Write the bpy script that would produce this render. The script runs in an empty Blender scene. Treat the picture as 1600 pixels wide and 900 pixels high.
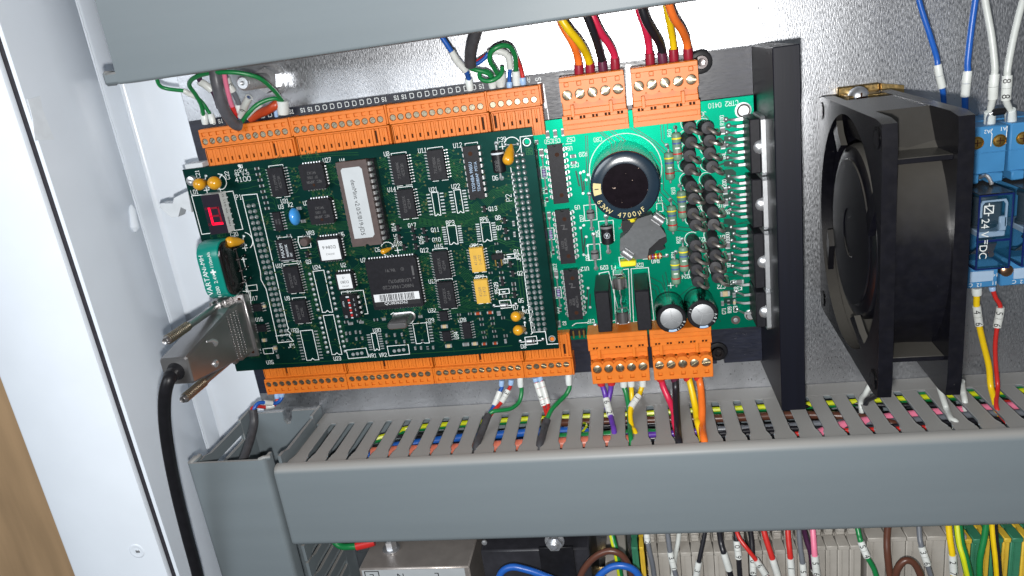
import bpy, bmesh, math, random
from mathutils import Vector, Matrix

# ------------------------------------------------------------------ camera, lamps, exposure
# Every length below is in millimetres (S turns it into metres).  x runs along the controller,
# y up the mounting plate, z out of the plate towards the viewer; z = 0 is the plate's face.
S = 0.001
scene = bpy.context.scene
FPX = 1165.0                                  # focal length in pixels of the 1600 x 900 photograph
CAM = Vector((198.348, 131.917, 336.703))
ROT = Matrix(((0.98206818, -0.13325223, -0.13336391),
              (0.08453596, 0.94355226, -0.32025428),
              (0.16851041, 0.30323749, 0.93789726)))      # world -> camera
cam_data = bpy.data.cameras.new('camera')
cam_data.sensor_width = 36.0
cam_data.lens = 36.0 * FPX / 1600.0
cam_data.clip_start = 0.005
cam_data.clip_end = 50.0
camera = bpy.data.objects.new('camera', cam_data)
scene.collection.objects.link(camera)
mw = ROT.transposed().to_4x4()
mw.translation = CAM * S
camera.matrix_world = mw
scene.camera = camera

world = bpy.data.worlds.new('World')
scene.world = world
world.use_nodes = True
bg = world.node_tree.nodes['Background']
bg.inputs['Color'].default_value = (0.86, 0.93, 1.0, 1)
bg.inputs['Strength'].default_value = 0.10            # room light from the viewer's side

def lamp(name, kind, loc, energy, size, color):
    d = bpy.data.lights.new(name, kind)
    d.energy = energy
    d.color = color
    if kind == 'AREA':
        d.shape = 'DISK'; d.size = size * S
    else:
        d.shadow_soft_size = size * S
    o = bpy.data.objects.new(name, d)
    scene.collection.objects.link(o)
    o.location = Vector(loc) * S
    return o
# the phone's LED flash sits just below and left of its lens
flash = lamp('flash', 'POINT', CAM + Vector((-4, -15, 1)), 5.2, 3.2, (1.0, 0.985, 0.96))

# soft room light from the upper left, behind the viewer
room = lamp('room_light', 'AREA', (-420, 520, 1000), 8.0, 700, (0.90, 0.95, 1.0))
room.rotation_euler = (Vector((100, 40, 0)) - Vector((-420, 520, 1000))).to_track_quat('-Z', 'Y').to_euler()

scene.view_settings.view_transform = 'Standard'
scene.view_settings.look = 'None'
scene.view_settings.exposure = 0.0
scene.view_settings.gamma = 1.0
scene.view_settings.use_curve_mapping = False

# ------------------------------------------------------------------ measuring
RT = ROT.transposed()
def ray(u, v):
    return RT @ Vector(((u - 800) / FPX, -(v - 450) / FPX, -1.0))
def at(u, v, z):
    """a photo measurement (u, v) taken on the plane z mm in front of the mounting plate"""
    d = ray(u, v)
    return CAM + d * ((z - CAM.z) / d.z)
def at_y(u, v, y):
    d = ray(u, v)
    return CAM + d * ((y - CAM.y) / d.y)
def at_x(u, v, x):
    d = ray(u, v)
    return CAM + d * ((x - CAM.x) / d.x)

# ------------------------------------------------------------------ mesh builder
class Mesh:
    def __init__(s):
        s.v = []; s.f = []; s.m = []; s.k = 0
    def add(s, vs, fs):
        n = len(s.v)
        s.v.extend([tuple(p) for p in vs])
        for f in fs:
            s.f.append(tuple(i + n for i in f)); s.m.append(s.k)
        return s
    def mat(s, k):
        s.k = k; return s
    def box(s, x0, x1, y0, y1, z0, z1, c=0.0):
        lo = (min(x0, x1), min(y0, y1), min(z0, z1)); hi = (max(x0, x1), max(y0, y1), max(z0, z1))
        if c <= 0:
            vs = [(x, y, z) for z in (lo[2], hi[2]) for y in (lo[1], hi[1]) for x in (lo[0], hi[0])]
            return s.add(vs, [(0, 2, 3, 1), (4, 5, 7, 6), (0, 1, 5, 4), (2, 6, 7, 3), (0, 4, 6, 2), (1, 3, 7, 5)])
        c = min([c] + [(hi[i] - lo[i]) * 0.49 for i in range(3)])
        vs = []; ix = {}
        for sx in (0, 1):
            for sy in (0, 1):
                for sz in (0, 1):
                    sg = (sx, sy, sz)
                    for a in range(3):
                        p = [0, 0, 0]
                        for i in range(3):
                            ins = 0 if i == a else c
                            p[i] = hi[i] - ins if sg[i] else lo[i] + ins
                        ix[(sg, a)] = len(vs); vs.append(p)
        fs = []
        for a in range(3):
            b, d = (a + 1) % 3, (a + 2) % 3
            for sa in (0, 1):
                q = []
                for sb, sd in ((0, 0), (1, 0), (1, 1), (0, 1)):
                    g = [0, 0, 0]; g[a] = sa; g[b] = sb; g[d] = sd
                    q.append(ix[(tuple(g), a)])
                fs.append(tuple(q if sa else q[::-1]))
            for sb in (0, 1):
                for sd in (0, 1):
                    g0 = [0, 0, 0]; g0[b] = sb; g0[d] = sd; g1 = list(g0); g1[a] = 1
                    g0, g1 = tuple(g0), tuple(g1)
                    fs.append((ix[(g0, b)], ix[(g1, b)], ix[(g1, d)], ix[(g0, d)]))
        for sx in (0, 1):
            for sy in (0, 1):
                for sz in (0, 1):
                    g = (sx, sy, sz)
                    fs.append((ix[(g, 0)], ix[(g, 1)], ix[(g, 2)]))
        return s.add(vs, fs)
    def cbox(s, cx, cy, w, h, z0, z1, c=0.0):
        return s.box(cx - w / 2, cx + w / 2, cy - h / 2, cy + h / 2, z0, z1, c)
    def tbox(s, x0, x1, y0, y1, z0, z1, ins):
        vs = [(x0, y0, z0), (x1, y0, z0), (x1, y1, z0), (x0, y1, z0),
              (x0 + ins, y0 + ins, z1), (x1 - ins, y0 + ins, z1), (x1 - ins, y1 - ins, z1), (x0 + ins, y1 - ins, z1)]
        return s.add(vs, [(3, 2, 1, 0), (4, 5, 6, 7), (0, 1, 5, 4), (1, 2, 6, 5), (2, 3, 7, 6), (3, 0, 4, 7)])
    def prism(s, poly, a, b, axis='z'):
        f = {'z': lambda p, h: (p[0], p[1], h), 'y': lambda p, h: (p[0], h, p[1]), 'x': lambda p, h: (h, p[0], p[1])}[axis]
        n = len(poly)
        vs = [f(p, a) for p in poly] + [f(p, b) for p in poly]
        fs = [tuple(range(n))[::-1], tuple(range(n, 2 * n))] + [(i, (i + 1) % n, n + (i + 1) % n, n + i) for i in range(n)]
        return s.add(vs, fs)
    def lathe(s, p, axis, prof, n=20, caps=True):
        ax = Vector(axis).normalized(); p = Vector(p)
        t = Vector((0, 0, 1)) if abs(ax.z) < 0.9 else Vector((1, 0, 0))
        e1 = ax.cross(t).normalized(); e2 = ax.cross(e1)
        vs = []
        for r, h in prof:
            for i in range(n):
                a = 2 * math.pi * i / n
                vs.append(p + ax * h + (e1 * math.cos(a) + e2 * math.sin(a)) * r)
        fs = []
        for j in range(len(prof) - 1):
            for i in range(n):
                k = (i + 1) % n
                fs.append((j * n + i, j * n + k, (j + 1) * n + k, (j + 1) * n + i))
        if caps:
            fs.append(tuple(range(n))[::-1])
            fs.append(tuple(range((len(prof) - 1) * n, len(prof) * n)))
        return s.add(vs, fs)
    def cyl(s, p, q, r, n=16, r2=None):
        d = Vector(q) - Vector(p)
        return s.lathe(p, d, [(r, 0), (r if r2 is None else r2, d.length)], n)
    def ball(s, p, r, n=14, m=8, sc=(1, 1, 1)):
        prof = [(max(1e-3, math.sin(math.pi * j / m)), -math.cos(math.pi * j / m)) for j in range(m + 1)]
        k = len(s.v)
        s.lathe((0, 0, 0), (0, 0, 1), prof, n)
        for i in range(k, len(s.v)):
            q = s.v[i]
            s.v[i] = (p[0] + q[0] * r * sc[0], p[1] + q[1] * r * sc[1], p[2] + q[2] * r * sc[2])
        return s
    def tube(s, pts, r, n=10, caps=True):
        pts = [Vector(p) for p in pts]; m = len(pts)
        rs = r if isinstance(r, (list, tuple)) else [r] * m
        tg = []
        for i in range(m):
            a = pts[max(0, i - 1)]; b = pts[min(m - 1, i + 1)]
            d = b - a
            tg.append(d.normalized() if d.length > 1e-9 else (tg[-1] if tg else Vector((0, 0, 1))))
        t0 = Vector((0, 0, 1)) if abs(tg[0].z) < 0.9 else Vector((1, 0, 0))
        e = tg[0].cross(t0).normalized()
        vs = []
        for i in range(m):
            e = (e - tg[i] * e.dot(tg[i])).normalized()
            g = tg[i].cross(e)
            for j in range(n):
                a = 2 * math.pi * j / n
                vs.append(pts[i] + (e * math.cos(a) + g * math.sin(a)) * rs[i])
        fs = [(i * n + j, i * n + (j + 1) % n, (i + 1) * n + (j + 1) % n, (i + 1) * n + j) for i in range(m - 1) for j in range(n)]
        if caps:
            fs.append(tuple(range(n))[::-1]); fs.append(tuple(range((m - 1) * n, m * n)))
        return s.add(vs, fs)
    def ribbon(s, pts, wdir, w, t):
        """a flat metal strip: a rectangle w x t swept along pts, its width along wdir"""
        pts = [Vector(p) for p in pts]; wd = Vector(wdir).normalized(); m = len(pts); vs = []
        for i in range(m):
            d = (pts[min(m - 1, i + 1)] - pts[max(0, i - 1)]).normalized()
            nn = d.cross(wd).normalized()
            ww = w[i] if isinstance(w, (list, tuple)) else w
            for a, b in ((-1, -1), (1, -1), (1, 1), (-1, 1)):
                vs.append(pts[i] + wd * (a * ww / 2) + nn * (b * t / 2))
        fs = [(i * 4 + j, i * 4 + (j + 1) % 4, i * 4 + 4 + (j + 1) % 4, i * 4 + 4 + j) for i in range(m - 1) for j in range(4)]
        fs += [(3, 2, 1, 0), tuple(range((m - 1) * 4, m * 4))]
        return s.add(vs, fs)
    def line(s, pts, w, z, closed=False, jit=True):
        """flat print: a stroke of width w through 2-D points on the plane z"""
        pts = [Vector((p[0], p[1])) for p in pts]
        if closed: pts = pts + [pts[0]]
        for i in range(len(pts) - 1):
            a, b = pts[i], pts[i + 1]
            d = b - a
            if d.length < 1e-6: continue
            d.normalize(); nn = Vector((-d.y, d.x)) * (w / 2)
            a = a - d * (w * 0.45); b = b + d * (w * 0.45)
            s._z = (getattr(s, '_z', 0) + 1) % 7
            zz = z + (0.003 * s._z if jit else 0)
            s.add([(a.x - nn.x, a.y - nn.y, zz), (b.x - nn.x, b.y - nn.y, zz), (b.x + nn.x, b.y + nn.y, zz), (a.x + nn.x, a.y + nn.y, zz)], [(0, 1, 2, 3)])
        return s
    def disc(s, x, y, r, z, n=10, r0=0):
        s._z = (getattr(s, '_z', 0) + 1) % 7
        z = z + 0.003 * s._z
        if r0 <= 0:
            return s.add([(x + r * math.cos(2 * math.pi * i / n), y + r * math.sin(2 * math.pi * i / n), z) for i in range(n)], [tuple(range(n))])
        vs = [(x + q * math.cos(2 * math.pi * i / n), y + q * math.sin(2 * math.pi * i / n), z) for q in (r0, r) for i in range(n)]
        return s.add(vs, [(i, (i + 1) % n, n + (i + 1) % n, n + i)[::-1] for i in range(n)])
    def since(s): return len(s.v)
    def xform(s, k, M4):
        for i in range(k, len(s.v)):
            s.v[i] = tuple(M4 @ Vector(s.v[i]))
        return s

# single-stroke lettering, as on circuit boards: grid 4 x 6
GL = {'A': '0004264440 0242', 'B': '00063645443303 3342413000', 'C': '4536160501103041', 'D': '00063645413000', 'E': '46060040 0333',
 'F': '460600 0333', 'G': '45361605011030414323', 'H': '0006 4046 0343', 'I': '2026 1030 1636', 'J': '4641301001', 'K': '0006 460340',
 'L': '060040', 'M': '0006234640', 'N': '00064046', 'O': '100105163645413010', 'P': '00063645443303', 'Q': '100105163645413010 2240',
 'R': '00063645443303 2340', 'S': '453616050413334241301001', 'T': '0646 2620', 'U': '060110304146', 'V': '062046', 'W': '0610233046',
 'X': '0046 0640', 'Y': '062346 2320', 'Z': '06460040', '0': '100105163645413010', '1': '152620 1030', '2': '05163645440040',
 '3': '05163645443313 33424130 301001', '4': '360242 3630', '5': '460603334241301001', '6': '36160501103041423303', '7': '064610',
 '8': '1304051636454433 13020110304142331333', '9': '10304145361605041343', '+': '2125 0343', '-': '0343', '/': '0046', '.': '2021', ' ': ''}
def strokes(M, txt, x, y, h, z, rot=0.0, lw=None, mid=True, wide=0.74):
    """board lettering txt, centred on x, y (or starting there)"""
    lw = lw or h * 0.13
    k = h / 6.0; adv = 5.6 * k * wide
    tw = adv * len(txt) - 1.6 * k * wide
    ca, sa = math.cos(rot), math.sin(rot)
    for i, ch in enumerate(txt):
        for st in GL.get(ch.upper(), '').split():
            pts = []
            for j in range(0, len(st) - 1, 2):
                px = int(st[j]) * k * wide + i * adv - (tw / 2 if mid else 0); py = int(st[j + 1]) * k - (h / 2 if mid else 0)
                pts.append((x + px * ca - py * sa, y + px * sa + py * ca))
            M.line(pts, lw, z)

_tc = {}
def letters(txt):
    """outline lettering in the built-in font: vertices, faces, width, for a text size of 1"""
    if txt not in _tc:
        cu = bpy.data.curves.new('lettering', 'FONT'); cu.body = txt; cu.size = 1.0; cu.resolution_u = 3
        o = bpy.data.objects.new('lettering', cu)
        me = bpy.data.meshes.new_from_object(o)
        vs = [tuple(v.co) for v in me.vertices]; fs = [tuple(p.vertices) for p in me.polygons]
        w = max([v[0] for v in vs] + [0.01])
        _tc[txt] = (vs, fs, w)
        bpy.data.objects.remove(o); bpy.data.curves.remove(cu); bpy.data.meshes.remove(me)
    return _tc[txt]
def print_text(M, txt, p, ex, ey, size, mid=True, sx=1.0):
    """lettering lying in the plane spanned by ex (reading direction) and ey, size = letter size"""
    vs, fs, w = letters(txt)
    p = Vector(p); ex = Vector(ex).normalized(); ey = Vector(ey).normalized()
    ox = w / 2 if mid else 0
    M.add([p + ex * ((a[0] - ox) * size * sx) + ey * ((a[1] - (0.35 if mid else 0)) * size) for a in vs], fs)

# ------------------------------------------------------------------ objects
ORG = {}
COL = scene.collection
def mesh_data(name, M, mats, org=(0, 0, 0), smooth=True, ang=38):
    me = bpy.data.meshes.new(name)
    me.from_pydata([((p[0] - org[0]) * S, (p[1] - org[1]) * S, (p[2] - org[2]) * S) for p in M.v], [], M.f)
    if not isinstance(mats, (list, tuple)): mats = [mats]
    for m in mats: me.materials.append(m)
    if len(mats) > 1: me.polygons.foreach_set('material_index', M.m)
    bm = bmesh.new(); bm.from_mesh(me)
    bmesh.ops.recalc_face_normals(bm, faces=bm.faces)
    bm.to_mesh(me); bm.free()
    if smooth:
        me.polygons.foreach_set('use_smooth', [True] * len(me.polygons))
        me.set_sharp_from_angle(angle=math.radians(ang))
    me.update()
    return me
def part(name, M, mats, parent, smooth=True, label=None, kind=None, ang=38):
    org = ORG.get(parent.name, (0, 0, 0))
    o = bpy.data.objects.new(name, mesh_data(name, M, mats, org, smooth, ang))
    COL.objects.link(o)
    o.parent = parent
    ORG[o.name] = org
    if label: o['label'] = label
    if kind: o['kind'] = kind
    return o
def copy_part(name, me, p, parent, rotz=0.0):
    """one more of a repeated small part, sharing the mesh me"""
    o = bpy.data.objects.new(name, me); COL.objects.link(o); o.parent = parent
    org = ORG.get(parent.name, (0, 0, 0))
    o.location = ((p[0] - org[0]) * S, (p[1] - org[1]) * S, (p[2] - org[2]) * S)
    o.rotation_euler = (0, 0, rotz)
    ORG[o.name] = tuple(p)
    return o
def thing(name, label, cat, loc, group=None):
    o = bpy.data.objects.new(name, None); COL.objects.link(o)
    o.empty_display_size = 0.005
    o.location = Vector(loc) * S
    ORG[o.name] = tuple(loc)
    o['label'] = label; o['category'] = cat
    if group: o['group'] = group
    return o
def solo(name, M, mats, label, cat, loc, group=None, kind=None, smooth=True):
    o = bpy.data.objects.new(name, mesh_data(name, M, mats, loc, smooth)); COL.objects.link(o)
    o.location = Vector(loc) * S
    ORG[o.name] = tuple(loc)
    if label: o['label'] = label
    if cat: o['category'] = cat
    if group: o['group'] = group
    if kind: o['kind'] = kind
    return o

# ------------------------------------------------------------------ materials
def srgb(r, g, b):
    f = lambda c: c / 12.92 if c <= 0.04045 else ((c + 0.055) / 1.055) ** 2.4
    return (f(r / 255), f(g / 255), f(b / 255))
def mat(name, col, rough=0.45, metal=0.0, spec=0.5, coat=0.0, var=0.0, vscale=0.15, bump=0.0, bscale=1.0, stretch=(1, 1, 1),
        rvar=0.0, emit=None, estr=0.0, trans=0.0, ior=1.45, alpha=1.0, specks=None, top_tint=None, aniso=0.0, bdist=0.1):
    """a Principled material with procedural colour variation, grain, specks and a tint on +y faces; scales are per mm"""
    m = bpy.data.materials.new(name); m.use_nodes = True
    nt = m.node_tree; N = nt.nodes; L = nt.links
    b = N['Principled BSDF']
    b.inputs['Base Color'].default_value = (*col, 1)
    b.inputs['Roughness'].default_value = rough
    b.inputs['Metallic'].default_value = metal
    b.inputs['Specular IOR Level'].default_value = spec
    b.inputs['IOR'].default_value = ior
    if coat: b.inputs['Coat Weight'].default_value = coat; b.inputs['Coat Roughness'].default_value = 0.12
    if trans: b.inputs['Transmission Weight'].default_value = trans
    if alpha < 1: b.inputs['Alpha'].default_value = alpha
    if aniso: b.inputs['Anisotropic'].default_value = aniso
    if emit: b.inputs['Emission Color'].default_value = (*emit, 1); b.inputs['Emission Strength'].default_value = estr
    tc = mp = None
    def coords(sc):
        nonlocal tc
        if tc is None: tc = N.new('ShaderNodeTexCoord')
        q = N.new('ShaderNodeMapping'); q.inputs['Scale'].default_value = (sc[0] / S, sc[1] / S, sc[2] / S)
        L.new(tc.outputs['Object'], q.inputs['Vector'])
        return q.outputs['Vector']
    colsock = None
    if var:
        nz = N.new('ShaderNodeTexNoise'); nz.inputs['Scale'].default_value = 1.0; nz.inputs['Detail'].default_value = 4
        L.new(coords((vscale * stretch[0], vscale * stretch[1], vscale * stretch[2])), nz.inputs['Vector'])
        cr = N.new('ShaderNodeMapRange'); cr.inputs['From Min'].default_value = 0.3; cr.inputs['From Max'].default_value = 0.7
        cr.inputs['To Min'].default_value = 1 - var; cr.inputs['To Max'].default_value = 1 + var
        L.new(nz.outputs['Fac'], cr.inputs['Value'])
        mx = N.new('ShaderNodeVectorMath'); mx.operation = 'SCALE'
        mx.inputs[0].default_value = col
        L.new(cr.outputs['Result'], mx.inputs['Scale'])
        colsock = mx.outputs['Vector']
    if specks:                                   # (colour, scale per mm, threshold)
        vz = N.new('ShaderNodeTexNoise'); vz.inputs['Scale'].default_value = 1.0; vz.inputs['Detail'].default_value = 2
        L.new(coords((specks[1],) * 3), vz.inputs['Vector'])
        cr = N.new('ShaderNodeMapRange'); cr.inputs['From Min'].default_value = specks[2]; cr.inputs['From Max'].default_value = specks[2] + 0.03
        L.new(vz.outputs['Fac'], cr.inputs['Value'])
        mx = N.new('ShaderNodeMix'); mx.data_type = 'RGBA'
        L.new(cr.outputs['Result'], mx.inputs['Factor'])
        if colsock: L.new(colsock, mx.inputs['A'])
        else: mx.inputs['A'].default_value = (*col, 1)
        mx.inputs['B'].default_value = (*specks[0], 1)
        colsock = mx.outputs['Result']
    if top_tint:                                     # (colour, amount): tint laid over faces that look up (+y)
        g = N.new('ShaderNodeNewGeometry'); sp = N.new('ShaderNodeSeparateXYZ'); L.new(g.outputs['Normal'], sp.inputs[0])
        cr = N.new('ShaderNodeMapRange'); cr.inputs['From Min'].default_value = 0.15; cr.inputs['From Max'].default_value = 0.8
        cr.inputs['To Max'].default_value = top_tint[1]
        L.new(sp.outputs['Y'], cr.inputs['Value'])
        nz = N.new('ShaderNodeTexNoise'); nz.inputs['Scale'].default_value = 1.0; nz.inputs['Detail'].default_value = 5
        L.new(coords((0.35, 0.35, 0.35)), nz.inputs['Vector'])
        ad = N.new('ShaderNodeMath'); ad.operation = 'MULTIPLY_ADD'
        ad.inputs[1].default_value = top_tint[2]; L.new(nz.outputs['Fac'], ad.inputs[0]); L.new(cr.outputs['Result'], ad.inputs[2])
        sb = N.new('ShaderNodeMath'); sb.operation = 'SUBTRACT'; sb.inputs[1].default_value = top_tint[2] * 0.45; sb.use_clamp = True
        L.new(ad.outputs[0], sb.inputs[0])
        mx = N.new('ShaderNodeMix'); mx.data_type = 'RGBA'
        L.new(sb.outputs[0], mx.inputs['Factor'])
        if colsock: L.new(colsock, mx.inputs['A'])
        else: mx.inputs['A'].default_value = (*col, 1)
        mx.inputs['B'].default_value = (*top_tint[0], 1)
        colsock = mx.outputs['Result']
    if colsock: L.new(colsock, b.inputs['Base Color'])
    if bump:
        nz = N.new('ShaderNodeTexNoise'); nz.inputs['Scale'].default_value = 1.0; nz.inputs['Detail'].default_value = 5
        L.new(coords((bscale * stretch[0], bscale * stretch[1], bscale * stretch[2])), nz.inputs['Vector'])
        bp = N.new('ShaderNodeBump'); bp.inputs['Strength'].default_value = bump; bp.inputs['Distance'].default_value = bdist * S
        L.new(nz.outputs['Fac'], bp.inputs['Height']); L.new(bp.outputs['Normal'], b.inputs['Normal'])
        if rvar:
            cr = N.new('ShaderNodeMapRange'); cr.inputs['From Min'].default_value = 0.3; cr.inputs['From Max'].default_value = 0.7
            cr.inputs['To Min'].default_value = max(0.02, rough - rvar); cr.inputs['To Max'].default_value = rough + rvar
            L.new(nz.outputs['Fac'], cr.inputs['Value']); L.new(cr.outputs['Result'], b.inputs['Roughness'])
    return m

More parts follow.
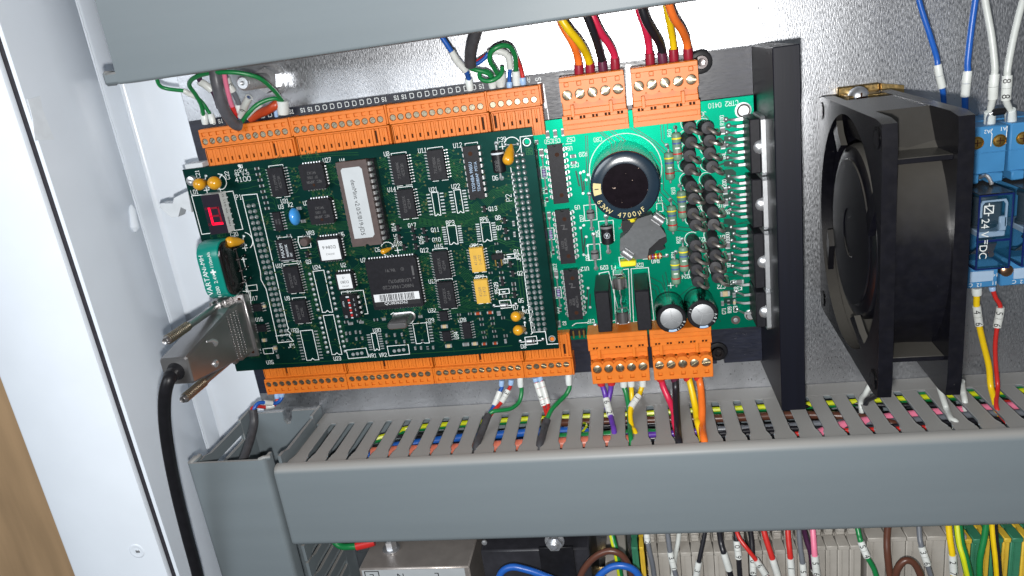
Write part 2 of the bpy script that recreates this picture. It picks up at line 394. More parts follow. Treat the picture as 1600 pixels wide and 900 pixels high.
MT = dict(
 zinc_plate=mat('galvanised_plate', (0.51, 0.525, 0.555), 0.38, 1.0, bump=0.8, bdist=0.10, bscale=1.3, stretch=(1.7, 0.45, 1), rvar=0.12, var=0.20, vscale=0.03),
 white_paint=mat('white_powder_coat', (0.80, 0.86, 0.935), 0.24, 0, 0.5, var=0.025, vscale=0.03, bump=0.12, bscale=0.25),
 wood=mat('pale_wood', (0.50, 0.33, 0.185), 0.45, 0, 0.4, var=0.16, vscale=0.06, stretch=(1, 0.12, 1), bump=0.05, bscale=0.4),
 seal=mat('dark_seal', (0.03, 0.028, 0.035), 0.6, 0, 0.3, var=0.2, vscale=0.3),
 duct=mat('grey_pvc', (0.152, 0.180, 0.196), 0.45, 0, 0.4, var=0.05, vscale=0.03, bump=0.10, bscale=0.9, stretch=(0.15, 2.0, 1), top_tint=((0.29, 0.278, 0.262), 0.8, 0.06)),  # paler and warmer on faces that look up
 orange=mat('orange_nylon', (0.60, 0.150, 0.010), 0.48, 0, 0.65, var=0.06, vscale=0.35, bump=0.10, bscale=1.2),
 dark_hole=mat('dark_recess', (0.035, 0.012, 0.005), 0.7, 0, 0.2, var=0.2, vscale=1),
 brass=mat('dull_brass', (0.34, 0.30, 0.22), 0.38, 1.0, var=0.25, vscale=0.9, bump=0.2, bscale=2.5, rvar=0.1),
 steel=mat('bright_steel', (0.62, 0.63, 0.65), 0.34, 0.85, var=0.10, vscale=0.5, bump=0.12, bscale=1.5, rvar=0.08),
 nickel=mat('nickel_plating', (0.40, 0.39, 0.39), 0.34, 0.95, var=0.06, vscale=0.10),
 tin=mat('tinned_lead', (0.54, 0.55, 0.56), 0.42, 0.9, var=0.15, vscale=1.2, bump=0.1, bscale=3),
 solder=mat('solder', (0.46, 0.50, 0.51), 0.50, 0.85, var=0.2, vscale=1.6, bump=0.2, bscale=2.5),
 gold=mat('gold_plating', (0.55, 0.36, 0.10), 0.35, 1.0, var=0.1, vscale=1),
 anod=mat('black_anodising', (0.010, 0.012, 0.023), 0.40, 0, 0.65, var=0.3, vscale=0.4, bump=0.22, bscale=1.4, stretch=(0.25, 1.6, 1), rvar=0.1, specks=((0.10, 0.10, 0.11), 0.9, 0.78)),
 anod_bar=mat('black_anodised_bar', (0.003, 0.0035, 0.008), 0.42, 0, 0.35, var=0.2, vscale=0.2, bump=0.10, bscale=1.2, stretch=(1.6, 0.06, 1)),
 anod_edge=mat('pale_anodising', (0.30, 0.30, 0.31), 0.4, 0.7, var=0.2, vscale=0.5, bump=0.2, bscale=1.2),
 pcb=mat('dark_green_mask', (0.001, 0.029, 0.024), 0.40, 0.6, 0.2, coat=0.0, var=0.12, vscale=0.12, bump=0.06, bscale=1.0),
 pcb_edge=mat('board_edge', (0.012, 0.085, 0.045), 0.5, 0, 0.4, var=0.1, vscale=0.5),
 trace=mat('masked_copper', (0.020, 0.098, 0.030), 0.38, 0.5, 0.25, var=0.08, vscale=0.3),
 via=mat('via_ring', (0.085, 0.100, 0.030), 0.45, 0.3, 0.5, var=0.15, vscale=1.0),
 via_hole=mat('via_hole', (0.01, 0.025, 0.015), 0.5, 0, 0.4, var=0.1, vscale=1.0),
 pcb2=mat('emerald_mask', (0.0, 0.19, 0.11), 0.44, 0.85, 0.2, coat=0.0, var=0.05, vscale=0.12, bump=0.16, bscale=2.0),
 gap2=mat('bare_laminate_gap', (0.003, 0.035, 0.024), 0.36, 0, 0.5, var=0.1, vscale=0.4),
 silk=mat('white_legend', (0.66, 0.70, 0.70), 0.55, 0, 0.3, var=0.06, vscale=0.8),
 epoxy=mat('black_epoxy', (0.0085, 0.0085, 0.0115), 0.50, 0, 0.3, var=0.25, vscale=0.7, bump=0.30, bscale=3.0, specks=((0.05, 0.05, 0.055), 1.6, 0.80)),
 ceramic=mat('brown_ceramic', (0.075, 0.055, 0.052), 0.55, 0, 0.4, var=0.12, vscale=0.4, bump=0.15, bscale=2.0),
 mark=mat('laser_marking', (0.085, 0.085, 0.088), 0.6, 0, 0.3, var=0.1, vscale=0.8),
 markw=mat('pale_marking', (0.50, 0.54, 0.58), 0.5, 0, 0.3, var=0.08, vscale=0.6),
 paper=mat('white_label', (0.60, 0.62, 0.64), 0.5, 0, 0.4, var=0.03, vscale=0.2, bump=0.05, bscale=0.5),
 diode_black=mat('diode_black', (0.022, 0.022, 0.026), 0.55, 0, 0.5, var=0.25, vscale=0.5, bump=0.15, bscale=1.5),
 hoop=mat('dull_lead', (0.36, 0.33, 0.30), 0.40, 0.85, var=0.15, vscale=0.6),
 tape=mat('clear_tape', (0.80, 0.85, 0.90), 0.15, 0, 0.6, var=0.05, vscale=0.2, bump=0.1, bscale=0.2),
 foil=mat('silver_label', (0.46, 0.49, 0.51), 0.45, 0.25, 0.5, var=0.05, vscale=0.1, bump=0.12, bscale=0.15),
 ink=mat('black_ink', (0.02, 0.02, 0.022), 0.5, 0, 0.3, var=0.1, vscale=1),
 yellow_drop=mat('yellow_epoxy', (0.56, 0.27, 0.012), 0.25, 0, 0.5, coat=0.3, var=0.08, vscale=0.3, bump=0.12, bscale=0.5),
 yellow_chip=mat('mustard_moulding', (0.55, 0.33, 0.05), 0.42, 0, 0.4, var=0.05, vscale=0.4, bump=0.1, bscale=2),
 blue_drop=mat('blue_epoxy', (0.045, 0.25, 0.60), 0.25, 0, 0.5, coat=0.3, var=0.06, vscale=0.4),
 smd=mat('smd_ceramic', (0.15, 0.15, 0.155), 0.5, 0, 0.4, var=0.15, vscale=1),
 smd_tan=mat('tan_ceramic', (0.42, 0.33, 0.20), 0.5, 0, 0.4, var=0.1, vscale=0.8),
 smd_black=mat('smd_resistor_body', (0.02, 0.02, 0.022), 0.4, 0, 0.4, var=0.1, vscale=0.8),
 teal=mat('teal_sleeve', (0.0, 0.19, 0.150), 0.32, 0, 0.5, coat=0.2, var=0.04, vscale=0.2, bump=0.05, bscale=0.4),
 dark_metal=mat('blackened_nickel', (0.13, 0.115, 0.115), 0.22, 1.0, var=0.12, vscale=0.2, bump=0.04, bscale=0.3),
 led_face=mat('smoked_display', (0.010, 0.006, 0.014), 0.35, 0, 0.5, var=0.1, vscale=0.3),
 led_on=mat('lit_segment', (0.5, 0.0, 0.02), 0.4, 0, 0.3, emit=(1.0, 0.004, 0.035), estr=1.15, var=0.05, vscale=1),
 led_off=mat('unlit_segment', (0.16, 0.005, 0.015), 0.4, 0, 0.3, emit=(1.0, 0.0, 0.03), estr=0.05, var=0.05, vscale=1),
 white_plastic=mat('white_plastic', (0.62, 0.63, 0.62), 0.4, 0, 0.45, var=0.05, vscale=0.4, bump=0.06, bscale=0.8),
 grey_plastic=mat('pale_grey_plastic', (0.52, 0.55, 0.58), 0.42, 0, 0.45, var=0.05, vscale=0.2),
 black_plastic=mat('black_plastic', (0.008, 0.008, 0.010), 0.42, 0, 0.35, var=0.2, vscale=0.3, bump=0.1, bscale=1.0),
 fan_black=mat('dusty_black_plastic', (0.003, 0.003, 0.005), 0.27, 0, 0.45, var=0.25, vscale=0.3, bump=0.12, bscale=0.8, specks=((0.16, 0.15, 0.14), 0.9, 0.80), top_tint=((0.070, 0.066, 0.058), 0.75, 0.10)),
 cap_sleeve=mat('dark_green_sleeve', (0.006, 0.012, 0.013), 0.20, 0, 0.5, coat=0.2, var=0.2, vscale=0.15),
 cap_rim=mat('navy_sleeve', (0.010, 0.022, 0.036), 0.20, 0, 0.6, coat=0.5, var=0.1, vscale=0.2),
 cap_disc=mat('phenolic_disc', (0.006, 0.004, 0.006), 0.14, 0, 0.25, var=0.2, vscale=0.4, specks=((0.32, 0.24, 0.2), 0.55, 0.74)),
 cap_gold=mat('gold_print', (0.52, 0.44, 0.20), 0.45, 0, 0.4, var=0.05, vscale=0.5),
 alu=mat('plain_aluminium', (0.44, 0.455, 0.47), 0.46, 0.85, var=0.08, vscale=0.3, bump=0.2, bscale=1.3),
 pale_blue=mat('pale_blue_print', (0.33, 0.45, 0.60), 0.45, 0, 0.4, var=0.04, vscale=0.5),
 res_green=mat('resistor_green', (0.135, 0.235, 0.165), 0.42, 0, 0.4, var=0.08, vscale=0.5, bump=0.1, bscale=1.5),
 res_red=mat('resistor_brown', (0.30, 0.045, 0.015), 0.3, 0, 0.5, coat=0.3, var=0.1, vscale=0.5),
 band_yellow=mat('yellow_band', (0.70, 0.60, 0.02), 0.4, var=0.05), band_blue=mat('blue_band', (0.05, 0.09, 0.28), 0.4, var=0.05),
 band_white=mat('white_band', (0.7, 0.72, 0.7), 0.4, var=0.05), band_red=mat('red_band', (0.42, 0.02, 0.02), 0.4, var=0.05),
 band_violet=mat('violet_band', (0.10, 0.03, 0.22), 0.4, var=0.05),
 mlf=mat('pale_violet_body', (0.35, 0.36, 0.50), 0.4, var=0.1, vscale=0.6),
 ferrite=mat('grey_ferrite', (0.085, 0.090, 0.095), 0.55, 0, 0.4, var=0.12, vscale=0.5, bump=0.35, bscale=2.2, specks=((0.22, 0.22, 0.22), 1.4, 0.76)),
 glass=mat('clear_glass', (0.01, 0.015, 0.015), 0.04, 0, 0.8, alpha=0.14),
 relay_cover=mat('smoky_blue_cover', (0.012, 0.09, 0.17), 0.06, 0, 0.6, alpha=0.22),
 relay_blue=mat('socket_blue', (0.045, 0.195, 0.41), 0.42, 0, 0.45, var=0.05, vscale=0.2, bump=0.06, bscale=0.8),
 relay_edge=mat('navy_edge', (0.004, 0.012, 0.09), 0.3, 0, 0.5, var=0.1, vscale=0.3),
 coil=mat('coil_tape', (0.03, 0.035, 0.04), 0.5, var=0.15, vscale=0.6),
 copper=mat('bronze_spring', (0.45, 0.26, 0.16), 0.3, 1.0, var=0.1, vscale=0.6),
 passivated=mat('yellow_passivated', (0.40, 0.28, 0.12), 0.40, 1.0, var=0.35, vscale=0.12, bump=0.15, bscale=1.0, rvar=0.1),
 terminal=mat('beige_polyamide', (0.325, 0.305, 0.275), 0.48, 0, 0.4, var=0.05, vscale=0.2, bump=0.05, bscale=0.8),
 earth_green=mat('earth_green', (0.035, 0.17, 0.095), 0.45, 0, 0.4, var=0.06, vscale=0.3), earth_yellow=mat('earth_yellow', (0.60, 0.40, 0.04), 0.45, 0, 0.4, var=0.06, vscale=0.3),
 filter_metal=mat('filter_case', (0.33, 0.30, 0.28), 0.38, 0.55, var=0.12, vscale=0.1, bump=0.12, bscale=0.5, rvar=0.08, specks=((0.02, 0.02, 0.02), 0.35, 0.74)),
 psu_black=mat('dark_case', (0.022, 0.022, 0.027), 0.38, 0, 0.5, var=0.2, vscale=0.2, bump=0.08, bscale=0.8, specks=((0.4, 0.4, 0.4), 0.45, 0.79)),
 shrink=mat('dark_heat_shrink', (0.045, 0.045, 0.050), 0.42, 0, 0.4, var=0.2, vscale=0.4, bump=0.25, bscale=0.5),
 shrink_grey=mat('grey_heat_shrink', (0.075, 0.075, 0.085), 0.40, 0, 0.45, var=0.15, vscale=0.4, bump=0.3, bscale=0.4),
)
WC = {}
def wire_mat(c):
    if c not in WC:
        col = {'green': (0.008, 0.165, 0.045), 'blue': (0.012, 0.085, 0.36), 'red': (0.46, 0.022, 0.018), 'crimson': (0.52, 0.018, 0.06), 'yellow': (0.68, 0.46, 0.006),
               'orange': (0.72, 0.15, 0.022), 'black': (0.012, 0.012, 0.016), 'white': (0.48, 0.50, 0.48), 'purple': (0.10, 0.035, 0.30), 'pink': (0.66, 0.17, 0.27),
               'grey': (0.12, 0.13, 0.15), 'brown': (0.085, 0.032, 0.020), 'salmon': (0.50, 0.14, 0.09), 'plum': (0.045, 0.012, 0.04),
               'ferrule_white': (0.60, 0.64, 0.63), 'ferrule_maroon': (0.25, 0.012, 0.028), 'ferrule_red': (0.50, 0.022, 0.02), 'ferrule_blue': (0.30, 0.45, 0.68),
               'ferrule_plum': (0.10, 0.018, 0.045), 'sleeve': (0.56, 0.58, 0.56), 'rust': (0.42, 0.055, 0.018), 'lime': (0.50, 0.55, 0.01)}[c]
        WC[c] = mat(c + '_insulation', col, 0.34, 0, 0.5, var=0.05, vscale=0.4, bump=0.05, bscale=0.6)
    return WC[c]
# ------------------------------------------------------------------ the setting: plate, cabinet, wood behind
M = Mesh(); M.box(-5.7, 560, -330, 330, -2.0, 0.0, 0.35)
solo('mounting_plate', M, MT['zinc_plate'], 'galvanised steel mounting plate that carries the controller and wire ducts', None, (0, 0, 0), kind='structure')
M = Mesh(); M.box(-700, 400, -700, 700, -125, -120)
solo('wooden_floor', M, MT['wood'], 'pale wooden floor showing past the cabinet frame at lower left', None, (0, 0, -120), kind='structure')

cab = thing('cabinet', 'white powder coated steel cabinet around the mounting plate', 'cabinet', (-54, 0, -30))
def extrude_y(prof, y0=-330, y1=330):
    M = Mesh(); n = len(prof)
    vs = [(p[0], y0, p[1]) for p in prof] + [(p[0], y1, p[1]) for p in prof]
    M.add(vs, [tuple(range(n))[::-1], tuple(range(n, 2 * n))] + [(i, (i + 1) % n, n + (i + 1) % n, n + i) for i in range(n)])
    return M
part('back_panel', extrude_y([(-60, -32), (40, -32), (40, -30), (-52, -30), (-54, -29.2), (-55, -27.5), (-57, -27.5)]), MT['white_paint'], cab)
part('corner_fold', extrude_y([(-57, -27.5), (-54.4, -27.5), (-53.9, -25), (-53.9, -15.6), (-54.1, -14), (-55.2, -12.6), (-57, -12)]), MT['white_paint'], cab)
part('side_wall', extrude_y([(-58, -12), (-54.2, -11.8), (-52.6, -10), (-50.6, 20), (-50.1, 43.2), (-52, 43.2), (-58, 20)]), MT['white_paint'], cab)
# seam of weld and paint along the fold
M = Mesh(); rr = random.Random(5)
pts = [(-53.9 + rr.uniform(-0.15, 0.15), y, -12.2 + rr.uniform(-0.2, 0.2)) for y in range(-200, 260, 3)]
M.tube(pts, [0.55 + rr.uniform(-0.25, 0.35) for _ in pts], 7)
part('paint_seam', M, MT['white_paint'], cab)
p0 = at_x(205, 320, -51.8); p1 = at_x(211, 362, -51.6)
M = Mesh(); M.tube([p0, p0.lerp(p1, 0.2), p0.lerp(p1, 0.5), p0.lerp(p1, 0.85), p1], [0.6, 2.0, 2.0, 2.6, 0.8], 12)
part('paint_run', M, MT['white_paint'], cab)
# door frame beyond the dark gap
part('door_seal', extrude_y([(-56, 30), (-50.3, 42.4), (-50.8, 43.2), (-54.6, 43.0), (-60, 30)]), MT['seal'], cab)
part('door_frame', extrude_y([(-60, 20), (-54.7, 42.0), (-54.5, 44.4), (-54.9, 45.5), (-56.0, 46.0), (-107.6, 46.0), (-109.0, 45.4), (-109.6, 43.8), (-109.6, -20), (-104, -20), (-104, 20)]), MT['white_paint'], cab)
q = at(214, 861, 46)
M = Mesh(); M.lathe((q.x, q.y, 45.9), (0, 0, 1), [(4.4, 0), (4.0, 0.35), (3.2, 0.45), (2.4, 0.15), (1.6, 0.3), (0.5, 0.3)], 24); M.mat(1); M.box(q.x - 0.6, q.x + 1.7, q.y - 0.9, q.y + 0.7, 46.1, 46.35, 0.1)
part('screw', M, [MT['white_paint'], MT['steel']], cab)
# torn tape left on the wall beside the frame
p = [at_x(u, v, -50.0) for u, v in ((42, 155), (62, 150), (66, 172), (84, 218), (54, 220), (50, 186))]
M = Mesh(); M.add([(a.x + 0.35, a.y, a.z) for a in p] + [(a.x + 0.1, a.y, a.z) for a in p], [(0, 1, 2, 3, 4, 5), (11, 10, 9, 8, 7, 6)] + [(i, (i + 1) % 6, 6 + (i + 1) % 6, 6 + i) for i in range(6)])
solo('tape_scrap', M, MT['tape'], 'torn scrap of clear tape stuck to the white wall beside the dark gap', 'tape', tuple(p[0]))

# ------------------------------------------------------------------ slotted wire ducts
def finger_poly(c, w=5.9, z0=12.0, z1=50.6):
    """one finger of a slotted wall seen square on: (along, z)"""
    h = w / 2; hw = 4.45
    return [(c - h, z0), (c + h, z0), (c + h, 41.6), (c + hw - 0.5, 45.2), (c + hw, 46.2), (c + hw, z1), (c - hw, z1), (c - hw, 46.2), (c - hw + 0.5, 45.2), (c - h, 41.6)]
def slot_fillets(c, z0=12.0, s=1.9):
    return None
def slotted_wall(par, a0, a1, first, cross, axis, thick=1.5, sign=1, top=50.6):
    """base strip plus one finger per 10 mm; 'along' runs a0..a1, wall stands at cross"""
    M = Mesh()
    def bx(M, a, b, z0, z1, c=0.25):
        if axis == 'y': M.box(a, b, cross, cross + sign * thick, z0, z1, c)
        else: M.box(cross, cross + sign * thick, a, b, z0, z1, c)
    bx(M, a0, a1, 0.3, 12.0)
    # rounded slot feet
    part('wall_base', M, MT['duct'], par)
    x = first; proto = None
    while x < a1 - 3.2:
        if x - 4.4 > a0:
            M = Mesh()
            poly = finger_poly(0)
            if axis == 'y': M.prism(poly, 0, sign * thick, 'y')
            else: M.prism(poly, 0, sign * thick, 'x')
            # thickened rim round the finger, on the face that looks outwards
            if proto is None:
                proto = mesh_data('finger', M, MT['duct'])
            p = (x, cross, 0) if axis == 'y' else (cross, x, 0)
            copy_part('finger', proto, p, par)
        x += 10.0
    # foot rims of the slots
    M = Mesh(); x = first + 5.0
    while x < a1 - 3:
        if x > a0 + 2:
            pts = [(x - 1.0, 44.8), (x - 2.0, 41.6), (x - 2.05, 30), (x - 2.05, 14.2), (x - 1.75, 12.9), (x - 1.1, 12.25), (x + 1.1, 12.25), (x + 1.75, 12.9), (x + 2.05, 14.2), (x + 2.05, 30), (x + 2.0, 41.6), (x + 1.0, 44.8)]
            if axis == 'y': M.tube([(p[0], cross + sign * 0.22, p[1]) for p in pts], 0.36, 7)
            else: M.tube([(cross + sign * 0.22, p[0], p[1]) for p in pts], 0.36, 7)
        x += 10.0
    part('slot_rim', M, MT['duct'], par)

bd = thing('wire_duct', 'long grey slotted wire duct below the controller, its cover on', 'wire duct', (28, -57, 0))
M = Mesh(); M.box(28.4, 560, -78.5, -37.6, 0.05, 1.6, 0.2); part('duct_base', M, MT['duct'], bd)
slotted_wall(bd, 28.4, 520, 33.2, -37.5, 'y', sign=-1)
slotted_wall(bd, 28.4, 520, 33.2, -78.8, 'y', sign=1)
def cover_profile(y_top, y_bot, zt, r=2.6, lip=4.5):
    o = []
    for k in range(7):
        a = math.pi / 2 * k / 6
        o.append((y_top - r + r * math.cos(a) if False else y_top - r * (1 - math.cos(a)), zt - r + r * math.sin(a)))
    return o
def cover_x(x0, x1, y_hi, y_lo, zt, r=3.0, lip=5.0, t=1.4):
    """duct cover running along x: outside profile then inside"""
    out = [(y_hi, zt - r - lip)] + [(y_hi - r + r * math.cos(math.pi / 2 * k / 5), zt - r + r * math.sin(math.pi / 2 * k / 5)) for k in range(6)]
    out += [(y_lo + r - r * math.sin(math.pi / 2 * k / 5), zt - r + r * math.cos(math.pi / 2 * k / 5)) for k in range(6)] + [(y_lo, zt - r - lip)]
    inn = [(y_lo + t, zt - r - lip), (y_lo + t, zt - t), (y_hi - t, zt - t), (y_hi - t, zt - r - lip)]
    M = Mesh(); M.prism(out + inn, x0, x1, 'x'); return M
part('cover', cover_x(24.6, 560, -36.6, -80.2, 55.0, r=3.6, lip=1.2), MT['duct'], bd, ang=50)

td = thing('wire_duct', 'grey wire duct above the controller with smooth closed cover', 'wire duct', (2, 160, 0))
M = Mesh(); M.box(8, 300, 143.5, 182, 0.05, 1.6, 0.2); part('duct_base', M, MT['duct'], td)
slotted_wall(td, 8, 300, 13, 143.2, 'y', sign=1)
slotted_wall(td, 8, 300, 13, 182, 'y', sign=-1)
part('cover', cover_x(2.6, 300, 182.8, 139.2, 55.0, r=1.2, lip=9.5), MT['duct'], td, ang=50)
# little latch tongue at its open end
q = at(176, 122, 48)
M = Mesh(); M.box(q.x - 3.0, q.x + 6, q.y - 2.5, q.y + 2.2, 44, 50, 0.9); M.box(q.x - 3.6, q.x - 0.8, q.y - 2.9, q.y + 3.0, 43, 49.5, 1.0)
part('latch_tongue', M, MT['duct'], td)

ld = thing('wire_duct', 'short upright grey wire duct with open end at lower left corner', 'wire duct', (7, -100, 0))
M = Mesh()
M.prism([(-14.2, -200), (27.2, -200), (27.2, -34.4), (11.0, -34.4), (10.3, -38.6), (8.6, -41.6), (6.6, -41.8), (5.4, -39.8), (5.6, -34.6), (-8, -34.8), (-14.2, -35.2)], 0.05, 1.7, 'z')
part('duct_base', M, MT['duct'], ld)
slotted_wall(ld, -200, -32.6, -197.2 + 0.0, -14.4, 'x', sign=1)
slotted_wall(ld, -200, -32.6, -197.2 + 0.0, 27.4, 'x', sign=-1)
def cover_y(y0, y1, x0, x1, zt, r=2.4, lip=5.0, t=1.4):
    out = [(x0, zt - r - lip)] + [(x0 + r - r * math.cos(math.pi / 2 * k / 5), zt - r + r * math.sin(math.pi / 2 * k / 5)) for k in range(6)]
    out += [(x1 - r + r * math.sin(math.pi / 2 * k / 5), zt - r + r * math.cos(math.pi / 2 * k / 5)) for k in range(6)] + [(x1, zt - r - lip)]
    inn = [(x1 - t, zt - r - lip), (x1 - t, zt - t), (x0 + t, zt - t), (x0 + t, zt - r - lip)]
    M = Mesh(); M.prism([(p[0], p[1]) for p in out + inn], y0, y1, 'y'); return M
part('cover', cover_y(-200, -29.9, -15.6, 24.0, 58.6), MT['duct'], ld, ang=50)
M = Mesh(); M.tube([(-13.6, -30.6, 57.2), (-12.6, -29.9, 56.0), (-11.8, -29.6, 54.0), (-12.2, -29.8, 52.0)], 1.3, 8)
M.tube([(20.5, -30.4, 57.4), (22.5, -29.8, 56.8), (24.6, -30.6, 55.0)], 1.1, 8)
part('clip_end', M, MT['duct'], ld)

# ------------------------------------------------------------------ wires lying inside the duct, glimpsed through its slots
def smooth(pts, n=7):
    P = [Vector(p) for p in pts]
    if len(P) < 3: 
        return [P[0].lerp(P[-1], i / n) for i in range(n + 1)]
    P = [P[0] * 2 - P[1]] + P + [P[-1] * 2 - P[-2]]
    out = []
    for i in range(1, len(P) - 2):
        a, b, c, d = P[i - 1], P[i], P[i + 1], P[i + 2]
        for k in range(n):
            t = k / n
            out.append(0.5 * ((2 * b) + (c - a) * t + (2 * a - 5 * b + 4 * c - d) * t * t + (3 * b - a - 3 * c + d) * t ** 3))
    out.append(P[-2]); return out
def duct_wire(label, color, pts, r, stripe=None):
    pts = smooth(pts, 8)
    M = Mesh(); M.tube(pts, r, 10)
    mats = [wire_mat(color)]
    if stripe:
        t = thing('duct_wire', label, 'wire', tuple(pts[0]), group='wires lying inside the duct')
        part('insulation', M, mats[0], t)
        M = Mesh(); M.tube([p + Vector((0, r * 0.45, r * 0.35)) for p in pts], r * 0.72, 8)
        part('stripe', M, wire_mat(stripe), t)
    else:
        solo('duct_wire', M, mats[0], label, 'wire', tuple(pts[0]), group='wires lying inside the duct')
def wav(x0, x1, y, z, dy=1.0, dz=1.0, n=9, seed=1):
    r = random.Random(seed)
    return [(x0 + (x1 - x0) * i / (n - 1), y + r.uniform(-dy, dy), z + r.uniform(-dz, dz)) for i in range(n)]
YD = -42.0
duct_wire('green and yellow striped earth wire running the length of the slotted duct', 'green', [(62, YD, 24), (72, YD, 19)] + wav(82, 470, YD, 12.5, 0.5, 0.7, 9, 1), 1.8, 'lime')
duct_wire('second green and yellow striped wire, seen in the duct slots right of the heat sink', 'green', wav(186, 480, -44.5, 8.0, 0.8, 0.8, 9, 2), 1.7, 'lime')
duct_wire('bright blue wire in the duct slots under the orange plugs', 'blue', [(60, YD - 3, 40), (70, YD, 33), (84, YD, 29), (105, YD, 26), (130, YD, 24.5), (152, YD, 24), (168, YD - 1, 25), (180, -48, 26)], 2.0)
duct_wire('salmon pink wire just under the duct cover edge', 'salmon', wav(66, 196, -41.6, 37.0, 0.3, 0.5, 8, 4), 2.9)
duct_wire('brown wire in the duct slots below the heat sink', 'brown', [(146, YD, 15), (165, YD, 17), (190, YD, 18), (230, YD, 20.5), (262, YD, 21), (285, YD, 25), (297, YD, 31), (315, -46, 38)], 1.9)
duct_wire('black wire lying low in the duct along the slots', 'black', wav(60, 300, -43.0, 19.5, 0.5, 0.6, 8, 6), 0.9)
duct_wire('thick black wire lying deep in the duct', 'black', wav(60, 480, -44.0, 31, 0.8, 0.8, 9, 7), 2.0)
duct_wire('pink wire in the duct slots beneath the fan', 'pink', [(262, -44, 40), (276, YD, 34), (290, YD, 30), (305, YD, 27), (330, YD, 25), (352, YD, 23.5), (380, YD, 22)], 2.1)
duct_wire('grey wire in the duct slots beneath the fan', 'grey', wav(268, 430, YD, 30, 0.4, 1.0, 8, 9), 1.5)
duct_wire('dark green wire low in the duct between the orange plug wires', 'green', wav(150, 206, YD, 30.5, 0.4, 0.6, 6, 10), 2.0)
duct_wire('black wire slanting across the duct slots near the heat sink', 'black', [(215, YD, 14), (240, YD, 11), (262, YD, 15), (280, YD, 10), (300, YD, 16), (330, YD, 20)], 1.1)
duct_wire('thin black wire across the duct slots below the fan', 'black', wav(225, 430, YD, 34, 0.4, 1.4, 9, 12), 1.1)
duct_wire('grey wire deep in the duct left of the heat sink', 'grey', wav(205, 300, -43.5, 28, 0.4, 1.2, 7, 18), 1.5)
duct_wire('purple wire low in the duct near the brown wire', 'purple', wav(186, 226, YD, 32, 0.3, 0.6, 6, 13), 1.5)
duct_wire('red wire low in the duct slots between fan and relays', 'red', wav(252, 312, -42.6, 36, 0.3, 0.8, 6, 14), 1.0)
duct_wire('red wire in the last duct slots under the relays', 'red', wav(345, 430, YD, 22, 0.4, 0.8, 6, 15), 1.6)
duct_wire('green wire in the last duct slots under the relays', 'green', wav(318, 430, -41.4, 9.5, 0.3, 0.8, 6, 16), 2.1)
duct_wire('thin white wire crossing the duct slots right of the purple wires', 'white', wav(196, 262, -42.4, 10, 0.3, 2.4, 9, 17), 0.6)
duct_wire('thin green and yellow wire bending down behind a duct slot', 'green', [(164, -43, 15), (168, -41.5, 21), (166, -42, 27), (160, -44, 32)], 0.9, 'lime')
# ------------------------------------------------------------------ carrier plate and heat sink
car = thing('carrier_plate', 'black anodised plate that carries the green circuit boards', 'carrier plate', (0, 50, 0))
M = Mesh()
M.prism([(-0.5, -20), (230.6, -20), (230.8, -19.6), (230.8, -13.4), (234.2, -12.2), (234.2, -20), (251.2, -20), (251.2, 120), (233.2, 120), (232.6, 117), (228.4, 117), (228.2, 120), (-0.5, 120)], 2.0, 8.0, 'z')
part('plate', M, MT['anod'], car, smooth=False)
M = Mesh(); rr = random.Random(3)
LET = {0: 'S1', 1: 'S1', 2: 'D', 3: 'O', 11: 'S1'}
for x0 in (12.0, 56.1, 100.3):
    for k in range(12):
        t = LET.get(k, 'D')
        if x0 == 12.0 and k == 0: t = 'S'
        strokes(M, t, x0 + k * 3.5 - 0.3, 118.2, 2.0 if len(t) == 1 else 1.7, 8.03, 0, 0.26, wide=1.25 if len(t) == 1 else 0.8)
strokes(M, 'S', 163.2, 118.0, 2.2, 8.03, math.pi / 2, 0.28); strokes(M, 'A', 159.2, 118.2, 2.0, 8.03, math.pi, 0.26); strokes(M, 'S', 181, 119.0, 1.8, 8.03, math.pi, 0.24)
part('printed_legend', M, MT['silk'], car, smooth=False)
for e, w in (((848, 133, 853, 167), 1.1), ((855, 170, 858, 190), 0.35), ((843, 131, 846, 172), 1.6), ((982, 105, 984, 160), 2.3)):
    a, b = at(e[0], e[1], 8), at(e[2], e[3], 8)
    M = Mesh(); M.line([(a.x, a.y), (b.x, b.y)], w, 8.03); part('pale_strip', M, MT['anod_edge'], car, smooth=False)  # silver scratches by the short plug, a pale strip between the large ones
M = Mesh()
for i in range(7):
    a = at(rr.uniform(1136, 1180), rr.uniform(520, 560), 8); M.line([(a.x, a.y), (a.x + rr.uniform(-1, 1), a.y + rr.uniform(0, .8))], 0.05, 8.03)
part('fine_scratches', M, MT['anod_edge'], car, smooth=False, kind='stuff')
hs = thing('heat_sink', 'tall black anodised heat sink bar beside the green power board', 'heat sink', (256, 48, 0))
M = Mesh(); M.box(251.3, 260.7, -23.3, 120, 0.4, 51.0, 0.3); part('bar', M, MT['anod_bar'], hs, smooth=False)
M = Mesh()
a, b, c = at_x(1188, 514, 251.2), at_x(1186, 538, 251.2), at_x(1190, 557, 251.2)
M.prism([(a.y, a.z), (b.y, b.z - 0.6), (c.y, c.z), (b.y, b.z + 3.2)], 250.9, 251.32, 'x')
part('milled_notch', M, MT['alu'], hs, smooth=False)
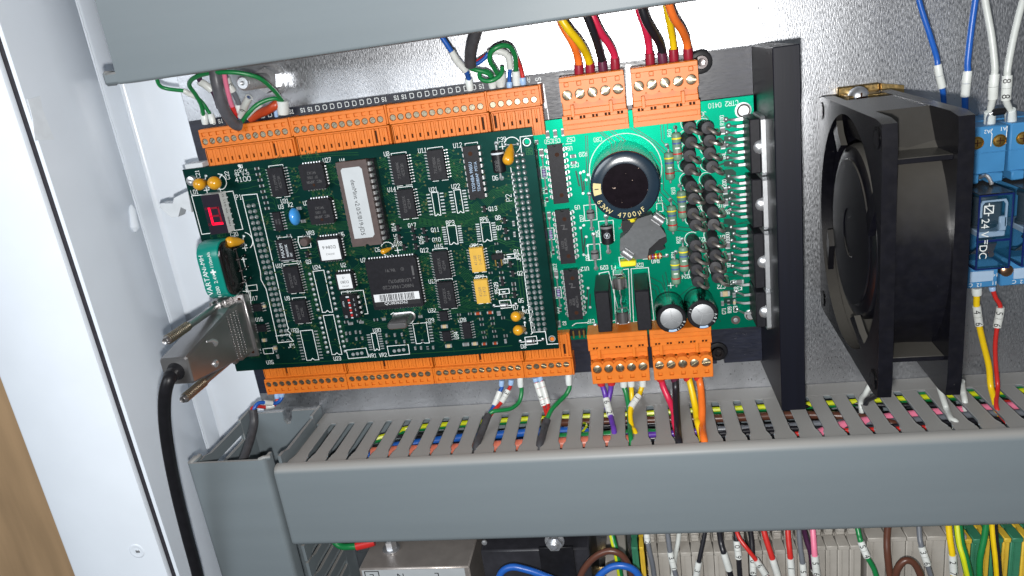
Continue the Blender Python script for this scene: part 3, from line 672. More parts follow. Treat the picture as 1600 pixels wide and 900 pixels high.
# socket screws with black washers that hold the plate
for i, (u, v) in enumerate(((1095, 97), (1121, 549))):
    q = at(u, v, 8)
    t = thing('fixing_screw', ('black socket head screw with a round washer at the top edge of the carrier plate', 'black socket head screw with a round washer below the green power board')[i], 'screw', (q.x, q.y, 0), group='screws of the carrier plate')
    M = Mesh(); M.lathe((q.x, q.y, 0.1), (0, 0, 1), [(4.6, 0), (4.9, 0.4), (4.9, 7.6), (4.4, 8.6), (3.0, 8.9)], 28); part('washer', M, MT['black_plastic'], t)
    M = Mesh(); M.lathe((q.x, q.y, 8.9), (0, 0, 1), [(2.9, 0), (2.9, 1.2), (2.6, 1.6), (1.6, 1.6), (1.45, 0.6), (0.3, 0.5)], 24); part('screw_head', M, MT['dark_metal'], t)

# ------------------------------------------------------------------ component builders (all return the part)
TIN, EPX = MT['tin'], MT['epoxy']
def gull(M, x, y, sx, z_leg, z_pcb, w=0.42, reach=1.35, horiz=True):
    """one gull wing lead; sx gives its outward direction along x (or y)"""
    if horiz: P = [(x, y, z_leg), (x + sx * 0.35, y, z_leg), (x + sx * 0.6, y, z_pcb + 0.22), (x + sx * reach, y, z_pcb + 0.12)]; wd = (0, 1, 0)
    else: P = [(x, y, z_leg), (x, y + sx * 0.35, z_leg), (x, y + sx * 0.6, z_pcb + 0.22), (x, y + sx * reach, z_pcb + 0.12)]; wd = (1, 0, 0)
    M.ribbon(P, wd, w, 0.2)
BOARD = {}
def fanout(board, x, y, sx, rr, horiz=True, rng=(1.6, 5.5)):
    """a short track away from a lead, kinked at 45 degrees, ending in a via"""
    T, V, H, z = BOARD[board]
    l1 = rr.uniform(0.6, 1.6); l2 = rr.uniform(0.3, 1.6) * rr.choice((-1, 1)); l3 = rr.uniform(0.0, rng[1] - 2.4)
    if horiz: pts = [(x, y), (x + sx * l1, y), (x + sx * (l1 + abs(l2)), y + l2), (x + sx * (l1 + abs(l2) + l3), y + l2)]
    else: pts = [(x, y), (x, y + sx * l1), (x + l2, y + sx * (l1 + abs(l2))), (x + l2, y + sx * (l1 + abs(l2) + l3))]
    T.line(pts, 0.17, z)
    if rr.random() < 0.6:
        V.disc(pts[-1][0], pts[-1][1], 0.40, z + 0.03, 9); H.disc(pts[-1][0], pts[-1][1], 0.2, z + 0.06, 7)
def soic(par, u, v, n, w, h, marks, zp=24.0, t=2.35, pitch=1.27, body='epoxy', brd='cpu', seed=1, arc=True):
    zt = zp + t; c = at(u, v, zt); rr = random.Random(seed * 77 + n)
    M = Mesh(); M.tbox(c.x - w / 2, c.x + w / 2, c.y - h / 2, c.y + h / 2, zp + 0.25, zp + t * 0.5, -0.12)
    M.tbox(c.x - w / 2 - 0.12, c.x + w / 2 + 0.12, c.y - h / 2 - 0.12, c.y + h / 2 + 0.12, zp + t * 0.5, zt, 0.32)
    o = part('chip', M, MT[body], par, smooth=False)
    P = Mesh()
    for i in range(n // 2):
        y = c.y + (i - (n // 2 - 1) / 2) * pitch
        for sx in (-1, 1):
            gull(P, c.x + sx * (w / 2 + 0.1), y, sx, zp + t * 0.5, zp)
            if brd and rr.random() < 0.75: fanout(brd, c.x + sx * (w / 2 + 1.3), y, sx, rr)
    part('leads', P, TIN, o)
    K = Mesh()
    for j, s in enumerate(marks):
        hh = 1.15 if w > 5 else 0.8
        strokes(K, s, c.x + (j - (len(marks) - 1) / 2) * hh * 1.75 + 0.2, c.y, hh, zt + 0.02, math.pi / 2, 0.13, wide=0.85)
    if marks: part('marking', K, MT['mark'], o, smooth=False)
    # silk brackets round the body
    T = SILK[brd] if brd else None
    if T is not None and w > 5:
        T.line([(c.x - w / 2 + 0.4, c.y + h / 2 + 0.1), (c.x - w / 2 + 0.4, c.y + h / 2 + 0.75), (c.x + w / 2 - 0.4, c.y + h / 2 + 0.75), (c.x + w / 2 - 0.4, c.y + h / 2 + 0.1)], 0.26, zp + 0.05)
        T.line([(c.x - w / 2 + 0.5, c.y - h / 2 - 0.65), (c.x - 0.8, c.y - h / 2 - 0.65)], 0.26, zp + 0.05)
        T.line([(c.x + 0.8, c.y - h / 2 - 0.65), (c.x + w / 2 - 0.3, c.y - h / 2 - 0.65), (c.x + w / 2 - 0.3, c.y - h / 2)], 0.26, zp + 0.05)
    return o, c
def plcc(par, u, v, size, n, zp=24.0, t=4.0, seed=1, label=None):
    zt = zp + t; c = at(u, v, zt); s = size / 2; rr = random.Random(seed * 91)
    M = Mesh()
    k = 0.9
    sh = lambda q, d: [(c.x - q + d, c.y - q), (c.x + q - k, c.y - q), (c.x + q, c.y - q + k), (c.x + q, c.y + q - k), (c.x + q - k, c.y + q), (c.x - q + d, c.y + q), (c.x - q, c.y + q - d), (c.x - q, c.y - q + d)]
    M.prism(sh(s, 0.5), zp + 0.7, zp + t * 0.55); M.prism(sh(s - 0.25, 0.5), zp + t * 0.55, zt)
    o = part('chip', M, EPX, par, smooth=False)
    P = Mesh()
    for i in range(n):
        d = (i - (n - 1) / 2) * 1.27
        for sx in (-1, 1):
            P.ribbon([(c.x + sx * (s - 0.1), c.y + d, zp + t * 0.5), (c.x + sx * (s + 0.45), c.y + d, zp + t * 0.48), (c.x + sx * (s + 0.5), c.y + d, zp + 0.9), (c.x + sx * (s + 0.1), c.y + d, zp + 0.1)], (0, 1, 0), 0.55, 0.22)
            P.ribbon([(c.x + d, c.y + sx * (s - 0.1), zp + t * 0.5), (c.x + d, c.y + sx * (s + 0.45), zp + t * 0.48), (c.x + d, c.y + sx * (s + 0.5), zp + 0.9), (c.x + d, c.y + sx * (s + 0.1), zp + 0.1)], (1, 0, 0), 0.55, 0.22)
            fanout('cpu', c.x + sx * (s + 0.7), c.y + d, sx, rr)
            fanout('cpu', c.x + d, c.y + sx * (s + 0.7), sx, rr, horiz=False)
    part('leads', P, TIN, o)
    D = Mesh(); D.disc(c.x, c.y - s * 0.62, 0.62, zt + 0.02, 14); part('pin_one_dot', D, MT['dark_hole'], o, smooth=False)
    return o, c, zt
def dip(par, u, v, n, w, l, row, zp, lift=0.6, t=3.4, body='epoxy', brd=None, dimples=True, notch=1):
    zt = zp + lift + t; c = at(u, v, zt)
    M = Mesh()
    r = 0.85; a = [math.pi * k / 8 for k in range(9)]
    yy = c.y + notch * l / 2
    poly = [(c.x - w / 2, c.y - notch * l / 2), (c.x + w / 2, c.y - notch * l / 2), (c.x + w / 2, yy)] + [(c.x + r * math.cos(q), yy - notch * r * math.sin(q)) for q in a] + [(c.x - w / 2, yy)]
    M.prism(poly, zp + lift + t * 0.5, zt); M.box(c.x - w / 2 + 0.2, c.x + w / 2 - 0.2, c.y - l / 2 + 0.2, c.y + l / 2 - 0.2, zp + lift, zp + lift + t * 0.5 - 0.01)
    o = part('chip', M, MT[body], par, smooth=False)
    P = Mesh()
    zl = zp + lift + t * 0.5
    for i in range(n // 2):
        y = c.y + (i - (n // 2 - 1) / 2) * 2.54
        for sx in (-1, 1):
            x = c.x + sx * w / 2
            P.ribbon([(x - sx * 0.2, y, zl), (x + sx * 0.55, y, zl), (c.x + sx * row / 2, y, zl - 0.5), (c.x + sx * row / 2, y, zl - 1.4)], (0, 1, 0), 1.5, 0.28)
            P.ribbon([(c.x + sx * row / 2, y, zl - 1.2), (c.x + sx * row / 2, y, zp + 0.05)], (0, 1, 0), 0.6, 0.28)
    part('leads', P, TIN, o)
    return o, c, zt
def smd(par, u, v, w, h, kind, zp, rot=0.0, name='chip_resistor'):
    """a two-terminal chip part: body and two bright end caps"""
    c = at(u, v, zp + 0.6)
    hz = {'res': 0.55, 'cap': 1.0, 'tan': 1.0, 'melf': 1.3}[kind]
    if w >= h:
        a = w * 0.24
        ends = [(c.x - w / 2, c.x - w / 2 + a, c.y - h / 2, c.y + h / 2), (c.x + w / 2 - a, c.x + w / 2, c.y - h / 2, c.y + h / 2)]
        mid = (c.x - w / 2 + a, c.x + w / 2 - a, c.y - h / 2 + 0.04, c.y + h / 2 - 0.04)
    else:
        a = h * 0.24
        ends = [(c.x - w / 2, c.x + w / 2, c.y - h / 2, c.y - h / 2 + a), (c.x - w / 2, c.x + w / 2, c.y + h / 2 - a, c.y + h / 2)]
        mid = (c.x - w / 2 + 0.04, c.x + w / 2 - 0.04, c.y - h / 2 + a, c.y + h / 2 - a)
    M = Mesh(); M.box(*mid, zp + 0.05, zp + hz - 0.04)
    M.mat(1)
    for e in ends: M.box(*e, zp + 0.02, zp + hz, 0.12)
    return part(name, M, [MT[{'res': 'smd_black', 'cap': 'smd', 'tan': 'smd_tan', 'melf': 'res_red'}[kind]], MT['solder']], par, smooth=False)
def sot(par, u, v, zp=24.0, rot=0, w=1.5, h=2.9):
    c = at(u, v, zp + 1.0)
    if rot: w, h = h, w
    M = Mesh(); M.tbox(c.x - w / 2, c.x + w / 2, c.y - h / 2, c.y + h / 2, zp + 0.1, zp + 1.05, 0.12)
    M.mat(1)
    for d, sx in ((0, 1), (0.95, -1), (-0.95, -1)):
        if rot: gull(M, c.x + d, c.y + sx * h / 2, sx, zp + 0.5, zp, 0.42, 0.75, horiz=False)
        else: gull(M, c.x + sx * w / 2, c.y + d, sx, zp + 0.5, zp, 0.42, 0.75)
    return part('transistor', M, [EPX, TIN], par, smooth=False)
def px_poly(pts, z): return [(at(u, v, z).x, at(u, v, z).y) for u, v in pts]
def tantalum(par, u, v, r, z, lead_px, base_z=24.0, lean=None):
    """an epoxy dipped drop capacitor leaning over the board, seen from its round end"""
    c = at(u, v, z); l = [at(a, b, base_z) for a, b in lead_px]
    mid = (l[0] + l[1]) / 2 + Vector((0, 0, 1.2))
    d = (mid - c); L = d.length; d.normalize()
    M = Mesh()
    prof = [(r * math.sin(math.pi * k / 10), -r * math.cos(math.pi * k / 10)) for k in range(0, 7)] + [(r * 0.80, L * 0.52 + 0.2), (r * 0.52, L * 0.78), (r * 0.34, L * 0.97)]
    prof[0] = (0.02, -r)
    prof = sorted(prof, key=lambda q: q[1])
    M.lathe(c, d, prof, 16)
    o = part('tantalum_capacitor', M, MT['yellow_drop'], par)
    P = Mesh()
    for q in l:
        P.tube([mid, mid.lerp(q, 0.5) + Vector((0, 0, 0.5)), q + Vector((0, 0, 0.3)), q], 0.27, 7)
        P.ball((q.x, q.y, base_z + 0.15), 0.75, 9, 5, (1, 1, 0.7))
    part('leads', P, MT['solder'], o)
    return o, l

# ------------------------------------------------------------------ power board (lower, emerald)
pb = thing('power_board', 'emerald green power circuit board with round capacitors and diodes', 'circuit board', (208, 50, 8))
ZP2 = 13.0
M = Mesh(); M.box(1.5, 250.5, -0.8, 100.9, 11.4, ZP2, 0.1); part('board', M, MT['pcb2'], pb, smooth=False)
G2, S2, PD2 = Mesh(), Mesh(), Mesh()      # laminate gaps between copper areas, legend, solder pads
SILK = {'cpu': Mesh(), 'pow': S2}
def gap_px(pts, w=0.32):
    G2.line([tuple(at(u, v, ZP2).xy) for u, v in pts], w, ZP2 + 0.02)
rr = random.Random(11)
for pts in ([(918, 212), (921, 300), (935, 330)], [(915, 212), (917, 290)], [(937, 207), (948, 216), (955, 224)], [(940, 206), (962, 222)],
            [(953, 205), (985, 232), (1010, 238), (1030, 262), (1032, 300), (1060, 330)], [(958, 204), (990, 230), (1018, 238), (1036, 262), (1037, 296), (1062, 324)],
            [(985, 200), (1020, 222), (1048, 250), (1050, 262), (1072, 272)], [(990, 199), (1024, 221), (1053, 248)], [(1032, 196), (1034, 220), (1048, 236)], [(1037, 195), (1038, 217)], [(1043, 194), (1043, 212)],
            [(1094, 178), (1102, 185), (1103, 193)], [(1097, 177), (1106, 184), (1107, 192)], [(1048, 268), (1072, 268), (1098, 262), (1115, 262), (1148, 250)],
            [(1043, 352), (1075, 356), (1098, 353)], [(1042, 358), (1075, 362), (1095, 360)], [(1030, 310), (1052, 334)], [(1025, 312), (1048, 338)],
            [(928, 300), (960, 330)], [(1012, 440), (1028, 448), (1034, 466)], [(1010, 446), (1024, 454), (1028, 470)], [(1014, 432), (1034, 442), (1042, 462)],
            [(1035, 430), (1040, 452), (1034, 470)], [(1040, 425), (1045, 450), (1040, 470)], [(1062, 462), (1080, 448), (1092, 444)], [(1066, 470), (1084, 456)],
            [(864, 204), (866, 212)], [(1004, 345), (1004, 352)], [(1130, 222), (1140, 230), (1148, 230)], [(1112, 262), (1130, 255), (1145, 258)], [(1108, 258), (1126, 251)],
            [(1138, 475), (1158, 474)], [(1147, 462), (1160, 458)], [(1110, 470), (1114, 490), (1126, 502)]):
    gap_px(pts)
for k in range(3):                            # copper steps beside each power chip
    b = [(200, 275), (290, 362), (388, 460)][k]
    for j in range(5):
        y = b[0] + 6 + j * 17
        gap_px([(1128 - 3 * (j % 2), y), (1138, y + rr.uniform(-4, 4)), (1146, y + rr.uniform(-5, 5)), (1174, y - 3)], 0.3)
        gap_px([(1134, y + 6), (1144, y + 4), (1172, y + 1)], 0.22)
    for j in (1, 4, 5, 6):
        a = px_poly([(1131, b[0] + j * 13), (1144, b[0] + j * 13 - 1), (1150, b[0] + j * 13 + 4), (1150, b[0] + j * 13 + 9), (1131, b[0] + j * 13 + 8)], ZP2)
        G2.add([(p[0], p[1], ZP2 + 0.01) for p in a], [(0, 1, 2, 3, 4)])
for x, y in ((907, 270), (912, 268), (916, 281), (911, 302), (919, 273), (907, 356), (912, 352), (916, 370), (918, 384), (912, 398), (919, 450), (916, 466), (922, 480)):
    q = at(x, y, ZP2); PD2.disc(q.x, q.y, 0.62, ZP2 + 0.03, 9)
for a, b in (((907, 273), (911, 302)), ((900, 268), (905, 290)), ((912, 284), (913, 296)), ((908, 358), (911, 392)), ((914, 372), (912, 396)), ((918, 452), (916, 486)), ((922, 460), (922, 480))):
    gap_px([a, b], 0.7)
def s2(t, u, v, h=1.75, rot=math.pi):
    q = at(u, v, ZP2); strokes(S2, t, q.x, q.y, h, ZP2 + 0.03, rot, 0.22)
for t, u, v in (('C50', 857, 221), ('C51', 869, 220), ('C52', 892, 218), ('U6', 890, 232), ('R28', 911, 241), ('C65', 898, 258), ('C80', 934, 218), ('U9', 902, 324), ('U12', 914, 420), ('D29', 944, 418),
                ('F1', 958, 418), ('D28', 999, 414), ('R40', 1024, 408), ('D24', 1071, 432), ('C72', 1127, 448), ('C7', 1144, 441), ('CIF', 923, 502), ('T1', 1031, 311), ('JC', 1099, 178), ('K38', 1153, 451), ('D', 1109, 193), ('R5', 1107, 245), ('D12', 1094, 298), ('D13', 1096, 325), ('D16', 1127, 321), ('D17', 1126, 371), ('D21', 1098, 374)):
    s2(t, u, v)
for t, u, v in (('R11', 848, 298), ('R27', 850, 317), ('R17', 859, 397), ('D27', 909, 341), ('D26', 918, 402), ('D25', 934, 365), ('R22', 1060, 375), ('R21', 1052, 398), ('R100', 1128, 188), ('B3', 1137, 331), ('B7', 1139, 414), ('C71', 1131, 486), ('R39', 1140, 484), ('C73', 1149, 483), ('R23', 871, 485), ('C8', 882, 505), ('B12', 867, 417), ('B1', 850, 337), ('BAL', 1131, 243), ('B200', 1132, 288), ('B300', 1137, 370), ('R18', 1052, 298), ('R10', 1046, 208), ('R15', 1044, 345)):
    s2(t, u, v, 1.5, math.pi / 2)
q = at(1130, 163, ZP2); strokes(S2, 'CTR2 0410', q.x, q.y, 1.85, ZP2 + 0.03, math.pi, 0.22, wide=0.78)
def silk_px(pts, z, SK, w=0.28, closed=False): SK.line(px_poly(pts, z), w, z + 0.04, closed)
for pts in ([(936, 427), (951, 424), (969, 497), (947, 506)], [(958, 423), (982, 420), (985, 500), (962, 504)], [(986, 420), (1013, 418), (1022, 500), (990, 503)], [(912, 321), (931, 319), (933, 343), (914, 345)],
            [(935, 346), (958, 344), (960, 376), (938, 379)], [(918, 382), (937, 381), (939, 405), (920, 407)], [(967, 402), (993, 400), (994, 414), (969, 416)], [(1005, 395), (1020, 394), (1020, 404), (1005, 405)], [(873, 226), (880, 225)], [(884, 225), (893, 224)],
            [(845, 261), (853, 260), (855, 278), (847, 279)], [(855, 357), (865, 356), (867, 374), (857, 375)], [(867, 449), (876, 448), (878, 465), (869, 466)], [(1026, 318), (1035, 317), (1036, 330), (1026, 331)]):
    silk_px(pts, ZP2, S2, 0.3, len(pts) > 2)
cc = Vector((196.5, 76.2))
S2.line([(cc.x + 15.4 * math.cos(a * math.pi / 24), cc.y + 15.4 * math.sin(a * math.pi / 24)) for a in range(48)], 0.32, ZP2 + 0.03, True)
for u, v in ((1030, 287), (1048, 446)):
    q = at(u, v, ZP2); S2.line([(q.x - 1.2, q.y), (q.x + 1.2, q.y)], 0.28, ZP2 + 0.04); S2.line([(q.x, q.y - 1.2), (q.x, q.y + 1.2)], 0.28, ZP2 + 0.06)

# large can capacitor
M = Mesh(); M.lathe((196, 74.9, ZP2 + 0.1), (0, 0, 1), [(13.3, 0), (13.7, 0.5), (13.7, 28.4)], 56)
can = part('can_capacitor', M, MT['cap_sleeve'], pb)
M = Mesh(); M.lathe((196, 74.9, ZP2 + 28.5), (0, 0, 1), [(13.72, 0), (13.65, 0.9), (13.2, 1.6), (12.7, 1.95), (9.3, 2.0), (9.2, 1.7)], 56); part('sleeve_rim', M, MT['cap_rim'], can)
M = Mesh(); M.lathe((196, 74.9, ZP2 + 29.4), (0, 0, 1), [(9.15, 0), (9.15, 0.7), (8.9, 0.9)], 48); part('end_disc', M, MT['cap_disc'], can, smooth=False)
M = Mesh(); zt = ZP2 + 30.52
a0, a1 = math.radians(168), math.radians(192)
arc = [(r, a0 + (a1 - a0) * k / 6) for r in (9.5, 12.6) for k in range(7)]
M.add([(196 + r * math.cos(a), 74.9 + r * math.sin(a), zt) for r, a in arc], [(k, k + 1, k + 8, k + 7) for k in range(6)])
part('polarity_patch', M, MT['cap_gold'], can, smooth=False)
M = Mesh(); M.box(196 - 12.0, 196 - 10.4, 74.7, 75.1, zt + 0.01, zt + 0.03); part('minus_mark', M, MT['ink'], can, smooth=False)
M = Mesh()
for i, ch in enumerate('63WV 4700\u00b5F'):
    a = math.radians(206 + i * 9.6)
    print_text(M, ch, (196 + 11.6 * math.cos(a), 74.9 + 11.6 * math.sin(a), zt + 0.02), (-math.sin(a), math.cos(a), 0), (-math.cos(a), -math.sin(a), 0), 2.9)
part('rating_print', M, MT['cap_gold'], can, smooth=False)
# two small electrolytic capacitors
for i, (x, y, rt, txt) in enumerate(((210.5, 13.3, 0.4, '16'), (223.6, 14.0, 0.9, '50V'))):
    M = Mesh(); M.lathe((x, y, ZP2 + 0.1), (0, 0, 1), [(6.4, 0), (6.5, 0.4), (6.5, 2.0), (6.25, 2.4), (6.5, 2.9), (6.5, 18.0)], 40); e = part('electrolytic_capacitor', M, MT['cap_sleeve'], pb)
    M = Mesh(); M.lathe((x, y, ZP2 + 18.0), (0, 0, 1), [(6.5, 0), (6.4, 0.5), (5.9, 0.9), (4.9, 0.9), (4.8, 0.6)], 40); part('sleeve_rim', M, MT['black_plastic'], e)
    M = Mesh()
    zz = ZP2 + 18.62; n = 42
    vs = [(x, y, zz - 0.25)]; fs = []
    M.lathe((x, y, zz - 0.4), (0, 0, 1), [(4.8, 0), (4.8, 0.35), (4.6, 0.42)], 36); part('vent_lid', M, MT['alu'], e)
    M = Mesh()
    for a in (90 + 40 * i, 215 + 40 * i, 325 + 40 * i):
        a = math.radians(a); M.line([(x, y), (x + 4.2 * math.cos(a), y + 4.2 * math.sin(a))], 0.2, zz + 0.03)
    part('vent_score', M, MT['steel'], e, smooth=False)
    M = Mesh(); a0 = math.radians(255)
    ar = [(r, a0 + math.radians(36) * k / 5) for r in (5.0, 6.0) for k in range(6)]
    M.add([(x + r * math.cos(a), y + r * math.sin(a), ZP2 + 18.93) for r, a in ar], [(k, k + 1, k + 7, k + 6) for k in range(5)])
    part('minus_stripe', M, MT['pale_blue'], e, smooth=False)
    M = Mesh()
    for k, ch in enumerate(txt):
        a = math.radians(325 + 17 * k); print_text(M, ch, (x + 5.45 * math.cos(a), y + 5.45 * math.sin(a), ZP2 + 18.95), (-math.sin(a), math.cos(a), 0), (-math.cos(a), -math.sin(a), 0), 1.5)
    for k, ch in enumerate('Lr'):
        a = math.radians(300 - 150 * i + 12 * k); print_text(M, ch, (x + 5.45 * math.cos(a), y + 5.45 * math.sin(a), ZP2 + 18.95), (-math.sin(a), math.cos(a), 0), (-math.cos(a), -math.sin(a), 0), 1.3)
    part('rating_print', M, MT['silk'], e, smooth=False)
# three dual in line driver chips
for u, v, n, l, txt in ((871.6, 272.5, 20, 25.6, []), (883, 370.5, 20, 24.6, ['L6203', 'MALAYSIA']), (895.5, 461, 20, 24.2, ['L203', '46203', 'MALAYSIA'])):
    o, c, zt = dip(pb, u, v, 18, 6.5, l, 8.3, ZP2, 0.5, 3.3)
    D = Mesh(); D.disc(c.x + 0.6, c.y + l * 0.33, 0.95, zt + 0.01, 16); D.disc(c.x + 0.6, c.y - l * 0.36, 0.95, zt + 0.01, 16)
    part('mould_dimple', D, MT['dark_hole'], o, smooth=False)
    if txt:
        K = Mesh()
        for j, s in enumerate(txt): strokes(K, s, c.x + (j - 1) * 1.5, c.y - 3.4, 1.0, zt + 0.02, math.pi / 2, 0.13)
        K.line([(c.x - 1.2, c.y + 5.4), (c.x + 0.2, c.y + 5.4), (c.x - 0.2, c.y + 3.8)], 0.35, zt + 0.02); K.line([(c.x - 0.6, c.y + 3.6), (c.x + 1.3, c.y + 3.6)], 0.35, zt + 0.02)
        part('marking', K, MT['mark'], o, smooth=False)
    P = Mesh()
    for i in range(9):
        for sx in (-1, 1): P.disc(c.x + sx * 4.15, c.y + (i - 4) * 2.54, 0.85, ZP2 + 0.02, 10)
    part('pads', P, MT['solder'], o, smooth=False)
# small parts left of the driver chips
for u, v in ((855.5, 210), (867.5, 208.5), (880, 206.5)): smd(pb, u, v, 1.7, 3.4, 'cap', ZP2, name='chip_capacitor')
for u, v, w, h, k in ((838.5, 222, 1.7, 1.9, 'cap'), (846, 238, 2.0, 3.3, 'cap'), (895.5, 244, 2.6, 1.5, 'cap'), (896.5, 254, 2.6, 1.3, 'cap'), (853.5, 299, 1.3, 2.4, 'res'), (854.5, 312, 1.3, 2.2, 'res'), (858, 336, 1.8, 3.2, 'cap'), (864.5, 394, 1.2, 2.4, 'res'), (869, 428, 1.9, 3.4, 'cap'),
                      (875.5, 484.5, 1.2, 2.0, 'res'), (873, 506, 1.9, 3.4, 'cap'), (1129, 204, 2.1, 3.3, 'cap'), (1129.5, 227, 2.1, 3.3, 'cap'), (1133, 298, 2.0, 3.3, 'cap'), (1134, 316, 2.0, 3.3, 'cap'), (1137, 383, 2.1, 3.4, 'cap'), (1138, 401, 2.1, 3.4, 'cap'), (1155, 440.5, 4.0, 1.9, 'cap'), (1133, 459, 4.2, 2.4, 'tan'), (1147, 461, 1.4, 2.2, 'cap'),
                      (1129, 474, 1.2, 2.2, 'cap'), (1138.5, 473, 1.2, 2.2, 'res'), (1147.5, 472.5, 1.2, 2.2, 'tan')):
    smd(pb, u, v, w, h, k, ZP2, name='chip_resistor' if k == 'res' else 'chip_capacitor')
for u, v in ((850, 270), (860.5, 365.5), (872.5, 457)):
    q = at(u, v, ZP2 + 1.2); M = Mesh()
    M.tube([(q.x, q.y + 6.6, ZP2), (q.x, q.y + 6.2, q.z), (q.x, q.y - 6.4, q.z), (q.x, q.y - 6.8, ZP2)], 0.3, 7)
    for d in (6.6, -6.8): M.ball((q.x, q.y + d, ZP2 + 0.1), 0.8, 9, 5, (1, 1, .6))
    M.mat(1); M.cyl((q.x, q.y - 1.9, q.z), (q.x, q.y + 1.9, q.z), 0.85, 12)
    M.mat(2)
    for d in (-1.2, 0.2, 1.1): M.cyl((q.x, q.y + d - 0.2, q.z), (q.x, q.y + d + 0.2, q.z), 0.88, 12)
    part('small_resistor', M, [MT['solder'], MT['mlf'], MT['band_violet']], pb)
# axial diodes
for u, v, y0, y1 in ((923, 335, 303, 357), (929.5, 398, 366, 419)):
    q = at(u, v, ZP2 + 1.8); a = at(u - 2, y0, ZP2); b = at(u + 2, y1, ZP2); M = Mesh()
    M.tube([a, a + Vector((0, -0.6, 1.8)), (q.x, q.y, q.z), b + Vector((0, 0.6, 1.8)), b], 0.5, 8)
    for p in (a, b): M.ball((p.x, p.y, ZP2 + 0.1), 1.1, 10, 5, (1, 1, .6))
    M.mat(1); M.lathe((q.x, q.y - 2.1, q.z), (0, 1, 0), [(1.2, 0), (1.75, 0.5), (1.75, 3.7), (1.2, 4.2)], 16)
    M.mat(2); M.lathe((q.x, q.y + 0.6, q.z), (0, 1, 0), [(1.78, 0), (1.78, 0.7)], 16)
    part('diode', M, [MT['steel'], MT['smd'], MT['ink']], pb)
q = at(948.5, 366, ZP2 + 3.0); a = at(947, 338, ZP2); b = at(951, 393, ZP2); M = Mesh()
M.tube([a, a + Vector((0, -0.8, 3)), q, b + Vector((0, 0.8, 3)), b], 0.6, 8)
for p in (a, b): M.ball((p.x, p.y, ZP2 + 0.1), 1.2, 10, 5, (1, 1, .6))
dd = part('diode', M, MT['steel'], pb)
M = Mesh(); M.lathe((q.x, q.y - 4.3, q.z), (0, 1, 0), [(2.1, 0), (2.7, 0.5), (2.7, 8.1), (2.1, 8.6)], 22); part('body', M, MT['black_plastic'], dd)
M = Mesh(); M.lathe((q.x, q.y + 2.9, q.z), (0, 1, 0), [(2.73, 0), (2.73, 1.0)], 22, caps=False); part('polarity_band', M, MT['smd'], dd)
M = Mesh(); M.line([(q.x + 1.25 * math.cos(k * math.pi / 8), q.y + 1.25 * math.sin(k * math.pi / 8)) for k in range(16)], 0.22, q.z + 2.74, True, False); strokes(M, 'M', q.x, q.y, 1.4, q.z + 2.74, 0.2, 0.25)
part('maker_mark', M, MT['markw'], dd, smooth=False)
# grey pot core choke with two bright clips
zc = ZP2 + 9.0
poly = px_poly([(969, 373), (981, 363), (996, 342), (1018, 335), (1039.5, 365), (1041, 369), (1030, 374), (1014, 389), (1011, 404), (992, 405.5), (988, 397), (976, 389), (968.5, 393)], zc)
M = Mesh(); M.prism(poly, ZP2 + 1.2, zc); ch = part('choke', M, MT['ferrite'], pb, smooth=False)
M = Mesh()
poly = px_poly([(1011, 396), (1018, 384), (1029, 375), (1041, 369), (1042, 378), (1036, 384), (1040, 388), (1032, 392), (1026, 391), (1021, 397), (1012, 400)], zc - 2.4); M.prism(poly, ZP2 + 0.6, zc - 2.4)
poly = px_poly([(972, 345), (994, 343), (986, 358), (976, 366), (971, 358)], zc - 2.4); M.prism(poly, ZP2 + 0.6, zc - 2.4)
part('coil_former', M, MT['black_plastic'], ch, smooth=False)
for (u, v), ang in (((1028, 342), -0.72), ((980, 397), -0.72)):
    q = at(u, v, zc + 1.0); M = Mesh(); k = M.since()
    M.lathe((-2.7, 0, 0), (1, 0, 0), [(1.5, 0), (1.75, 0.3), (1.75, 5.1), (1.5, 5.4)], 14); M.box(-2.4, 2.4, -2.0, -1.5, -3.5, 0.5, 0.1); M.box(-2.4, 2.4, 1.5, 2.0, -3.5, 0.5, 0.1)
    M.xform(k, Matrix.Translation(q) @ Matrix.Rotation(ang, 4, 'Z')); part('clip', M, MT['steel'], ch)
# small orange part with a yellow end, film capacitor, red-brown resistor
q = at(985, 347, ZP2 + 7); M = Mesh(); M.cyl((q.x, q.y, q.z - 2), (q.x - 3.2, q.y - 2.2, q.z - 3.0), 1.5, 14); M.mat(1); M.cyl((q.x, q.y, q.z - 2), (q.x + 2.0, q.y + 1.3, q.z - 1.2), 1.55, 14)
M.mat(2); M.tube([(q.x - 3, q.y - 2, q.z - 3), (q.x - 5, q.y - 3.4, q.z - 4), (q.x - 5.2, q.y - 3.6, ZP2)], 0.4, 7)
part('small_resistor', M, [MT['res_red'], MT['band_yellow'], MT['steel']], pb, label='orange resistor with a yellow end under the choke edge')
q = at(981.5, 410.5, ZP2 + 3); M = Mesh(); M.box(q.x - 3.5, q.x + 3.5, q.y - 1.3, q.y + 1.3, ZP2 + 0.2, ZP2 + 5.0, 0.4); part('film_capacitor', M, MT['band_yellow'], pb)
q = at(1023, 400.5, ZP2 + 1.8); M = Mesh(); M.lathe((q.x - 3.1, q.y, q.z), (1, 0, 0), [(1.0, 0), (1.4, 0.4), (1.4, 1.4), (1.2, 1.8), (1.2, 4.4), (1.4, 4.8), (1.4, 5.8), (1.0, 6.2)], 14)
for d, k in ((-2.2, 1), (-0.9, 2), (0.5, 3), (2.2, 1)):
    M.mat(k); M.lathe((q.x + d - 0.25, q.y, q.z), (1, 0, 0), [(1.43, 0), (1.43, 0.5)], 14)
M.mat(4); b = at(1042, 399, ZP2); M.tube([q, (b.x, b.y, q.z), b], 0.35, 7); M.ball((b.x, b.y, ZP2 + .1), 1.0, 9, 5, (1, 1, .6))
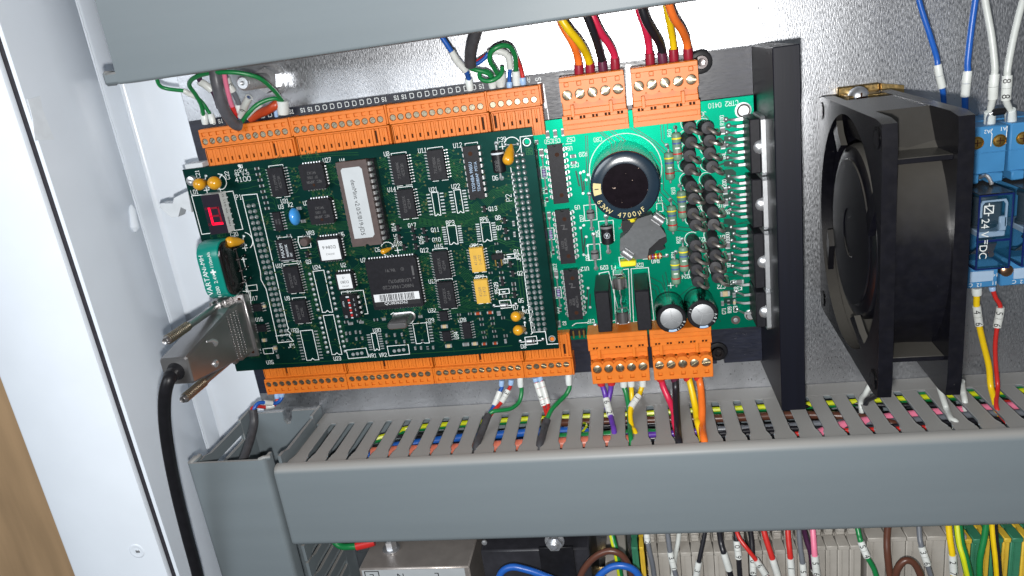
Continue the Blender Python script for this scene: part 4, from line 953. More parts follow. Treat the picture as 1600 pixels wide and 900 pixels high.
part('small_resistor', M, [MT['res_red'], MT['cap_gold'], MT['band_violet'], MT['band_yellow'], MT['steel']], pb, label='red brown resistor with colour bands')
# tall black blocks and the glass fuse between them
for (ua, ub, va, uc, ud, vc) in ((929, 950, 458, 935, 958, 520), (991, 1013, 456, 997.5, 1020, 517)):
    zt = 38.0
    a, b, c, d = at(ua, va, zt), at(ub, va - 1, zt), at(uc, vc, zt), at(ud, vc - 1, zt)
    x0 = (a.x + c.x) / 2; x1 = (b.x + d.x) / 2; M = Mesh(); M.box(x0, x1, c.y, a.y, ZP2 + 1.5, zt, 0.35)
    M.box(x0 - 0.15, x1 + 0.15, a.y - 7.4, a.y + 0.25, ZP2 + 0.8, zt - 0.9, 0.3)
    o = part('power_diode', M, EPX, pb)
    M = Mesh()
    for dy in (3.5, 9.0, 14.5): M.tube([((x0 + x1) / 2, c.y + dy, ZP2 + 1.6), ((x0 + x1) / 2, c.y + dy, ZP2)], 0.6, 8)
    part('leads', M, TIN, o)
xf = at(970.5, 470, 20).x
a, b = at(968, 443, 21), at(974, 494, 21)
M = Mesh(); M.lathe((xf, b.y - 1, 20.5), (0, 1, 0), [(2.3, 0), (2.3, a.y - b.y + 2)], 20); fu = part('fuse', M, MT['glass'], pb)
M = Mesh()
for q, s in ((a, 1), (b, -1)):
    M.lathe((xf, q.y + s * 3.0, 20.5), (0, -s, 0), [(2.2, 0), (2.65, 0.25), (2.65, 5.2), (2.4, 5.4)], 20)
part('end_cap', M, MT['nickel'], fu)
M = Mesh(); M.tube([(xf + 0.3 * math.sin(k * 1.9), a.y - (a.y - b.y) * k / 10, 20.5 + 0.25 * math.cos(k * 2.1)) for k in range(11)], 0.28, 6); part('fuse_wire', M, MT['tin'], fu)
M = Mesh()
for q, s in ((a, 1), (b, -1)):
    y0 = q.y + s * 0.4
    for sx in (-1, 1):
        M.ribbon([(xf + sx * 1.2, y0, ZP2 + 1), (xf + sx * 2.75, y0, ZP2 + 4), (xf + sx * 2.95, y0, ZP2 + 7.5), (xf + sx * 2.6, y0, ZP2 + 9.2), (xf + sx * 3.1, y0, ZP2 + 10.4)], (0, 1, 0), 4.0, 0.3)
    M.box(xf - 2.2, xf + 2.2, y0 - 2, y0 + 2, ZP2 + 0.3, ZP2 + 1.2); M.box(xf - 1.9, xf + 1.9, y0 + s * 3.4, y0 + s * 3.8, ZP2 + 0.5, ZP2 + 7.4, 0.1)
part('fuse_clip', M, MT['tin'], fu)
# banded power resistors
for u0, v0, u1, v1, lu, lv in ((1055.5, 207, 1060, 251, 1055, 199), (1043.5, 238, 1048.5, 281, 1042, 227), (1064, 298, 1067.5, 341, 1062, 290), (1047.5, 321, 1053, 361, 1047, 312), (1066.5, 385, 1070.5, 424, 1066, 374), (1053.5, 405, 1057.5, 444, 1056, 394)):
    zr = ZP2 + 4.0; a = at(u0, v0, zr); b = at(u1, v1, zr); x = (a.x + b.x) / 2; L = a.y - b.y; r = 2.0
    M = Mesh(); M.lathe((x, b.y, zr), (0, 1, 0), [(1.1, 0), (1.75, 0.4), (r, 1.0), (r, 2.2), (r * 0.93, 2.8), (r * 0.93, L - 2.8), (r, L - 2.2), (r, L - 1.0), (1.75, L - 0.4), (1.1, L)], 20)
    o = part('banded_resistor', M, MT['res_green'], pb)
    for f, mk in ((0.80, 'band_yellow'), (0.63, 'band_blue'), (0.26, 'band_red')):
        B = Mesh(); rb = r * (1.015 if f in (0.80, 0.26) else 0.955); B.lathe((x, b.y + L * f - 0.3, zr), (0, 1, 0), [(rb, 0), (rb, 0.62)], 20, caps=False); part('colour_band', B, MT[mk], o)
    B = Mesh(); B.box(x - 0.9, x + 0.9, b.y + L * 0.44, b.y + L * 0.49, zr + r * 0.85, zr + r * 0.95, 0.04); part('white_mark', B, MT['band_white'], o)
    W = Mesh(); q = at(lu, lv, ZP2)
    W.tube([(x, a.y - 0.4, zr), (x, a.y + 1.3, zr), (x + 0.1, a.y + 2.0, zr - 0.9), (q.x, q.y, ZP2)], 0.42, 8); W.tube([(x, b.y + 0.4, zr), (x, b.y - 1.0, zr), (x, b.y - 1.4, zr - 1), (x, b.y - 1.5, ZP2)], 0.42, 8)
    W.ball((q.x, q.y, ZP2 + .1), 1.0, 9, 5, (1, 1, .6)); part('leads', W, MT['solder'], o)
# diodes standing on end, their top leads bent over in hoops
SD = [(1078, 200), (1080, 223), (1077.6, 244), (1078, 265), (1106, 200), (1109, 220), (1109, 240), (1113, 261),
      (1080, 292), (1084, 311), (1083, 334), (1087, 352), (1110, 290), (1112, 310), (1114, 332), (1115, 351),
      (1087, 384), (1087, 403), (1089, 422), (1091, 441), (1114, 379), (1118, 399), (1118, 418), (1122, 435)]
for i, (u, v) in enumerate(SD):
    zt = ZP2 + 10.2; q = at(u, v, zt); rr2 = random.Random(i); tx, ty = rr2.uniform(-1.3, 0.6), rr2.uniform(-0.4, 1.3)
    M = Mesh(); M.lathe((q.x + tx, q.y + ty, ZP2 + 0.8), Vector((-tx, -ty, 9.2)), [(2.2, 0), (2.65, 0.5), (2.65, 8.9), (2.45, 9.25), (0.6, 9.45), (0.5, 9.9)], 16)
    o = part('standing_diode', M, MT['diode_black'], pb, ang=22)
    W = Mesh(); hx, hy = rr2.uniform(4.0, 5.2), rr2.uniform(-3.2, -1.6)
    if i % 4 == 3: hx *= 0.85
    W.tube(smooth([(q.x, q.y, zt - 0.6), (q.x + 0.25, q.y - 0.1, zt + 1.6), (q.x + hx * 0.40, q.y + hy * 0.45, zt + 3.4), (q.x + hx * 0.80, q.y + hy * 0.85, zt + 2.4), (q.x + hx, q.y + hy, zt - 1.0), (q.x + hx, q.y + hy, ZP2)], 6), 0.78, 8)
    W.ball((q.x + hx, q.y + hy, ZP2 + .1), 1.2, 9, 5, (1, 1, .6))
    part('lead_hoop', W, MT['hoop'], o)
    S2.line([(q.x + tx + 3.1 * math.cos(k * math.pi / 10), q.y + ty + 3.1 * math.sin(k * math.pi / 10)) for k in range(3, 16)], 0.26, ZP2 + 0.04)
# power chips clamped to the heat sink bar
for i, (v0, v1) in enumerate(((186, 272), (281, 357), (366, 452), (458, 513))):
    y0, y1 = at(1176, v1, 32.5).y, at(1176, v0, 32.5).y; n = 8 if i < 3 else 4
    M = Mesh(); M.box(245.4, 249.5, y0, y1, 15.5, 32.4, 0.45); o = part('power_chip', M, EPX, pb)
    M = Mesh(); M.prism([(y0 - 0.9, 15.5), (y1 + 0.7, 15.5), (y1 + 0.7, 32.4), (y1 - 0.6, 33.8), (y0 + 0.3, 33.8), (y0 - 0.9, 32.6)], 249.55, 251.25, 'x'); part('cooling_tab', M, MT['alu'], o)
    M = Mesh(); yc = (y0 + y1) / 2 - (0.4 if i < 3 else 1.0)
    M.lathe((249.4, yc, 30.4), (-1, 0, 0), [(3.3, -0.2), (3.3, 0.8), (2.9, 1.9), (2.0, 2.8), (0.9, 3.2), (0.2, 3.3)], 24); part('screw', M, MT['steel'], o)
    M = Mesh(); D = Mesh()
    for k in range(n):
        y = y1 - 1.4 - k * ((y1 - y0 - 3.0) / (n - 1)); zl = 18.5 if k % 2 else 17.2; xe = 239.4 if k % 2 == 0 else 240.4
        M.ribbon([(245.6, y, zl), (242.8, y, zl), (xe + 0.8, y, ZP2 + 2.2), (xe, y, ZP2 + 0.2)], (0, 1, 0), [1.15, 1.0, 0.7, 0.45], 0.35)
        M.ball((xe, y, ZP2 + 0.12), 0.75, 8, 5, (1, 1, .6))
        D.disc(xe - 0.3, y, 1.15, ZP2 + 0.03, 14)
    part('leads', M, TIN, o); part('pads', D, MT['gap2'], o, smooth=False)
# board screws and a rivet
for u, v, r, w in ((1162, 173, 2.6, 3.3), (1173, 493.5, 2.0, 2.5)):
    q = at(u, v, ZP2 + 1.6); M = Mesh(); M.lathe((q.x, q.y, ZP2 + 0.02), (0, 0, 1), [(w, 0), (w, 0.4), (r + 0.15, 0.42), (r, 0.5), (r, 1.5), (r - 0.3, 1.75)], 28); o = part('board_screw', M, MT['alu'], pb)
    S_ = Mesh(); S_.line([(q.x - r * 0.7, q.y + r * 0.6), (q.x + r * 0.6, q.y - r * 0.7)], 0.42, ZP2 + 1.76); S_.disc(q.x, q.y, r * 0.98, ZP2 + 1.77, 26, r * 0.82); part('slot', S_, MT['dark_hole'], o, smooth=False)
q = at(1149.5, 500, ZP2); M = Mesh(); M.disc(q.x, q.y, 2.0, ZP2 + 0.02, 22); M.mat(1); M.lathe((q.x, q.y, ZP2), (0, 0, 1), [(1.0, 0), (1.0, 0.3), (0.6, 0.35)], 14); part('hollow_rivet', M, [MT['ceramic'], MT['alu']], pb, smooth=False)
# components at the left edge of the free part of the board, near the lower plugs
q = at(905, 517, ZP2); M = Mesh(); M.box(q.x - 4.2, q.x + 3.2, q.y - 1.6, q.y + 1.6, ZP2, ZP2 + 2.0, 0.2); M.mat(1)
for d in (-2.6, 0.2, 2.2): M.box(q.x + d - 0.4, q.x + d + 0.4, q.y - 2.6, q.y + 1.0, ZP2 + 1.9, ZP2 + 2.5, 0.1)
part('small_relay_switch', M, [MT['black_plastic'], MT['gold']], pb); silk_px([(894, 509), (900, 505), (918, 504)], ZP2, S2)
for u, v in ((930, 508), (939, 507.5), (966, 505), (982, 503.5)): 
    q = at(u, v, ZP2); M = Mesh(); M.ball((q.x, q.y, ZP2 + .2), 1.2, 10, 6, (1, 1, .7)); part('solder_joint', M, MT['solder'], pb)
part('copper_gaps', G2, MT['gap2'], pb, smooth=False, kind='stuff'); part('printed_legend', S2, MT['silk'], pb, smooth=False, kind='stuff'); part('solder_pads', PD2, MT['solder'], pb, smooth=False, kind='stuff')
# ------------------------------------------------------------------ processor board (upper, dark green)
ZC = 24.0
cb = thing('processor_board', 'dark green circuit board with black chips, battery and red digit display', 'circuit board', (80, 50, 22.4))
M = Mesh(); M.box(0, 159.8, 0, 100, 22.4, ZC, 0.12); part('board', M, MT['pcb'], cb, smooth=False)
TR, VI, VH, SK, PD = Mesh(), Mesh(), Mesh(), Mesh(), Mesh()
BOARD['cpu'] = (TR, VI, VH, ZC + 0.02); SILK['cpu'] = SK
ZS = ZC + 0.05
def sk(t, u, v, h=1.85, rot=0.0, lw=None, wide=0.76):
    q = at(u, v, ZC); strokes(SK, t, q.x, q.y, h, ZS, rot, lw or 0.20, wide=wide)
# chips
for a in ((433, 285, 20, 7.5, 12.9, ['71LEM9AK', 'HC573A'], 'cpu', 1), (625, 266, 20, 7.5, 12.9, ['71LEM8AK', 'HC573A'], 'cpu', 2), (682, 258, 20, 7.5, 12.9, ['71LEM8AK', 'HC573A'], 'cpu', 3),
          (635, 319, 20, 7.5, 12.9, ['Q7ZAC81K', 'HC244'], 'cpu', 4), (689.5, 415, 20, 7.5, 12.9, ['Q7ZAC81K', 'HC244'], 'cpu', 5), (697.5, 462, 20, 7.5, 12.9, ['Q7ZAC81K', 'HC244'], 'cpu', 6),
          (457, 438, 20, 7.5, 12.9, ['Q7ZAC81K', 'HC244'], 'cpu', 7), (468.5, 488, 16, 7.5, 11.6, ['Q9ZKTJHM', 'HC245'], 'cpu', 8)):
    soic(cb, *a[:6], brd=a[6], seed=a[7])
soic(cb, 433.5, 346.5, 14, 3.9, 8.7, ['74HC', '9414'], t=1.6, seed=9)
o, c = soic(cb, 446, 392, 16, 7.5, 10.3, [], seed=10)
K = Mesh(); print_text(K, 'MAXIM', (c.x - 1.6, c.y + 0.2, ZC + 2.38), (0, 1, 0), (-1, 0, 0), 2.3, sx=0.95); strokes(K, 'MAX691CWE', c.x + 0.7, c.y, 0.95, ZC + 2.37, math.pi / 2, 0.14); strokes(K, 'OXT', c.x + 2.4, c.y - 2.0, 0.9, ZC + 2.37, math.pi / 2, 0.14)
K.line([(c.x - 3.0, c.y - 4.5), (c.x + 3.0, c.y - 4.5)], 0.2, ZC + 2.38); part('marking', K, MT['markw'], o, smooth=False)
for u, v, n, w, h, sd in ((693, 494.5, 8, 3.9, 4.9, 11), (697.5, 526, 8, 3.9, 4.9, 12), (729.5, 517, 14, 3.9, 8.0, 13), (401, 481.5, 8, 4.4, 3.6, 14), (408, 513.5, 8, 4.6, 3.6, 15)):
    soic(cb, u, v, n, w, h, [], t=1.6, seed=sd)
for u, v, sd in ((745.7, 406.6, 21), (753, 456, 22)):
    soic(cb, u, v, 16, 6.3, 11.3, ['4116R', '1-472'], t=2.2, body='yellow_chip', seed=sd)
for u, v, sd in ((488, 276.5, 31), (500.5, 331, 32)):
    o, c, zt = plcc(cb, u, v, 11.5, 7, seed=sd)
    K = Mesh(); strokes(K, 'NEC JAPAN', c.x + 0.4, c.y - 2.2, 1.1, zt + 0.02, math.pi, 0.14); strokes(K, 'D7 1055', c.x, c.y - 0.2, 1.0, zt + 0.02, math.pi, 0.13); strokes(K, '9411K2', c.x, c.y + 1.8, 1.0, zt + 0.02, math.pi, 0.13)
    part('marking', K, MT['mark'], o, smooth=False)
o, c, zt = plcc(cb, 515, 389.6, 11.5, 7, seed=33)
M = Mesh(); M.box(c.x - 4.7, c.x + 4.7, c.y - 4.9, c.y + 4.5, zt - 0.02, zt + 0.10, 0.04); l = part('paper_label', M, MT['paper'], o, smooth=False)
K = Mesh(); print_text(K, 'D284-6', (c.x, c.y + 1.0, zt + 0.13), (-1, 0, 0), (0, -1, 0), 2.1); print_text(K, '(INTAC)', (c.x, c.y - 2.2, zt + 0.13), (-1, 0, 0), (0, -1, 0), 1.1); part('label_print', K, MT['ink'], l, smooth=False)
o, c, zt = plcc(cb, 538.6, 440, 8.7, 5, seed=34)
M = Mesh(); M.box(c.x - 3.3, c.x + 3.3, c.y - 3.4, c.y + 3.5, zt - 0.02, zt + 0.10, 0.04); l = part('paper_label', M, MT['paper'], o, smooth=False)
K = Mesh(); print_text(K, 'D283', (c.x, c.y - 0.2, zt + 0.13), (-1, 0, 0), (0, -1, 0), 1.8); print_text(K, '-3', (c.x, c.y + 1.9, zt + 0.13), (-1, 0, 0), (0, -1, 0), 1.6); print_text(K, '(INTAC)', (c.x, c.y - 2.2, zt + 0.13), (-1, 0, 0), (0, -1, 0), 0.9); part('label_print', K, MT['ink'], l, smooth=False)
o, c, zt = plcc(cb, 616, 443.4, 24.0, 17, seed=35, t=4.2)
K = Mesh(); print_text(K, 'N80C196KC20', (c.x + 1.6, c.y - 1.5, zt + 0.02), (-1, 0, 0), (0, -1, 0), 2.3); print_text(K, 'L0180P07U', (c.x + 2.9, c.y + 1.2, zt + 0.02), (-1, 0, 0), (0, -1, 0), 2.3)
print_text(K, "'86,'91", (c.x - 0.5, c.y + 6.4, zt + 0.02), (-1, 0, 0), (0, -1, 0), 2.0); print_text(K, '\u00a9', (c.x + 5.0, c.y + 6.6, zt + 0.02), (-1, 0, 0), (0, -1, 0), 2.2)
K.box(c.x + 9.2, c.x + 10.1, c.y + 3.2, c.y + 7.6, zt, zt + 0.02); K.box(c.x + 9.2, c.x + 10.0, c.y + 1.6, c.y + 2.3, zt, zt + 0.02)
part('marking', K, MT['mark'], o, smooth=False)
M = Mesh(); M.box(c.x - 10.7, c.x + 10.7, c.y - 8.0, c.y - 4.4, zt - 0.02, zt + 0.08); l = part('paper_label', M, MT['paper'], o, smooth=False)
M = Mesh(); M.box(c.x - 10.7, c.x + 10.7, c.y - 10.2, c.y - 8.0, zt - 0.02, zt + 0.08)
part('label_lower_strip', M, MT['ink'], o, smooth=False)
K = Mesh(); rr = random.Random(8); x = c.x - 8.2
while x < c.x + 8.4:
    w = rr.choice((0.14, 0.14, 0.28, 0.42)); K.box(x, x + w, c.y - 7.8, c.y - 4.7, zt + 0.085, zt + 0.11); x += w + rr.choice((0.14, 0.2, 0.3, 0.45))
part('bar_code', K, MT['ink'], l, smooth=False)
K = Mesh(); print_text(K, 'QC00262562', (c.x - 0.8, c.y - 8.9, zt + 0.11), (1, 0, 0), (0, 1, 0), 2.0); part('label_print', K, MT['paper'], o, smooth=False)
# EPROM in its socket
M = Mesh(); q = at(561, 319, ZC + 8.6); M.box(q.x - 8.6, q.x + 8.6, q.y - 18.0, q.y + 18.0, ZC + 0.3, ZC + 4.0, 0.3); sock = part('chip_socket', M, MT['black_plastic'], cb)
o, c, zt = dip(cb, 561, 319, 28, 13.6, 37.2, 15.6, ZC + 4.0, 0.6, 4.0, body='ceramic', notch=-1)
M = Mesh()
poly = [(-4.7, -15.0), (3.6, -15.0), (4.7, -13.9), (4.7, 14.9), (3.7, 16.0), (-3.9, 16.0), (-4.7, 15.2)]
M.prism([(c.x + p[0] - 0.4, c.y + p[1]) for p in poly], zt - 0.02, zt + 0.10); l = part('foil_label', M, MT['foil'], o, smooth=False)
K = Mesh(); print_text(K, 'denMint v2.0/S/B19-JD5', (c.x - 0.7, c.y - 1.4, zt + 0.13), (0, -1, 0), (1, 0, 0), 2.75, sx=0.93); part('label_print', K, MT['ink'], l, smooth=False)
# darlington driver
o, c, zt = dip(cb, 740, 270.5, 18, 6.5, 22.6, 8.2, ZC, 0.6, 3.3, notch=-1)
K = Mesh(); print_text(K, 'TOSHIBA 9905U', (c.x - 0.9, c.y - 1.6, zt + 0.02), (0, 1, 0), (-1, 0, 0), 2.0, sx=0.9); print_text(K, "TD62083AP  M'51A", (c.x + 1.3, c.y - 1.6, zt + 0.02), (0, 1, 0), (-1, 0, 0), 1.75, sx=0.88); part('marking', K, MT['pale_blue'], o, smooth=False)
D = Mesh(); D.disc(c.x - 0.2, c.y + 8.2, 0.95, zt + 0.01, 14); part('mould_dimple', D, MT['dark_hole'], o, smooth=False)
SK.line([(c.x - 2.6, c.y + 11.6), (c.x - 2.6, c.y + 12.2), (c.x + 2.8, c.y + 12.2), (c.x + 2.8, c.y + 11.6)], 0.26, ZS)
# printed outlines of empty places, with their pads
def outline(pts, notch=True, w=0.3):
    P = px_poly(pts, ZC)
    if notch:
        a, b = Vector(P[2]), Vector(P[3]); m = (a + b) / 2; d = (b - a).normalized() * min(1.0, (b - a).length * 0.28); n = Vector((d.y, -d.x)); n = n if n.y > 0 else -n
        P = P[:3] + [tuple(m - d), tuple(m + n * 0.9), tuple(m + d)] + P[3:]
    SK.line(P, w, ZS, True)
def so_pads(pts, n, reach=1.7, fan=True, seed=1):
    P = [Vector((*p, 0)) for p in px_poly(pts, ZC)]; r2 = random.Random(seed)
    for i in range(n):
        f = (i + 0.5) / n
        for a, b, sx in ((P[0], P[3], -1), (P[1], P[2], 1)):
            q = a.lerp(b, f); x = q.x + sx * 1.55
            PD.box(x - reach / 2, x + reach / 2, q.y - 0.27, q.y + 0.27, ZC + 0.01, ZC + 0.09, 0.03)
            if fan and r2.random() < 0.7: fanout('cpu', x + sx * reach / 2, q.y, sx, r2, rng=(1, 4))
def dot_pads(pts, n, seed=1, r=0.85, off=1.9):
    P = [Vector((*p, 0)) for p in px_poly(pts, ZC)]; r2 = random.Random(seed)
    for i in range(n):
        f = (i + 0.45) / n
        for a, b, sx in ((P[0], P[3], -1), (P[1], P[2], 1)):
            q = a.lerp(b, f); PD.lathe((q.x + sx * off, q.y, ZC + 0.01), (0, 0, 1), [(r, 0), (r * 0.85, 0.22), (r * 0.5, 0.45), (0.05, 0.5)], 10)
            if r2.random() < 0.7: fanout('cpu', q.x + sx * (off + r), q.y, sx, r2, rng=(1, 4))
for pts, n, sd in (([(674, 301), (684, 300), (689, 336), (680, 337)], 7, 41), ([(709, 297), (719, 296), (725, 332), (715, 333)], 8, 42), ([(698, 353), (712, 352), (716, 381), (703, 382)], 8, 43), ([(751, 348), (765, 347), (769, 376), (755, 378)], 8, 44),
                   ([(469, 517), (488, 515.5), (498.5, 562), (479.5, 563)], 10, 45), ([(580, 521), (588, 520.4), (593.5, 546.6), (585, 547.6)], 7, 46), ([(645, 506), (666, 504), (671, 535.6), (650.5, 537)], 7, 47)):
    outline(pts); so_pads(pts, n, seed=sd)
for pts, n, sd in (([(489, 424), (506, 422), (520, 487.6), (504, 488)], 8, 51), ([(505, 493), (521, 491.6), (534.4, 553.6), (519, 554)], 8, 52)):
    outline(pts); dot_pads(pts, n, sd)
for pts in ([(541, 547), (572, 543.6), (576, 557.6), (544.4, 560.4)], [(605, 541), (638, 538.4), (640, 553), (608, 556)]):
    outline(pts, False)
    P = px_poly([((pts[0][0] * 3 + pts[1][0]) / 4 + 3, (pts[0][1] + pts[3][1]) / 2), ((pts[0][0] + pts[1][0]) / 2 + 2, (pts[0][1] + pts[3][1]) / 2 - 1), ((pts[0][0] + 3 * pts[1][0]) / 4 + 1, (pts[0][1] + pts[3][1]) / 2 - 2)], ZC)
    for x, y in P: PD.lathe((x, y, ZC + 0.01), (0, 0, 1), [(0.9, 0), (0.8, 0.15), (0.3, 0.15)], 10)
outline([(411, 545), (426, 543.5), (427.5, 552), (413, 553)], False); so_pads([(411, 545), (426, 543.5), (427.5, 552), (413, 553)], 2, 0.8, False)
outline([(384, 447), (401, 444.6), (402.5, 453.5), (386, 454.5)], False)
# the row of display resistors and scattered small parts
for u, v in ((401, 263.5), (403, 272.5), (406, 281.5), (408.5, 290.5), (410.5, 299.5), (413, 308.5), (415.5, 317), (417, 325.8)):
    smd(cb, u, v, 2.3, 1.25, 'res', ZC); q = at(u + 5, v, ZC); TR.line([(q.x, q.y), (q.x + 1.5, q.y), (q.x + 2.8, q.y - 1.3), (q.x + 2.8, q.y - 3)], 0.16, ZC + 0.02); q = at(u - 5, v, ZC); TR.line([(q.x, q.y), (q.x - 2.2, q.y), (q.x - 5, q.y - 0.5), (q.x - 9, q.y - 0.6)], 0.16, ZC + 0.02)
for u, v, w, h, k in ((467.5, 325.5, 2.3, 1.4, 'cap'), (474, 345.5, 2.2, 1.5, 'cap'), (451, 368, 2.2, 1.2, 'res'), (434.5, 369.7, 1.8, 0.9, 'res'), (413, 478.5, 1.4, 2.0, 'tan'), (413, 531.5, 2.6, 1.6, 'tan'), (430, 544, 1.7, 2.4, 'tan'), (434, 557, 1.1, 2.1, 'cap'), (694.5, 510, 3.3, 1.6, 'tan'), (701, 540.5, 3.2, 1.6, 'tan'),
                      (660, 533.5, 1.2, 1.6, 'res'), (668, 543.8, 1.3, 1.5, 'res'), (657, 494.5, 2.0, 1.3, 'cap'), (600, 498.5, 1.8, 1.3, 'cap'), (587, 500, 2.2, 1.3, 'res'), (747, 489.5, 3.0, 1.2, 'melf'), (766, 488, 3.0, 1.2, 'melf'), (717, 492, 1.7, 1.2, 'res'), (734, 490.5, 1.7, 1.2, 'res'), (752, 499, 1.9, 1.3, 'res'), (769, 497.5, 1.9, 1.3, 'res'), (786, 497, 1.7, 1.3, 'res'), (753, 507.5, 1.8, 1.2, 'res'), (770, 506, 1.8, 1.2, 'res'),
                      (755, 519.5, 1.7, 1.2, 'res'), (772, 518, 1.8, 1.2, 'res'), (757, 527.5, 1.7, 1.2, 'res'), (774, 526, 1.8, 1.2, 'res'), (790, 525, 1.8, 1.4, 'res'), (790, 533, 1.2, 2.0, 'cap'), (728, 538, 3.2, 1.6, 'cap'), (742, 537, 3.0, 1.5, 'tan'), (757, 537, 2.4, 1.1, 'melf'), (774, 536, 2.4, 1.1, 'melf'),
                      (784, 434.5, 2.4, 1.3, 'res'), (783, 426, 1.9, 1.0, 'res'), (766.5, 426.5, 1.8, 1.0, 'res'), (788, 463.5, 2.2, 1.3, 'res'), (802.5, 444, 2.0, 1.7, 'res'), (803.5, 452, 2.0, 1.5, 'res'), (792, 373, 2.3, 1.3, 'res'), (775.5, 381, 1.6, 1.0, 'res'), (802.5, 349, 1.1, 2.4, 'cap'), (804, 366, 1.1, 2.4, 'cap'),
                      (541, 503.5, 2.2, 1.3, 'res'), (561, 502, 2.2, 1.3, 'res'), (548, 505.5, 2.4, 1.3, 'cap'), (565, 503.5, 2.2, 1.2, 'cap'), (541, 521, 0.9, 1.6, 'cap'), (556, 519, 0.9, 1.6, 'cap'), (542, 531.5, 1.0, 1.6, 'cap'), (557, 529.5, 0.9, 1.6, 'cap'), (566.5, 528.5, 0.9, 1.6, 'cap'), (547, 520.5, 0.9, 1.5, 'cap'), (563, 519, 0.9, 1.6, 'cap'), (604, 524, 1.0, 1.6, 'cap'), (617, 523.5, 1.0, 1.6, 'cap'), (628, 522.5, 0.9, 1.6, 'cap'), (604, 534.5, 0.9, 1.5, 'cap'), (619, 534, 0.9, 1.5, 'cap'), (632, 533.5, 0.9, 1.5, 'cap'),
                      (649, 544, 1.0, 1.6, 'cap'), (658, 543.5, 1.0, 1.6, 'cap'), (677, 543, 1.0, 1.6, 'cap'), (387, 473, 1.8, 1.6, 'cap'), (779.5, 489.5, 1.8, 2.0, 'cap'), (386, 495, 1.5, 1.2, 'res')):
    smd(cb, u, v, w, h, k, ZC, name={'res': 'chip_resistor', 'cap': 'chip_capacitor', 'tan': 'chip_capacitor', 'melf': 'glass_diode'}[k])
for u, v in ((621.5, 357), (644.5, 358.5), (662, 361), (623.5, 371.5), (647.5, 371), (666, 374), (631, 387), (649.5, 385.5), (756.5, 327), (788, 345), (790, 361), (781, 414), (797, 413.5), (801, 428), (785, 442.5), (804, 461.5), (480, 398)):
    sot(cb, u, v)
# round preset, jumper block, jumper links
q = at(474.5, 379, ZC + 4); M = Mesh(); M.lathe((q.x, q.y, ZC + 0.4), (0, 0, 1), [(2.0, 0), (2.0, 3.4), (1.7, 3.8)], 18); M.mat(1)
for d in (-1.4, 0, 1.4): M.tube([(q.x + d, q.y + 2.6, ZC), (q.x + d * 0.6, q.y + 1.2, ZC + 1.5)], 0.25, 6)
part('voltage_reference', M, [MT['ceramic'], MT['solder']], cb)
SK.line(px_poly([(466, 370), (484, 369), (486, 386), (470, 388), (466, 378)], ZC), 0.36, ZS, True)
q = at(777, 402, ZC + 3); M = Mesh(); M.box(q.x - 2.6, q.x + 2.6, q.y - 1.2, q.y + 1.3, ZC + 0.2, ZC + 3.0, 0.2); M.mat(1)
for d in (-1.3, 1.3): M.box(q.x + d - 0.32, q.x + d + 0.32, q.y - 4.4, q.y - 1.1, ZC + 1.3, ZC + 1.9, 0.12)
part('jumper_block', M, [MT['black_plastic'], MT['gold']], cb)
for pts in ([(787, 398.5), (804, 396.5), (805, 403), (788, 404.5)], [(780, 452.5), (795, 451), (796, 458), (781, 460)]):
    SK.line(px_poly(pts, ZC), 0.34, ZS, True); P = px_poly([((pts[0][0] * 2 + pts[1][0]) / 3, (pts[0][1] + pts[2][1]) / 2), ((pts[0][0] + 2 * pts[1][0]) / 3, (pts[0][1] + pts[2][1]) / 2)], ZC); M = Mesh()
    M.tube([(P[0][0], P[0][1], ZC + 0.1), (P[0][0] + 0.2, P[0][1], ZC + 0.6), (P[1][0] - 0.2, P[1][1], ZC + 0.6), (P[1][0], P[1][1], ZC + 0.1)], 0.4, 7); part('wire_link', M, MT['solder'], cb)
# diode D6, small axial diodes
q = at(779, 252, ZC + 3); a, b = at(776, 224, ZC), at(784, 278, ZC); M = Mesh()
M.tube([a, a + Vector((0, -0.5, 2.4)), (q.x, q.y, q.z), b + Vector((0, 0.5, 2.4)), b], 0.5, 8)
for p in (a, b): M.ball((p.x, p.y, ZC + .15), 1.1, 10, 5, (1, 1, .6))
o = part('diode', M, MT['solder'], cb)
M = Mesh(); M.lathe((q.x, q.y - 4.7, q.z), (0, 1, 0), [(2.2, 0), (2.75, 0.4), (2.75, 9.0), (2.2, 9.4)], 20); part('body', M, MT['black_plastic'], o)
M = Mesh(); M.lathe((q.x, q.y + 3.1, q.z), (0, 1, 0), [(2.78, 0), (2.78, 0.75)], 20, caps=False); part('polarity_band', M, MT['markw'], o)
K = Mesh(); strokes(K, '5908', q.x - 0.3, q.y - 1.4, 1.6, q.z + 2.82, math.pi / 2, 0.2); part('marking', K, MT['mark'], o, smooth=False)
for pts, (ux, vx), (ua, va), (ub, vb) in (([(780, 470), (797, 468.5), (800, 480), (783, 482)], (788, 477), (772, 477.5), (806, 475)), ([(820, 527), (838, 525), (840, 537), (822, 539)], (829, 533), (813, 533), (848, 530))):
    q = at(ux, vx, ZC + 1.2); a, b = at(ua, va, ZC), at(ub, vb, ZC); M = Mesh(); M.tube([a, (a.x + 0.4, a.y, ZC + 1.2), (b.x - 0.4, b.y, ZC + 1.2), b], 0.32, 7)
    for p in (a, b): M.ball((p.x, p.y, ZC + .1), 0.8, 9, 5, (1, 1, .6))
    M.lathe((q.x - 1.9, q.y, q.z), (1, 0, 0), [(0.8, 0), (1.1, 0.3), (1.1, 3.5), (0.8, 3.8)], 14); M.mat(1); M.lathe((q.x + 0.8, q.y, q.z), (1, 0, 0), [(1.12, 0), (1.12, 0.5)], 14)
    part('diode', M, [MT['alu'], MT['ink']], cb); SK.line(px_poly(pts, ZC), 0.34, ZS, True)
